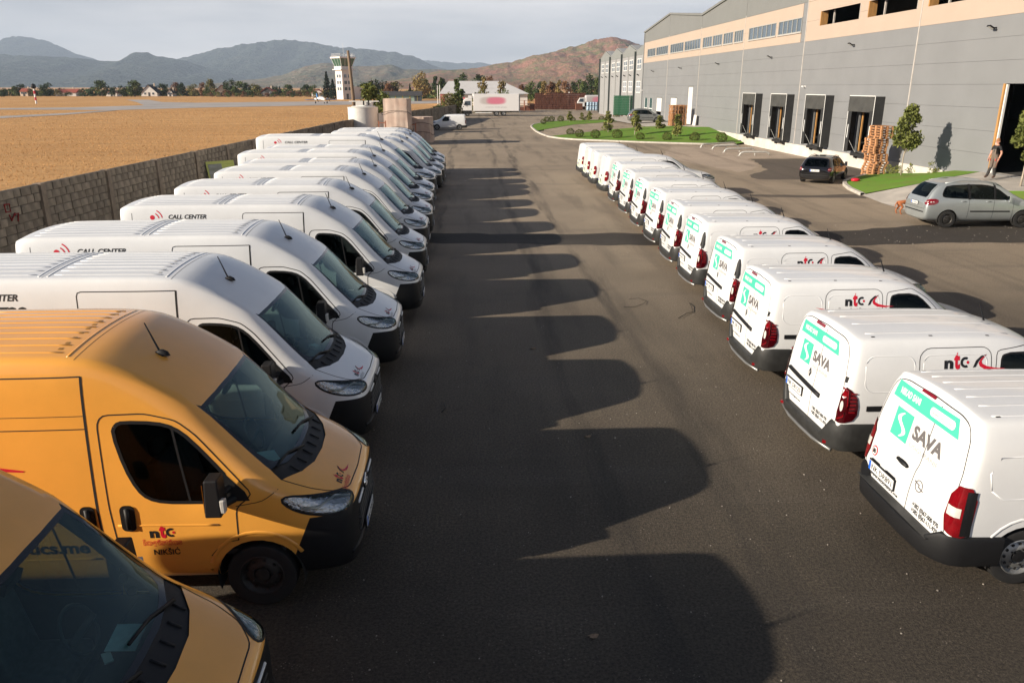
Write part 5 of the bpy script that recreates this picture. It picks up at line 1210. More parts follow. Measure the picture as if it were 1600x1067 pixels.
def tree_meshes(form, leaf, n, seed, ls):
    k = (form, leaf, n, seed, ls)
    if k in _tt: return _tt[k]
    rd = random.Random(seed); V = []; F = []; tr = MB()
    def leafq(p, s):
        u = Vector((rd.gauss(0,1), rd.gauss(0,1), rd.gauss(0,1))).normalized(); w = u.cross(Vector((rd.gauss(0,1), rd.gauss(0,1), rd.gauss(0,1)))).normalized(); a = s*rd.uniform(.6, 1.3); i = len(V)
        V.extend([p - u*a, p - w*a*.55, p + u*a, p + w*a*.55]); F.append((i, i+1, i+2, i+3))
    if form == 'conifer':
        tr.tube([(0,0,0), (0,0,.95)], [.022, .004], 6)
        for i in range(n):
            z = rd.uniform(.06, 1)**1.0; lay = .5 + .5*math.sin(z*52); r_ = (1 - z)**.85*.24*(.62 + .45*lay)*math.sqrt(rd.uniform(.25, 1)); a = rd.uniform(0, 6.283); leafq(Vector((r_*math.cos(a), r_*math.sin(a), z - .05*r_*4)), ls)
    elif form in ('box',):
        for i in range(n):
            d = Vector((rd.gauss(0,1), rd.gauss(0,1), rd.gauss(0,1))).normalized(); r_ = .5*rd.uniform(.80, 1.0)*(1 + .10*noise.noise(d*2.3 + Vector((seed, 0, 0)))); p = Vector((d.x*r_, d.y*r_, .5 + d.z*r_*.98)); leafq(p, ls)
    else:
        h0 = {'round': .10, 'tall': .08, 'street': .40, 'birch': .14, 'bush': .02}[form]; rad = {'round': .40, 'tall': .22, 'street': .235, 'birch': .19, 'bush': .55}[form]
        trunk = [(0,0,0), (rd.uniform(-.01,.01), rd.uniform(-.01,.01), h0*.6), (rd.uniform(-.02,.02), rd.uniform(-.02,.02), h0 + .25), (0, 0, .88)]
        if form != 'bush': tr.tube(trunk, [.026, .02, .014, .003] if form not in ('birch', 'street') else [.012, .010, .007, .002], 7)
        lobes = []
        for i in range({'round': 17, 'tall': 15, 'street': 20, 'birch': 16, 'bush': 12}[form]):
            z = rd.uniform(0, 1); prof = {'round': math.sin(math.pi*(z*.86 + .10))**.6, 'tall': math.sin(math.pi*(z*.8 + .16))**.8, 'street': math.sin(math.pi*(z*.76 + .20))**.8*(1.15 - .45*z), 'birch': (1 - z)**.7*.9 + .12, 'bush': math.sqrt(max(0, 1 - z*z))}[form]
            a = rd.uniform(0, 6.283); q = rad*prof*rd.uniform(.35, .80); c = Vector((q*math.cos(a), q*math.sin(a), h0 + (1 - h0)*(z*.86 + .05))); lobes.append((c, rad*rd.uniform(.36, .56)*(.65 + .45*prof)))
            if form != 'bush': tr.tube([(0, 0, max(h0*.8, c.z - .16)), tuple(c)], [.008, .002], 4)
        for i in range(n):
            c, r_ = rd.choice(lobes); d = Vector((rd.gauss(0,1), rd.gauss(0,1), rd.gauss(0,1))).normalized(); p = c + d*r_*rd.uniform(.45, 1.05); p.z = max(.01, p.z); leafq(p, ls)
    cm = bpy.data.meshes.new('crown'); cm.from_pydata([tuple(v) for v in V], [], F); cm.materials.append(LM[leaf])
    tm = None
    if tr.v: tm = tr.mesh('trunk', True); tm.materials.append(M['bark_p'] if leaf in ('birch', 'street') else M['bark'])
    _tt[k] = (tm, cm); return _tt[k]
def tree(name, loc, h, w, form, leaf, label, cat='tree', group=None, n=700, seed=1, ls=.045, lean=0):
    tm, cm = tree_meshes(form, leaf, n, seed, ls); r = empty(name, loc, random.uniform(0, 6.28)); base = {'round': .80, 'tall': .44, 'street': .47, 'birch': .38, 'conifer': .48, 'bush': 1.1, 'box': 1.0}[form]
    r.scale = (w/base, w/base, h); r.rotation_euler = (0, lean, random.uniform(0, 6.28))
    if tm: link('trunk', tm, None, r)
    link('crown', cm, None, r); tag(r, label, cat, group); return r
FAR = [(6,138,12,'round','dark'), (36,131.6,15,'round','dark'), (25,135,10,'round','green'), (50,139,13,'round','olive'), (75,130,20,'round','dark'), (68,140,12,'bush','green'), (92,141,14,'bush','olive'), (108,144,12,'bush','green'), (128,142,10,'bush','green'), (145,136,13,'round','dark'), (160,126.5,20,'round','green'), (179,136,11,'round','dark'), (193,134,14,'round','dark'),
       (211,125.6,20,'round','green'), (216,128,13,'tall','olive'), (229,141,10,'bush','green'), (240,141,10,'bush','dark'), (255,131,20,'round','green'), (276,129.5,14,'round','brown'), (286,130,13,'round','dark'), (303,131.5,15,'round','olive'), (318,129,11,'round','brown'), (330,124.5,15,'round','olive'), (325,137,14,'bush','green'), (361,124.4,18,'round','dark'), (374,127.5,20,'round','green'), (386,130,13,'round','dark'), (399,131.7,18,'round','olive'), (428,134,13,'round','green'), (438,135,8,'conifer','conifer'), (451,132.6,15,'round','green'), (479,132.6,18,'round','dark'), (490,133,12,'round','green'),
       (512,112.7,19,'conifer','conifer'), (521,124,17,'conifer','conifer'), (575,128,24,'round','green'), (590,125,32,'round','green'), (620,128,26,'round','olive'), (608,131,16,'round','brown'), (641,131,9,'conifer','conifer'), (658,113,26,'round','yellow'), (667,124,20,'round','olive'), (681,118,10,'tall','dark'), (691,120,12,'tall','green'), (724,115,22,'round','dark'), (748,117,24,'round','dark'), (765,120,14,'round','brown'),
       (815,131,12,'tall','brown'), (830,128,22,'round','green'), (843,128,18,'round','dark'), (850,126,12,'tall','yellow'), (862,127,17,'tall','brown'), (873,124,10,'tall','yellow'), (884,127,20,'round','brown'), (897,128,14,'round','dark'), (908,125,18,'round','green'), (921,116,22,'round','dark'), (934,121,14,'round','green'), (945,126,16,'round','olive'), (960,124,18,'round','dark')]
LEFTW = {'dark': 'dark green', 'green': 'mid green', 'olive': 'olive green', 'yellow': 'yellowing', 'brown': 'red brown', 'conifer': 'blackish green'}
used = {}
def place_word(px):
    for lim, wd_ in ((60,'at the far left edge of the airfield'), (135,'left of the first red-roofed house'), (200,'by the small white house'), (262,'around the dark-roofed house'), (335,'left of the cream house'), (400,'right of the cream house'), (470,'by the barn roof before the blue range'), (530,'beside the control tower'), (630,'right of the control tower'), (700,'left of the white hall'), (775,'rising behind the white hall'), (870,'behind the brown crate wall, left part'), (915,'behind the brown crate wall, right part'), (2000,'next to the old hall')):
        if px < lim: return wd_
for i, (px, ty, wpx, form, leaf) in enumerate(FAR):
    Y = 455 if px < 505 else (350 if px < 530 else (360 if px < 700 else 300)); Y += ((i*37) % 40) - 20; g = at(px, 150, Y); top = at(px, ty, Y); wm = wpx/FPX*Y*1.08
    kind = {'conifer': 'conifer', 'bush': 'bush', 'tall': 'slim tree', 'round': 'tree'}[form]; lb = LEFTW[leaf] + ' ' + kind + ' ' + place_word(px)
    used[lb] = used.get(lb, 0) + 1
    if used[lb] > 1: lb = ORD[used[lb]-1] + ' ' + lb + ', counted from the left'
    tree({'conifer': 'conifer_tree', 'bush': 'bush'}.get(form, 'broadleaf_tree'), (g.x, g.y, -.02), top.z, wm, form, leaf, lb, 'tree' if form != 'bush' else 'bush', 'trees beyond the airfield', 900, i % 4, .05 if form != 'conifer' else .035)
for i in range(22):
    px = 330 + i*8.4 + (i % 3)*3; Y = 440 - (i % 4)*6; g = at(px, 150, Y)
    tree('shrub', (g.x, Y, -.02), 2.0 + (i*7 % 5)*.35, 3.6 + (i % 3), 'bush', ['brown', 'olive', 'brown', 'green'][i % 4], ORD[i % 13] + (' low shrub ' if i < 13 else ' scrubby low shrub ') + 'along the runway edge ' + ('before the cream house' if i < 13 else 'toward the control tower'), 'shrub', 'shrubs along the runway edge', 260, 40 + i % 3, .09)
# scrub that reads as one mass between the trees
wv = MB(); rw2 = random.Random(77)
for i in range(9000):
    if i < 6500: px = rw2.uniform(-120, 560); Y = 478 + rw2.uniform(-8, 8)
    else: px = rw2.uniform(560, 1010); Y = 372 + rw2.uniform(-8, 8)
    g = at(px, 150, Y); h = 2.2 + 2.6*max(0, noise.noise((px*.035, 3.3, 0)) + .35); z = h*rw2.random(); s = .55 + .4*rw2.random(); u = Vector((rw2.gauss(0,1), rw2.gauss(0,1), rw2.gauss(0,1))).normalized()*s; w = u.cross(Vector((rw2.gauss(0,1), rw2.gauss(0,1), rw2.gauss(0,1)))).normalized()*s*.6; c = Vector((g.x, Y, z))
    wv.add([c - u, c - w, c + u, c + w], [(0, 1, 2, 3)]); wv.m[-1] = int(2.99*min(.999, max(0, .5 + .6*noise.noise((px*.05, 8, 1)) + rw2.uniform(-.2, .2))))
me = bpy.data.meshes.new('scrub_belt'); me.from_pydata(wv.v, [], wv.f); me.polygons.foreach_set('material_index', wv.m)
for k in ('dark', 'green', 'olive'): me.materials.append(LM[k])
o = link('scrub_belt', me); o['kind'] = 'stuff'; o['label'] = 'dark scrub filling the gaps between the far trees'; o['category'] = 'scrub'
# nearer greenery
def gtree(name, px, by, ty, wpx, form, leaf, label, z=0, Y=None, n=1800, seed=11, ls=.03, cat='tree', group=None, lean=0):
    g = gr(px, by, z) if Y is None else at(px, by, Y); top = at(px, ty, g.y); tree(name, (g.x, g.y, z - .02), top.z - z, wpx/FPX*g.y*1.05, form, leaf, label, cat, group, n, seed, ls, lean)
gtree('broadleaf_tree', 583, 200, 137, 70, 'bush', 'street', 'leafy green walnut-like tree behind the white tank and wooden pole', Y=93, n=2400, ls=.035)
gtree('broadleaf_tree', 603, 200, 148, 46, 'bush', 'green', 'lower green bush right of the wooden pole behind the tank', Y=98, n=1200, ls=.05, seed=12)
gtree('conifer_tree', 706, 185, 148, 40, 'bush', 'olive', 'bushy olive tree at the end of the block wall before the truck cab', Y=136, n=2200, seed=13, ls=.04)
gtree('broadleaf_tree', 716, 185, 122, 20, 'tall', 'green', 'slim bright green tree above the truck cab', Y=152, n=1100, seed=14, ls=.045)
gtree('bush', 690, 190, 166, 46, 'bush', 'dark', 'dark bush in the shade behind the small white van', Y=126, n=1400, seed=15, ls=.05, cat='bush')
gtree('broadleaf_tree', 757, 175, 116, 20, 'tall', 'yellow', 'thin yellow leaved tree behind the middle of the truck box', Y=172, n=500, seed=16, ls=.04)
gtree('broadleaf_tree', 750, 175, 139, 30, 'bush', 'olive', 'olive bush showing over the front of the truck box', Y=168, n=600, seed=17, ls=.05)
gtree('broadleaf_tree', 786, 175, 112, 18, 'tall', 'yellow', 'thin pale tree behind the rear of the truck box', Y=178, n=450, seed=18, ls=.04)
gtree('broadleaf_tree', 787, 175, 137, 26, 'bush', 'green', 'green bush showing over the rear of the truck box', Y=170, n=700, seed=19, ls=.05)
for i, (px, by, ty, w, lab) in enumerate([(890,191,172,10,'small young tree, leftmost on the far lawn strip'), (909,189,175,8,'thin sapling between two young trees on the far lawn strip'), (921,190,173,10,'young tree right of the sapling on the far lawn strip'), (950,209,172,20,'yellowish young tree on the lawn left of the grey car'), (992,213,168,20,'young tree in front of the rear of the grey car'), (1031,208,178,18,'young tree in front of the bonnet of the grey car'), (1058,215,177,18,'young tree on the lawn before the far pallet stack')]):
    g = gr(px, by, .3); gtree('young_tree', px, by, ty, w, 'birch', 'birch', lab, z=.3, n=850, seed=20 + i, ls=.040, group='young trees on the lawn')
SH = [(849,193.5,'leftmost round shrub on the far lawn strip'), (854,190,'yellowish round shrub at the tip of the far lawn strip'), (862,190,'third round shrub from the left on the far lawn strip'), (876,190,'fourth round shrub from the left on the far lawn strip'), (895,190,'fifth round shrub from the left on the far lawn strip'), (916,190,'round shrub right of the sapling on the far lawn strip'), (940,190,'second round shrub from the right on the far lawn strip'), (963,188,'rightmost round shrub on the far lawn strip'),
      (891,211.5,'leftmost round shrub on the near lawn'), (905,214.5,'second round shrub from the left on the near lawn'), (930,216,'third round shrub from the left on the near lawn'), (964,217,'fourth round shrub from the left on the near lawn'), (1000,219,'fifth round shrub on the near lawn, below the grey car'), (1042,220,'sixth round shrub on the near lawn'), (1085,221,'second round shrub from the docks on the near lawn'), (1127,222.5,'round shrub at the lawn corner nearest the loading docks')]
for i, (px, by, lab) in enumerate(SH):
    g = gr(px, by, .15 if i > 7 else .2); s = (1.0 if i > 7 else .95)*(.9 + .07*(i % 4)); tree('clipped_shrub', (g.x, g.y, .10), s*.88, s, 'box', 'box', lab, 'shrub', 'clipped round shrubs', 900, 50 + i % 3, .05)
tree('street_tree', (23.06,41.45,.60), 3.60, 1.46, 'street', 'street', 'young street tree with a dense crown on the grass by the pallet stack', 'tree', None, 3000, 31, .027, .05)
g = gr(1588, 296, .8); tree('street_tree', (g.x + .15, g.y, .75), 3.6, 1.9, 'street', 'street', 'young street tree at the right edge beside the big gate', 'tree', None, 4200, 32, .026, .06)
for i, (x, y, s) in enumerate([(24.6,45.6,.55), (24.4,44.5,.45), (23.9,43.2,.4), (24.2,42.6,.5), (24.7,41.3,.6)]):
    tree('shrub', (x, y, .08 + .115*(47 - y)), s, s*1.1, 'bush', 'birch', ['leafy weed nearest the pallets at the plinth foot', 'second leafy weed from the pallets at the plinth foot', 'small leafy weed left of the young street tree', 'small leafy weed right beside the young street tree trunk', 'taller leafy weed right of the young street tree'][i], 'plant', 'weeds along the plinth', 160, 60 + i, .09)

# ---------------------------------------------------------------- airfield buildings
M['wall_w'] = pm('white_render', (.74, .70, .65), .85, var=.12, vs_=.6); M['wall_c'] = pm('cream_render', (.66, .54, .42), .85, var=.12, vs_=.6); M['tile_r'] = pm('red_tiles', (.36, .085, .05), .8, var=.35, vs_=1.5); M['tile_d'] = pm('dark_tiles', (.06, .055, .055), .8, var=.3, vs_=1.5); M['green_glass'] = pm('green_glass', (.015, .10, .075), .05, coat=.8, spec=.8)
def house(px0, px1, yr, ye, Y, wall_m, roof_m, label, gable=True):
    a, b = at(px0, 150, Y), at(px1, 150, Y); w = b.x - a.x; zr = at(px0, yr, Y).z; ze = max(1.8, at(px0, ye, Y).z); dp = max(6, w*.8); r = empty('house', ((a.x + b.x)/2, Y, 0)); tag(r, label, 'house', 'houses beyond the airfield')
    MB().bb((-w/2, 0, 0), (w/2, dp, ze)).build('wall', wall_m, r)
    if gable:
        MB().prism([(-w/2,ze), (w/2,ze), (0,zr - .1)], .002, dp - .002, lambda p, q, z: (p, z, q)).build('gable', wall_m, r)
        for s in (-1, 1): MB().add([(s*(w/2 + .4),-.4,ze - .2), (0,-.4,zr), (0,dp + .4,zr), (s*(w/2 + .4),dp + .4,ze - .2), (s*(w/2 + .4),-.4,ze - .02), (0,-.4,zr + .2), (0,dp + .4,zr + .2), (s*(w/2 + .4),dp + .4,ze - .02)], [(0,1,2,3), (4,5,6,7), (0,1,5,4), (3,2,6,7), (0,3,7,4)]).build('roof', roof_m, r)
    else: MB().prism([(-.4,ze - .1), (dp + .4,ze - .1), (dp/2,zr)], -w/2 - .3, w/2 + .3, lambda p, q, z: (z, p, q)).build('roof', roof_m, r)
    MB().bb((w*.18, dp*.5, zr - .9), (w*.18 + .7, dp*.5 + .7, zr + .9)).build('chimney', M['wall_c'], r)
    for i in range(2):
        x = -w*.25 + i*w*.5; f = MB().bb((x - .6, -.06, ze*.45), (x + .6, -.004, ze*.45 + 1.2)).build('window', M['wframe'], r); MB().bb((x - .48, -.09, ze*.45 + .1), (x + .48, -.062, ze*.45 + 1.1)).build('pane', M['pane'], f)
    MB().bb((-.5, -.08, 0), (.5, -.004, 2.0)).build('door', M['tile_d'], r); return r
house(87, 119, 139.4, 145, 462, M['wall_w'], M['tile_r'], 'white house with a long red brown roof near the left edge', False); house(166, 183, 142.4, 147, 455, M['wall_w'], M['tile_r'], 'small white gabled house with a porch behind the runway corner')
house(221, 246, 133.2, 146, 458, M['wall_w'], M['tile_d'], 'big house with a dark pitched roof left of centre'); house(262, 270, 140, 147, 452, M['wall_w'], M['tile_d'], 'narrow white gable between brown trees'); house(338, 357, 133.5, 143, 450, M['wall_c'], M['tile_r'], 'cream gabled house with a red roof behind the runway'); house(408, 428, 137, 144, 456, M['tile_d'], M['tile_r'], 'dark barn with a bright red roof'); house(487, 505, 140, 146, 452, M['wall_w'], M['tile_r'], 'low house with a red roof left of the dark conifers'); house(32, 44, 138.6, 143.5, 466, M['wall_c'], M['tile_r'], 'low red roof between trees near the far left edge', False)
# control tower
T = empty('control_tower', (at(540, 158, 345).x, 345, 0), R(40)); T.scale = (.92, .92, .96); tag(T, 'white airfield control tower with a green glazed cab', 'tower')
s = 2.75; MB().bb((-s, -s, 0), (s, s, 12.0)).build('shaft', M['wall_w'], T); MB().bb((-s - .9, -s - .9, 12.02), (s + .9, s + .9, 12.35)).build('gallery', M['wall_w'], T)
MB().bb((-s - .3, -s - .3, 12.36), (s + .3, s + .3, 13.5)).build('cab_base', M['wall_w'], T)
MB().add([(-s, -s, 13.52), (s, -s, 13.52), (s, s, 13.52), (-s, s, 13.52), (-s*1.38, -s*1.38, 16.7), (s*1.38, -s*1.38, 16.7), (s*1.38, s*1.38, 16.7), (-s*1.38, s*1.38, 16.7)], [(0,1,5,4), (1,2,6,5), (2,3,7,6), (3,0,4,7), (4,5,6,7)]).build('cab_glass', M['green_glass'], T)
for sx, sy in ((-1,-1), (1,-1), (1,1), (-1,1)):
    MB().tube([(sx*s*1.005, sy*s*1.005, 13.5), (sx*s*1.39, sy*s*1.39, 16.75)], .13, 6).build('cab_post', M['wframe'], T)
    for t in (-.33, .33):
        a, b = (sx, t*sx) if sx == sy else (t*sx, sy); MB().tube([(a*s*1.01, b*s*1.01, 13.5), (a*s*1.4, b*s*1.4, 16.75)], .08, 5).build('cab_mullion', M['wframe'], T)
MB().bb((-s*1.5, -s*1.5, 16.72), (s*1.5, s*1.5, 17.35)).build('cab_roof', M['wall_w'], T); rl = MB()
for q in range(-3, 4): 
    for e in (-1, 1): rl.tube([(q*1.2, e*3.7, 17.3), (q*1.2, e*3.7, 18.5)], .04, 4); rl.tube([(e*3.7, q*1.2, 17.3), (e*3.7, q*1.2, 18.5)], .04, 4)
for z in (17.9, 18.5): rl.tube([(-3.7,-3.7,z), (3.7,-3.7,z), (3.7,3.7,z), (-3.7,3.7,z), (-3.7,-3.7,z)], .04, 4)
rl.build('railing', M['wframe'], T); MB().tube([(1,1,17.3), (1,1,23)], .05, 5).build('aerial_mast', M['wframe'], T)
for z in (3.6, 6.2, 8.8):
    for fx in (0, 1):
        for p in (-1.1, .9):
            lo, hi = (p - .75, z), (p + .75, z + 1.5)
            f = MB().bb((lo[0], -s - .07, lo[1]), (hi[0], -s - .003, hi[1])).build('window', M['wframe'], T) if fx == 0 else MB().bb((-s - .07, lo[0], lo[1]), (-s - .003, hi[0], hi[1])).build('window', M['wframe'], T)
            for h in (0, 1):
                u0 = lo[0] + .1 + h*.7; (MB().bb((u0, -s - .10, lo[1] + .1), (u0 + .6, -s - .075, hi[1] - .1)) if fx == 0 else MB().bb((-s - .10, u0, lo[1] + .1), (-s - .075, u0 + .6, hi[1] - .1))).build('pane', M['pane'], f)
MB().bb((s + .003, -s, 0), (s + 5, s, 5.2)).build('annex', M['wall_w'], T); MB().bb((-1, -s - .1, 0), (.1, -s - .004, 2.3)).build('door', M['pane'], T)
# light aircraft
A = empty('light_aircraft', (at(502, 161, 262).x, 262, 0), R(-60)); tag(A, 'small blue and white twin-engined aircraft parked on the taxiway', 'aircraft'); M['blue_p'] = pm('blue_paint', (.05, .20, .45), .4)
MB().tube([(3.6,0,1.2), (3.0,0,1.25), (1.8,0,1.4), (.5,0,1.5), (-1,0,1.45), (-3.2,0,1.6), (-3.9,0,1.7)], [.05, .32, .55, .66, .55, .2, .06], 12).build('fuselage', M['wall_w'], A, True); MB().tube([(1.6,0,1.75), (.7,0,2.0), (-.4,0,1.9)], [.1, .42, .1], 10).build('canopy', M['pane'], A, True)
MB().box((.2,0,1.15), (1.5,10.6,.16), taper=.85).build('wing', M['blue_p'], A); MB().box((-3.5,0,1.75), (.8,3.4,.1)).build('tailplane', M['wall_w'], A); MB().prism([(-2.9,1.7), (-3.9,1.7), (-4.1,3.0), (-3.5,3.0)], -.06, .06, lambda a, b, z: (a, z, b)).build('fin', M['blue_p'], A)
for y in (-1.9, 1.9):
    e = MB().tube([(1.7,y,1.3), (1.3,y,1.32), (.2,y,1.3), (-.7,y,1.25)], [.14, .34, .36, .08], 10).build('engine', M['wall_w'], A, True); MB().box((1.75,y,1.3), (.05,.14,1.8), rx=.5).build('propeller', M['plastic'], e)
    lg = MB().tube([(.1,y,1.2), (.1,y,.3)], .07, 6).build('landing_leg', M['steel'], A); MB().lathe([(.001,-.1), (.28,-.1), (.28,.1), (.001,.1)], (.1,y,.28), 12, 'Y').build('tyre', M['rubber'], lg)
lg = MB().tube([(2.7,0,1.1), (2.8,0,.3)], .06, 6).build('landing_leg', M['steel'], A); MB().lathe([(.001,-.08), (.24,-.08), (.24,.08), (.001,.08)], (2.8,0,.24), 12, 'Y').build('tyre', M['rubber'], lg)
# striped marker post
B0 = at(57, 162.5, 262); pz = at(57, 137, 262).z; r = empty('marker_post', (B0.x, 262, 0)); tag(r, 'red and white marker post with a dark ball on the dry field', 'post')
for i in range(5): MB().lathe([(.28, pz*i/5 + .001), (.28, pz*(i+1)/5)], n=8).build('post_band', M['red'] if i % 2 else M['wht'], r)
MB().lathe([(.001,-.9), (.6,-.5), (.75,0), (.6,.5), (.001,.9)], (0,0,pz + .3), 12).build('ball', M['plastic'], r, True)
# white hall behind the truck, low shed
Y = 236; a, b = at(689, 165, Y), at(824, 165, Y); r = empty('white_hall', ((a.x + b.x)/2, Y, 0)); tag(r, 'white hall with a pale hipped roof behind the truck', 'hall'); w = (b.x - a.x)/2; ze, zr = at(700, 147, Y).z, at(700, 130, Y).z + .6
MB().bb((-w, 0, 0), (w, 22, ze)).build('wall', M['wall_w'], r); MB().bb((-w - .08, -.1, 0), (-w + 1.1, .9, ze - .01)).build('corner_pier', pm('pink_paint', (.55, .18, .17), .8), r)
MB().add([(-w - .5,-.6,ze), (w + .5,-.6,ze), (w + .5,22.6,ze), (-w - .5,22.6,ze), (-w + 2,11,zr), (w - 7,11,zr)], [(0,1,5,4), (1,2,5), (2,3,4,5), (3,0,4), (0,3,2,1)]).build('roof', pm('pale_roof', (.62, .60, .58), .6, var=.1, vs_=.3), r)
MB().bb((-w + 3, -.25, ze - .35), (w - 1, -.62, ze - .02)).build('gutter', M['clad_d'], r)
for i in range(3): MB().bb((-w + 3 + i*6, -.1, 1.0), (-w + 5 + i*6, -.004, 2.4)).build('window', M['pane'], r)
Y = 300; a, b = at(594, 156, Y), at(657, 156, Y); w = (b.x - a.x)/2; r = empty('low_shed', ((a.x + b.x)/2, Y, 0)); tag(r, 'low shed with a dark roof and pale green walls with yellow posts', 'shed'); ze, zr = at(600, 150, Y).z, at(600, 143, Y).z
MB().bb((-w, 0, 0), (w, 8, ze)).build('wall', pm('pale_green_wall', (.30, .38, .30), .8, var=.2), r); MB().prism([(-.6,ze), (8.6,ze), (4,zr)], -w - .5, w + .5, lambda p, q, z: (z, p, q)).build('roof', M['tile_d'], r)
for i in range(6): MB().bb((-w + .3 + i*2.6, -.12, 0), (-w + .55 + i*2.6, -.004, ze)).build('door_post', pm('yellow_post', (.62, .42, .03), .7) if i == 0 else bpy.data.materials['yellow_post'], r)
for i in range(2): MB().bb((w - 2.2 + i*1.2, -.14, 0), (w - 1.2 + i*1.2, -.004, ze - .2)).build('door', M['tile_d'], r)
for px, ty, lab in ((684, 134, 'left one of two pale masts before the white hall'), (687.5, 133, 'right one of two pale masts before the white hall')):
    g = at(px, 158, 225); q = MB().tube([(0,0,0), (0,0,at(px, ty, 225).z)], .10, 6).build('mast', M['wframe'], None, loc=(g.x, 225, 0)); tag(q, lab, 'mast')
# ---------------------------------------------------------------- haze over the valley
hz = MB().bb((-15000, -2000, -3), (15000, 12200, 700)).build('haze', None); hm = bpy.data.materials.new('valley_air'); hm.use_nodes = True; hm.node_tree.nodes.clear()
vp = hm.node_tree.nodes.new('ShaderNodeVolumePrincipled'); vp.inputs['Color'].default_value = (.66, .80, 1.0, 1); vp.inputs['Density'].default_value = 1.0e-4; vp.inputs['Anisotropy'].default_value = .0
ho = hm.node_tree.nodes.new('ShaderNodeOutputMaterial'); hm.node_tree.links.new(vp.outputs[0], ho.inputs['Volume']); hz.data.materials.clear(); hz.data.materials.append(hm); hz['kind'] = 'stuff'; hz['label'] = 'pale blue valley haze'; hz['category'] = 'haze'
# ---------------------------------------------------------------- truck and far yard
def soft_print(name, base, pink, grey, cx, cz, rx, rz, off):
    """print fading softly into the panel colour"""
    m = bpy.data.materials.new(name); m.use_nodes = True; t, N, l, b = nodes_of(m); b.inputs['Roughness'].default_value = .45
    c = N.new('ShaderNodeTexCoord'); s = N.new('ShaderNodeSeparateXYZ'); l(c.outputs['Object'], s.inputs[0])
    def sq(o, c0, r0):
        a = N.new('ShaderNodeMath'); a.operation = 'SUBTRACT'; l(o, a.inputs[0]); a.inputs[1].default_value = c0; d = N.new('ShaderNodeMath'); d.operation = 'DIVIDE'; l(a.outputs[0], d.inputs[0]); d.inputs[1].default_value = r0
        p = N.new('ShaderNodeMath'); p.operation = 'POWER'; ab = N.new('ShaderNodeMath'); ab.operation = 'ABSOLUTE'; l(d.outputs[0], ab.inputs[0]); l(ab.outputs[0], p.inputs[0]); p.inputs[1].default_value = 3; return p.outputs[0]
    def blob(c0x, c0z, r0x, r0z, lo, hi):
        a = N.new('ShaderNodeMath'); a.operation = 'ADD'; l(sq(s.outputs['X'], c0x, r0x), a.inputs[0]); l(sq(s.outputs['Z'], c0z, r0z), a.inputs[1]); r_ = N.new('ShaderNodeMapRange'); r_.interpolation_type = 'SMOOTHSTEP'; l(a.outputs[0], r_.inputs[0]); r_.inputs[1].default_value = hi; r_.inputs[2].default_value = lo; return r_.outputs[0]
    f1 = mixrgb(t, blob(cx + off*rx, cz, rx, rz, .25, 1.3), base, grey); l(mixrgb(t, blob(cx + rx*.18, cz, rx*.85, rz*.95, .12, 1.25), f1, pink), b.inputs['Base Color']); return m
Yt = 147.; x0, x1 = at(740, 180, Yt).x, at(811, 180, Yt).x; Lb = x1 - x0; TR = empty('box_truck', (x0, Yt, 0)); tag(TR, 'white box truck with a pink blurred print, parked crosswise at the yard end', 'truck')
zb, zt = at(750, 174, Yt).z, at(750, 147, Yt).z
M['truck_print'] = soft_print('pink_print', (.76, .74, .73), (.66, .20, .28), (.55, .50, .48), Lb*.45, (zb + zt)/2 + .30, Lb*.27, .72, -.2); M['truck_w'] = pm('truck_white', (.78, .77, .75), .4, var=.06)
bx = MB().bb((0, 0, zb), (Lb, 2.5, zt)).build('cargo_box', M['truck_print'], TR); bm_ = bx.modifiers.new('b', 'BEVEL'); bm_.width = .05; bm_.segments = 2
MB().bb((.2, .7, .75), (Lb - .1, 1.8, zb - .02)).build('chassis', M['plastic'], TR); MB().bb((Lb + .01, .1, zb - .3), (Lb + .18, 2.4, zt - .2)).build('tail_lift', M['steel'], TR)
a_ = word('a karlna mre\u017ea grupe', Lb*.27, zb + .62, Lb*.46, .16, .0); mt = bpy.data.meshes.new('truck_words'); mt.from_pydata([(u, -.012, v) for u, v in a_[0]], [], a_[1]); link('truck_words', mt, M['gline'], TR)
cabx = -2.05; cb = MB().prism([(-.25,.95), (-.25,2.95), (-1.0,3.1), (-1.75,2.85), (cabx,1.95), (cabx - .08,.95)], .06, 2.44, lambda p, q, z: (p, z, q)).build('cab', M['truck_w'], TR); q_ = cb.modifiers.new('b', 'BEVEL'); q_.width = .08; q_.segments = 3
MB().prism([(-.55,1.85), (-.55,2.65), (-1.45,2.62), (-1.75,1.95)], .03, .055, lambda p, q, z: (p, z, q)).build('cab_window', M['pane'], TR); MB().add([(cabx - .02,.2,1.98), (cabx - .02,2.3,1.98), (-1.79,2.3,2.80), (-1.79,.2,2.80)], [(0,1,2,3)]).build('windscreen', M['pane'], TR)
MB().bb((-2.15, .05, .40), (-.3, 2.45, .94)).build('cab_skirt', M['plastic'], TR); MB().bb((-.95, .3, 3.12), (-.3, 2.2, zt - .3)).build('wind_deflector', M['truck_w'], TR); MB().bb((-.2, .5, zt - .7), (-.01, 2.0, zt + .05)).build('cooling_unit', M['truck_w'], TR)
MB().box((-1.9, -.16, 2.3), (.10, .14, .6)).build('mirror', M['plastic'], TR); MB().box((-1.7, .7, 3.12), (.3, .25, .2)).build('roof_beacon', M['red'], TR)
for z in (.55, .92): MB().bb((.3, .02, z), (Lb*.40, .07, z + .13)).build('side_guard', M['wht'], TR)
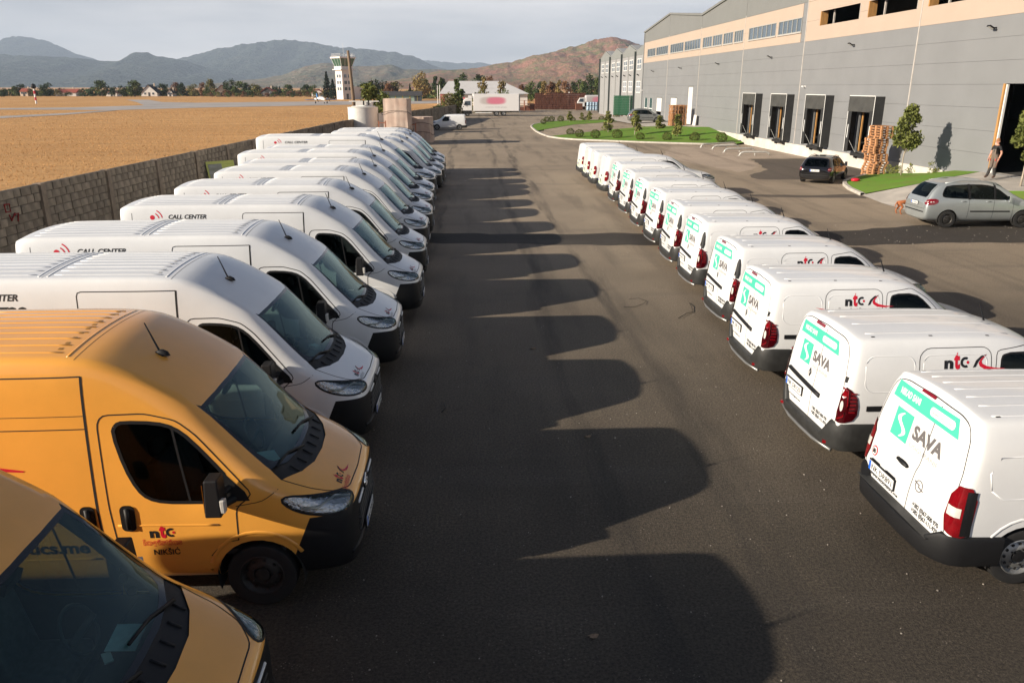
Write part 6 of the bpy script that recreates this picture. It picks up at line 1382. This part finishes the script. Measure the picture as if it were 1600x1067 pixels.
for d, nm in ((-1.15, 0), (Lb*.50, 1), (Lb*.66, 2)):
    for y in (.18, 2.32):
        w_ = empty('wheel', (d, y, .50)); w_.parent = TR
        MB().lathe([(.27,-.15), (.46,-.17), (.50,-.10), (.50,.10), (.46,.17), (.27,.15)], axis='Y', n=24).build('tyre', M['rubber'], w_, True, angle=40); MB().lathe([(.28,-.14), (.24,-.06), (.14,-.12), (.001,-.13)], axis='Y', n=20).build('rim', M['steel'], w_, True)
# second lorry with blurred tarpaulin, pallets of drums, tipper skip
Ys = 188.; x0, x1 = at(914, 170, Ys).x, at(951, 170, Ys).x; LR = empty('flatbed_lorry', (x0, Ys, 0)); tag(LR, 'lorry with a grey and pink blurred tarpaulin at the end of the crate wall', 'truck'); Lb = x1 - x0; zt = at(920, 149, Ys).z
M['tarp_print'] = soft_print('tarpaulin_print', (.52, .49, .48), (.58, .22, .28), (.46, .42, .41), Lb*.55, zt*.66, Lb*.42, .9, -.1)
b_ = MB().bb((0, 0, 1.5), (Lb, 2.4, zt)).build('tarpaulin', M['tarp_print'], LR); q_ = b_.modifiers.new('b', 'BEVEL'); q_.width = .35; q_.segments = 4
MB().bb((.1, .4, .8), (Lb, 2.0, 1.45)).build('chassis', M['plastic'], LR); c_ = MB().prism([(-.1,.7), (-.1,2.7), (-1.2,2.6), (-1.7,1.8), (-1.8,.7)], .1, 2.3, lambda p, q, z: (p, z, q)).build('cab', M['truck_w'], LR)
MB().prism([(-.4,1.7), (-.4,2.45), (-1.15,2.42), (-1.5,1.8)], .06, .096, lambda p, q, z: (p, z, q)).build('cab_window', M['pane'], LR)
for d in (-.9, 1.6, Lb - 1.2): MB().lathe([(.001,-.15), (.45,-.15), (.45,.15), (.001,.15)], (d, .25, .46), 18, 'Y').build('wheel', M['rubber'], LR)
Yc = 194.; x0 = at(894, 168, Yc).x; r = empty('site_cabin', (x0, Yc + 6, 0)); tag(r, 'pale site cabin with a white post left of the pink lorry', 'cabin'); zt = at(900, 150.5, Yc).z
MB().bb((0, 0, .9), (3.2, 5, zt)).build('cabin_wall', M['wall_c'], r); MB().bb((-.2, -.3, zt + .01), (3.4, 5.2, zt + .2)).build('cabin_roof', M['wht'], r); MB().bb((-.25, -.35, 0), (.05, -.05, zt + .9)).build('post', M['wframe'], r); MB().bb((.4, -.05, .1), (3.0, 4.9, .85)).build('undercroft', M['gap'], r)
for x in (.5, 1.9): MB().bb((x, -.05, zt - 1.1), (x + .9, -.004, zt - .4)).build('window', M['wht'], r)
M['drum'] = pm('blue_white_drum', (.50, .62, .70), .5, c2=(.20, .32, .46), vs_=1.3)
for i in range(6):
    for k in range(2):
        g = at(918.5 + i*4.4, 172, 180.5); o = MB().lathe([(.001,0), (.31,0), (.31,.28), (.325,.3), (.31,.32), (.31,.6), (.325,.62), (.31,.64), (.31,.9), (.001,.9)], n=14).build('drum', M['drum'], None, True, loc=(g.x, 180.5, k*.92)); o.rotation_euler = (0, 0, i)
        tag(o, ('lower' if k == 0 else 'upper') + ' pale blue drum, ' + ORD[i] + ' from the left below the pink lorry', 'drum', 'pale blue drums')
g = at(905, 172, 182); r = empty('rusty_skip', (g.x, 182, 0)); tag(r, 'brown rusty skip left of the pale blue drums', 'skip'); M['rust'] = pm('rust', (.17, .06, .03), .85, c2=(.09, .035, .02), vs_=3)
MB().bb((-.75,0,.15), (.75,.05,1.5)).build('side', M['rust'], r); MB().bb((-.75,1.5,.15), (.75,1.55,1.5)).build('side', M['rust'], r); MB().bb((-.75,.06,.15), (-.70,1.49,1.7)).build('end', M['rust'], r); MB().bb((.70,.06,.15), (.75,1.49,1.5)).build('end', M['rust'], r); MB().bb((-.7,.06,.1), (.7,1.49,.16)).build('floor', M['rust'], r)
g = at(948, 174, 172); F_ = empty('forklift', (g.x, 172, 0), R(20)); tag(F_, 'orange red forklift beside the green crate stack', 'forklift'); M['orange'] = pm('orange_paint', (.62, .09, .03), .45)
MB().prism([(-.9,.35), (.7,.35), (.7,.9), (.1,1.0), (-.9,1.25)], -.5, .5, lambda p, q, z: (p, z, q)).build('chassis', M['orange'], F_); MB().box((-.2,0,2.1), (1.2,1.0,.08)).build('overhead_guard', M['plastic'], F_)
for x in (-.75, .35):
    for y in (-.45, .45): MB().tube([(x,y,1.0), (x*.95,y,2.1)], .035, 6).build('guard_post', M['plastic'], F_)
for y in (-.3, .3): MB().bb((.85,y - .05,.1), (.95,y + .05,2.3)).build('mast', M['plastic'], F_); MB().bb((.96,y - .06,.12), (1.9,y + .06,.17)).build('fork', M['steel_dark'], F_)
for x in (-.6, .5):
    for y in (-.5, .5): MB().lathe([(.001,-.1), (.3,-.1), (.3,.1), (.001,.1)], (x,y,.3), 14, 'Y').build('wheel', M['rubber'], F_)
MB().box((-.25,0,1.15), (.5,.5,.2)).build('seat', M['seat'], F_)
# crates
def crate_mesh(w, d, h, mat, mat2):
    mb = MB(); t = .03
    for z, hh in ((0, .16), (h*.40, .10), (h*.82, .14)): mb.bb((0,0,z), (w,t,z + h*hh)); mb.bb((0,d - t,z), (w,d,z + h*hh)); mb.bb((0,t,z), (t,d - t,z + h*hh)); mb.bb((w - t,t,z), (w,d - t,z + h*hh))
    for x in (0, w/2 - t, w - 2*t): mb.bb((x,-.012,0), (x + 2*t,-.002,h))
    mb.bb((t,t,.02), (w - t,d - t,.05)); mb.cur = 1; mb.bb((t*1.5,t*1.5,.06), (w - t*1.5,d - t*1.5,h*.9))
    me = mb.mesh('crate'); me.materials.append(mat); me.materials.append(mat2); return me
M['crate_r'] = pm('brown_crate', (.20, .072, .042), .7, var=.35, vs_=2); M['crate_i'] = pm('crate_inside', (.045, .022, .018), .8); M['crate_g'] = pm('green_crate', (.012, .16, .065), .5, var=.2); M['bottles'] = pm('bottles', (.45, .50, .42), .4, c2=(.03, .17, .08), vs_=7, lo=.45, hi=.55)
cmr = crate_mesh(.62, .9, .40, M['crate_r'], M['crate_i']); cmg = crate_mesh(.40, .32, .36, M['crate_g'], M['bottles'])
Yk = 189.; x0 = at(836, 172, Yk).x; nC = 18; rk = random.Random(9)
for c in range(nC):
    rows = 9 if c not in (3, 4) else 8
    for k in range(rows):
        o = link('crate', cmr, None, None, (x0 + c*.655 + rk.uniform(-.02, .02), Yk + rk.uniform(-.05, .05), .05 + k*.405)); o.rotation_euler = (0, 0, rk.uniform(-.03, .03))
        tag(o, 'brown crate in the crate wall, ' + ORD[c] + ' stack from the left, ' + ('bottom' if k == 0 else ORD[k]) + ' layer', 'crate', 'brown crates stacked behind the truck')
for i, px in enumerate((815, 824, 832)):
    g = at(px, 173, 176.); r = empty('cage_trolley', (g.x, 176., 0)); tag(r, ['left', 'middle', 'right'][i] + ' orange brown cage trolley behind the truck', 'trolley', 'cage trolleys'); M['cage'] = M.get('cage') or pm('cage_paint', (.40, .15, .08), .6)
    for x in (-.55, .55):
        for y in (0, .9): MB().tube([(x,y,.1), (x,y,2.3)], .035, 5).build('upright', M['cage'], r)
    for z in (.2, .9, 1.6, 2.25): MB().tube([(-.55,0,z), (.55,0,z), (.55,.9,z), (-.55,.9,z), (-.55,0,z)], .028, 5).build('rail', M['cage'], r)
    MB().bb((-.5,.05,.25), (.5,.85,.85 + .3*i)).build('load', M['crate_r'], r)
g = at(958, 186.5, 126.5); x0 = g.x
for c in range(10):
    for k in range(8):
        o = link('crate', cmg, None, None, (x0 + c*.415 + (.10 if c > 5 else 0), 126.5 + (.12 if c > 5 else 0), .85 + k*.366)); tag(o, 'green bottle crate, ' + ('bottom' if k == 0 else ORD[k]) + ' layer, ' + ORD[c] + ' column from the left, by the old hall', 'crate', 'green bottle crates')
for i in range(3):
    o = MB(); [o.bb((0,y,.12), (1.4,y + .1,.145)) for y in (0,.2,.4,.6)]; [o.bb((x,0,0), (x + .1,.7,.118)) for x in (0,.65,1.3)]; o = o.build('pallet', M['crate_r'], None, loc=(x0 + i*1.42, 126.4, .69)); tag(o, ['left', 'middle', 'right'][i] + ' pallet under the green bottle crates', 'pallet', 'pallets under the green crates')
# ---------------------------------------------------------------- pallets by the docks
M['pine'] = pm('pallet_pine', (.52, .27, .12), .8, c2=(.34, .15, .065), vs_=3, vscale=(1, 6, 6))
pal = MB()
for y in (-.54, -.27, 0, .27, .54): pal.bb((-.4, y - .05, .122), (.4, y + .05, .144))
for x in (-.35, 0, .35): pal.bb((x - .05, -.6, .100), (x + .05, .6, .1215)); pal.bb((x - .05, -.6, 0), (x + .05, .6, .022))
for x in (-.35, 0, .35):
    for y in (-.53, 0, .53): pal.bb((x - .05, y - .07, .0225), (x + .05, y + .07, .0995))
pm_ = pal.mesh('pallet'); pm_.materials.append(M['pine']); rp = random.Random(12)
NP = 20
for k in range(NP):
    off = (.0, 0) if k < 4 else ((.10, .05) if k < 9 else ((-.02, .1) if k < 15 else (.02, -.30)))
    o = link('pallet', pm_, None, None, (24.15 + off[0] + rp.uniform(-.03, .03), 46.55 + off[1] + rp.uniform(-.05, .05), .02 + k*.146)); o.rotation_euler = (0, 0, R(rp.uniform(-3, 3) + 6)); tag(o, 'wooden pallet in the stack before the nearest dock, ' + ('bottom one' if k == 0 else 'top one' if k == NP-1 else ORD[k] + ' from the ground'), 'pallet', 'wooden pallets stacked by the docks')
g = gr(1047, 197, .86)
for k in range(15):
    for j in range(2):
        o = link('pallet', pm_, None, None, (g.x + .5 + j*.95 + rp.uniform(-.03, .03), g.y + .6 + j*.2, .87 + k*.15)); o.rotation_euler = (0, 0, R(rp.uniform(-4, 4) + 4)); tag(o, ('left' if j == 0 else 'right') + ' far pallet stack by the tall white door, ' + ('bottom pallet' if k == 0 else ORD[k] + ' pallet from the ground'), 'pallet', 'far pallet stacks by the tall door')
o = MB().box((0,0,0), (.06,1.0,1.2), ry=.12).build('white_board', M['doorw'], None, loc=(g.x + 2.5, g.y - 1.0, 1.48)); tag(o, 'white board leaning beside the far pallet stacks', 'board')
# dock wheel guides
M['galv'] = pm('galvanised_tube', (.55, .54, .50), .45, met=.3, var=.2, vs_=5)
for i, ((ax, ay), (bx_, by_)) in enumerate([((1095,231), (1150,228)), ((1113,233.5), (1155,232.5)), ((1131,238.5), (1179,237.5)), ((1155,243.5), (1203,243.5))]):
    A_, B_ = gr(ax, ay), gr(bx_, by_); d = (B_ - A_).normalized(); P = [A_, A_ + d*.12 + Vector((0,0,.20)), A_ + d*.35 + Vector((0,0,.28)), B_ - d*.35 + Vector((0,0,.28)), B_ - d*.12 + Vector((0,0,.20)), B_]
    r = empty('wheel_guide', A_); tag(r, ['farthest', 'second farthest', 'second nearest', 'nearest'][i] + ' galvanised wheel guide rail on the ground before the docks', 'rail', 'wheel guide rails')
    MB().tube([p - A_ for p in P], .075, 8).build('rail_tube', M['galv'], r, True); MB().lathe([(.001,0), (.14,0), (.14,.02), (.001,.02)], (0,0,.002), 10).build('foot_plate', M['galv'], r); MB().tube([(A_ + B_)/2 - A_, (A_ + B_)/2 - A_ + Vector((0,0,.26))], .04, 6).build('stub_post', M['galv'], r)
# ---------------------------------------------------------------- things along the block wall
g = at(569, 205, 76.); T = empty('storage_tank', (g.x, 76., 0)); tag(T, 'white cylindrical storage tank with a frame on top by the wall', 'tank'); rt = 1.38; ht = at(569, 168.5, 76).z; M['tank'] = pm('tank_white', (.66, .64, .60), .55, var=.12, vs_=1.5)
MB().lathe([(.001,0), (rt,0), (rt,ht), (rt + .03,ht), (rt + .03,ht + .05), (rt - .05,ht + .06), (.001,ht + .14)], n=40).build('shell', M['tank'], T, True, angle=40)
MB().bb((-.6,-.3,ht + .12), (.9,.5,ht + .50)).build('top_box', M['wall_w'], T); MB().bb((-1.25,-.06,ht + .52), (1.5,.06,ht + .60)).build('top_beam', M['wframe'], T)
for x in (.15, .6): MB().lathe([(.07,ht + .12), (.07,ht + .62)], (x,-.45,0), 10).build('valve', M['plastic'], T)
MB().tube([(-.9,-.9,ht + .10), (.3,-1.1,ht + .18), (1.2,-.5,ht + .12)], .06, 6).build('hose', M['wframe'], T); MB().bb((rt + .05,-.3,0), (rt + .9,.5,ht - .5)).build('panel_box', M['tank'], T)
M['tarp'] = pm('beige_tarp', (.62, .49, .40), .75, c2=(.52, .37, .29), vs_=.9)
def wrapped(px0, px1, ty, Y, dp, label, seed):
    a, b = at(px0, 200, Y), at(px1, 200, Y); w = b.x - a.x; h = at(px0, ty, Y).z; n = 14; V = []; F = []
    r = empty('wrapped_stack', ((a.x + b.x)/2, Y + dp/2, 0), R(-6)); tag(r, label, 'wrapped pallet', 'tarpaulin covered stacks')
    ring = []
    for i in range(4*n):
        s, t = divmod(i, n); t /= n; ring.append([(-1 + 2*t, -1), (1, -1 + 2*t), (1 - 2*t, 1), (-1, 1 - 2*t)][s])
    nz = 16
    for k in range(nz + 1):
        z = h*k/nz; fl = 1 + .10*(1 - k/nz)**2
        for i, (x, y) in enumerate(ring):
            f = .05*noise.noise((i*.55 + seed, z*.35, seed)) + .05*abs(noise.noise((x*3 + z*.9, y*3 - z*.6, seed*2)))
            rr = 1 - .06*(abs(x*y)); V.append((x*w/2*fl*rr*(1 + f), y*dp/2*fl*rr*(1 + f), z))
    m_ = 4*n
    for k in range(nz):
        for i in range(m_): F.append((k*m_ + i, k*m_ + (i+1) % m_, (k+1)*m_ + (i+1) % m_, (k+1)*m_ + i))
    F.append(tuple(range(nz*m_, (nz+1)*m_))); MB().add(V, F).build('tarpaulin', M['tarp'], r, True, angle=50)
    for z in (h*.35, h*.7): MB().tube([(x*w/2*1.09, y*dp/2*1.09, z + .2*math.sin(i*.2)) for i, (x, y) in enumerate(ring)] + [(-w/2*1.09, -dp/2*1.09, z)], .018, 5).build('strap', M['rubber'], r, True)
    return r
wrapped(601, 640, 154.5, 74., 2.4, 'tall stack covered with a beige tarpaulin beside the white tank', 3); wrapped(643, 674, 183.5, 77.5, 2.4, 'lower stack covered with a beige tarpaulin nearer the small white van', 8)
for i, (px, Y, h, lab) in enumerate([(597, 73.2, 2.2, 'rusty steel frame left of the tall tarpaulin stack'), (644, 75.6, 1.9, 'rusty steel frame between the two tarpaulin stacks')]):
    g = at(px, 210, Y); r = empty('steel_frame', (g.x, Y, 0)); tag(r, lab, 'frame', 'rusty frames')
    for x in (-.25, .35): MB().bb((x - .05,-.05,0), (x + .05,.05,h)).build('upright', M['cage'], r)
    for z in (h*.4, h*.9): MB().bb((-.2,-.04,z), (.3,.04,z + .08)).build('cross_bar', M['cage'], r)
g = at(555, 200, 80.); pz = at(551, 79.5, 80).z; r = MB().tube([(0,0,-.1), (-.02,0,pz*.5), (-.25,0,pz)], [.19, .165, .13], 12).build('wooden_pole', pm('weathered_wood', (.24, .17, .11), .9, c2=(.13, .09, .06), vs_=6, vscale=(3, 3, .2), bump=.4, bs=20), None, True, loc=(g.x, 80, 0)); tag(r, 'bare weathered wooden pole behind the white tank', 'pole')
# leaning notice board
pb = on_wall(326, 284); r = empty('notice_board', (pb.x + .75, pb.y, .62)); r.rotation_euler = (0, R(-16), R(-48)); tag(r, 'yellow green board with a grey picture leaning on the block wall', 'board')
M['lime'] = pm('lime_print', (.46, .50, .12), .6, var=.15, vs_=3, vscale=(1, 1, 8)); M['lime_d'] = pm('lime_line', (.30, .34, .09), .6); M['pic'] = pm('picture_print', (.30, .31, .30), .5, c2=(.13, .14, .10), vs_=1.5, vscale=(1, .6, 3))
MB().bb((-.03,-.70,0), (0,.70,1.15)).build('panel', M['lime'], r); MB().bb((.001,-.62,.12), (.012,.05,1.02)).build('picture', M['pic'], r); [MB().bb((.001,.08,.14 + .14*i), (.006,.66,.152 + .14*i)).build('printed_rule', M['lime_d'], r) for i in range(7)]
# ---------------------------------------------------------------- worker and dog
def skin_fig(name, verts, edges, radii, mat_fn, mats, parent=None, sub=2):
    me = bpy.data.meshes.new(name); me.from_pydata(verts, edges, []); o = bpy.data.objects.new(name, me); COL.objects.link(o); o.modifiers.new('k', 'SKIN'); 
    for i, v in enumerate(me.skin_vertices[0].data): v.radius = (radii[i], radii[i]) if not isinstance(radii[i], tuple) else radii[i]; v.use_root = i == 0
    s = o.modifiers.new('s', 'SUBSURF'); s.levels = sub; s.render_levels = sub; bpy.context.view_layer.update()
    nm = bpy.data.meshes.new_from_object(o.evaluated_get(bpy.context.evaluated_depsgraph_get())); bpy.data.objects.remove(o)
    nm.materials.clear()
    for m in mats: nm.materials.append(m)
    for p in nm.polygons: p.use_smooth = True; p.material_index = mat_fn(p.center)
    return link(name, nm, None, parent)
M['skin'] = pm('skin', (.52, .25, .17), .55); M['tshirt'] = pm('black_cotton', (.012, .012, .013), .85); M['dungaree'] = pm('grey_dungarees', (.15, .115, .09), .85, var=.25, vs_=14); M['dung_d'] = pm('dark_trouser', (.03, .028, .026), .85); M['boot'] = pm('work_boot', (.07, .038, .025), .6); M['ginger'] = pm('short_hair', (.30, .13, .05), .8); M['redtrim'] = pm('red_trim', (.50, .06, .05), .7)
g = gr(1549, 278, 1.04); P = empty('person', (g.x, g.y, 1.015), R(198)); tag(P, 'person in black T-shirt and grey bib trousers walking out of the big gate', 'person')
# figure faces +x, z up, metres
VV = [(0,0,.98), (0,0,1.16), (-.01,0,1.33), (-.02,0,1.47), (-.01,0,1.56), (.0,0,1.66), (.005,0,1.74),
      (0,.10,.93), (.06,.10,.52), (-.02,.11,.10), (.12,.12,.045), (0,-.10,.93), (.04,-.10,.53), (.20,-.10,.13), (.34,-.10,.06),
      (-.02,.19,1.43), (-.06,.25,1.16), (.06,.25,.92), (-.02,-.19,1.43), (-.02,-.25,1.15), (.10,-.24,.93)]
EE = [(0,1), (1,2), (2,3), (3,4), (4,5), (5,6), (0,7), (7,8), (8,9), (9,10), (0,11), (11,12), (12,13), (13,14), (3,15), (15,16), (16,17), (3,18), (18,19), (19,20)]
RR = [(.15,.13), (.15,.115), (.17,.12), (.12,.10), .055, .085, .075, .105, .078, .062, .05, .105, .078, .062, .05, .068, .048, .036, .068, .048, .036]
def pmat(c):
    if abs(c.y) > .17 and c.z < 1.28: return 0
    if c.z > 1.50: return 0
    if c.z > 1.12: return 1
    if c.z > .50: return 2
    if c.z > .14: return 3
    return 4
body = skin_fig('body', VV, EE, RR, pmat, [M['skin'], M['tshirt'], M['dungaree'], M['dung_d'], M['boot']], P)
for sx, (hx, hy, hz) in ((1, (.06,.25,.92)), (-1, (.10,-.24,.93))):
    hv = [(hx, hy, hz), (hx + .02, hy, hz - .08)]; he = [(0,1)]; hr = [.030, .034]
    for f_, (dx, ln) in enumerate([(-.026,.075), (-.009,.088), (.009,.084), (.026,.066)]):
        b_ = len(hv); hv += [(hx + .02 + dx, hy, hz - .10), (hx + .03 + dx, hy - sx*.012, hz - .10 - ln*.55), (hx + .03 + dx, hy - sx*.035, hz - .10 - ln)]; he += [(1,b_), (b_,b_+1), (b_+1,b_+2)]; hr += [.010, .009, .008]
    b_ = len(hv); hv += [(hx + .05, hy - sx*.01, hz - .06), (hx + .068, hy - sx*.02, hz - .10)]; he += [(1,b_), (b_,b_+1)]; hr += [.011, .009]
    skin_fig('hand', hv, he, hr, lambda c: 0, [M['skin']], P, 1)
hd = MB().lathe([(.001,.125), (.05,.118), (.083,.075), (.092,.02), (.088,-.02)], (-.012,0,1.715), 18).build('hair', M['ginger'], P, True); hd.scale = (1.02, .92, 1)
MB().tube([(.082,0,1.695), (.108,0,1.655), (.085,0,1.645)], [.010, .016, .008], 6).build('nose', M['skin'], P, True)
for y in (-.032, .032): MB().lathe([(.001,-.011), (.011,0), (.001,.011)], (.078,y,1.69), 8).build('eye', M['blk'], P, True); MB().lathe([(.001,-.03), (.016,-.015), (.018,.015), (.001,.032)], (-.005,y*2.75,1.675), 8).build('ear', M['skin'], P, True)
MB().box((.083,0,1.615), (.01,.05,.010)).build('mouth', M['redtrim'], P)
MB().prism([(-.11,1.10), (.11,1.10), (.09,1.34), (-.09,1.34)], .115, .135, lambda a, b, z: (z, a, b)).build('bib', M['dungaree'], P)
for y in (-.09, .09): MB().tube([(.13,y,1.33), (.09,y,1.46), (-.03,y*.9,1.53), (-.14,y*.6,1.40), (-.155,y*.3,1.18)], .016, 6).build('strap', M['dung_d'], P, True)
for y in (-.13, .13): MB().box((.07,y*1.05,.86), (.13,.03,.10)).build('pocket', M['redtrim'], P)
M['fur'] = pm('russet_fur', (.40, .135, .045), .85, c2=(.30, .09, .03), vs_=9, bump=.4, bs=90)
g = gr(1413, 335); D = empty('dog', (g.x + .12, g.y + .1, 0), R(-8)); tag(D, 'russet brown dog standing half hidden behind the silver minivan', 'dog')
DV = [(-.30,0,.52), (-.12,0,.50), (.08,0,.48), (.26,0,.50), (.40,0,.60), (.50,0,.66), (.62,0,.62), (.70,0,.60),
      (-.34,.09,.44), (-.28,.10,.30), (-.40,.10,.16), (-.36,.10,.02), (-.31,.10,.015), (-.34,-.09,.44), (-.20,-.10,.30), (-.30,-.10,.17), (-.25,-.10,.02), (-.20,-.10,.015),
      (.28,.08,.40), (.27,.085,.22), (.28,.085,.02), (.33,.085,.015), (.28,-.08,.40), (.30,-.085,.22), (.29,-.085,.02), (.34,-.085,.015), (-.40,0,.52), (-.47,0,.40), (-.50,0,.26)]
DE = [(0,1), (1,2), (2,3), (3,4), (4,5), (5,6), (6,7), (0,8), (8,9), (9,10), (10,11), (11,12), (0,13), (13,14), (14,15), (15,16), (16,17), (3,18), (18,19), (19,20), (20,21), (3,22), (22,23), (23,24), (24,25), (0,26), (26,27), (27,28)]
DR = [.11, .105, .125, .13, .085, .085, .05, .035, .075, .05, .028, .025, .022, .075, .05, .028, .025, .022, .055, .032, .025, .024, .055, .032, .025, .024, .03, .022, .012]
skin_fig('body', DV, DE, DR, lambda c: 0, [M['fur']], D)
for y in (-.06, .06): MB().prism([(.44,.73), (.52,.73), (.47,.60)], y - .012, y + .012, lambda a, b, z: (a, z, b)).build('ear', M['fur'], D)
# ---------------------------------------------------------------- litter
rl_ = random.Random(21); mb = MB()
for i in range(380):
    if i < 290: x, y = rl_.uniform(-2.5, 5.5), rl_.uniform(5.2, 26)
    else: x, y = rl_.uniform(14, 22), rl_.uniform(25.2, 29.6)
    s = rl_.uniform(.005, .012)*(1 if i < 290 else 1.6)*(1.8 if rl_.random() < .06 else 1); mb.box((x, y, .004 + s*.35), (s*rl_.uniform(.7, 1.8), s, s*.7), rz=rl_.uniform(0, 3))
o = mb.build('stone_chips', pm('chip', (.45, .40, .34), .8, var=.4, vs_=3)); o['kind'] = 'stuff'; o['label'] = 'pale stone chips scattered over the asphalt'; o['category'] = 'gravel'
M['leaf_d'] = pm('dead_leaf', (.30, .20, .12), .8, var=.3, vs_=30)
for i, (px, py, s, lab) in enumerate([(927, 995, .05, 'curled dead leaf on the asphalt near the bottom edge'), (918, 683, .05, 'small dead leaf on the shaded asphalt in the middle'), (833, 545, .06, 'pale scrap on the shaded asphalt beside the fourth shadow')]):
    g = gr(px, py); V = [(math.cos(a)*s*(1 + .35*math.sin(5*a)), math.sin(a)*s*.7*(1 + .35*math.cos(3*a)), .012 + .012*math.sin(2*a)) for a in [2*math.pi*k/14 for k in range(14)]] + [(0,0,.006)]
    o = MB().add(V, [(k, (k+1) % 14, 14) for k in range(14)]).build('dead_leaf', M['leaf_d'], None, loc=(g.x, g.y, .004)); tag(o, lab, 'leaf')
for i, (pts, r0, lab) in enumerate([([(1060,498), (1072,492), (1083,488), (1080,480), (1077,474)], .007, 'dark bent wire on the asphalt left of the fifth panel van'), ([(983,468), (998,468), (1010,471), (1005,477), (992,480), (975,482)], .005, 'thin looped wire on the asphalt in mid yard'), ([(690,645), (697,640), (694,632)], .008, 'short wire scrap in the shade before the white vans')]):
    o = MB().tube([gr(a, b) + Vector((0, 0, .015 + .02*(k % 2))) for k, (a, b) in enumerate(pts)], r0, 5).build('wire_scrap', M['plastic'], None, True); tag(o, lab, 'wire')
for i, (px, py, m_, lab) in enumerate([(1337, 283, 'red', 'crumpled pink red bag at the lawn tip by the pallets'), (1362, 291, 'plastic', 'dark rag lying on the lawn by the ramp'), (1368, 288, 'wht', 'white paper scrap beside the dark rag on the lawn'), (1395, 283, 'wht', 'white paper scrap on the lawn below the young street tree')]):
    g = gr(px, py, .2); V = []; n = 8
    for k in range(4):
        for j in range(n): a = 2*math.pi*j/n; q = [.16, .2, .14, .02][k]*(1 + .4*noise.noise((k*1.3, j*.9, i*3))); V.append((q*math.cos(a)*1.5, q*math.sin(a), [0, .06, .13, .16][k]*(.4 if m_ == 'plastic' else 1)))
    o = MB().add(V, [(k*n + j, k*n + (j+1) % n, (k+1)*n + (j+1) % n, (k+1)*n + j) for k in range(3) for j in range(n)]).build('litter', M[m_], None, True, loc=(g.x, g.y, .2)); o.scale = (1, 1, 1) if m_ != 'wht' else (.5, .5, .5); tag(o, lab, 'litter')
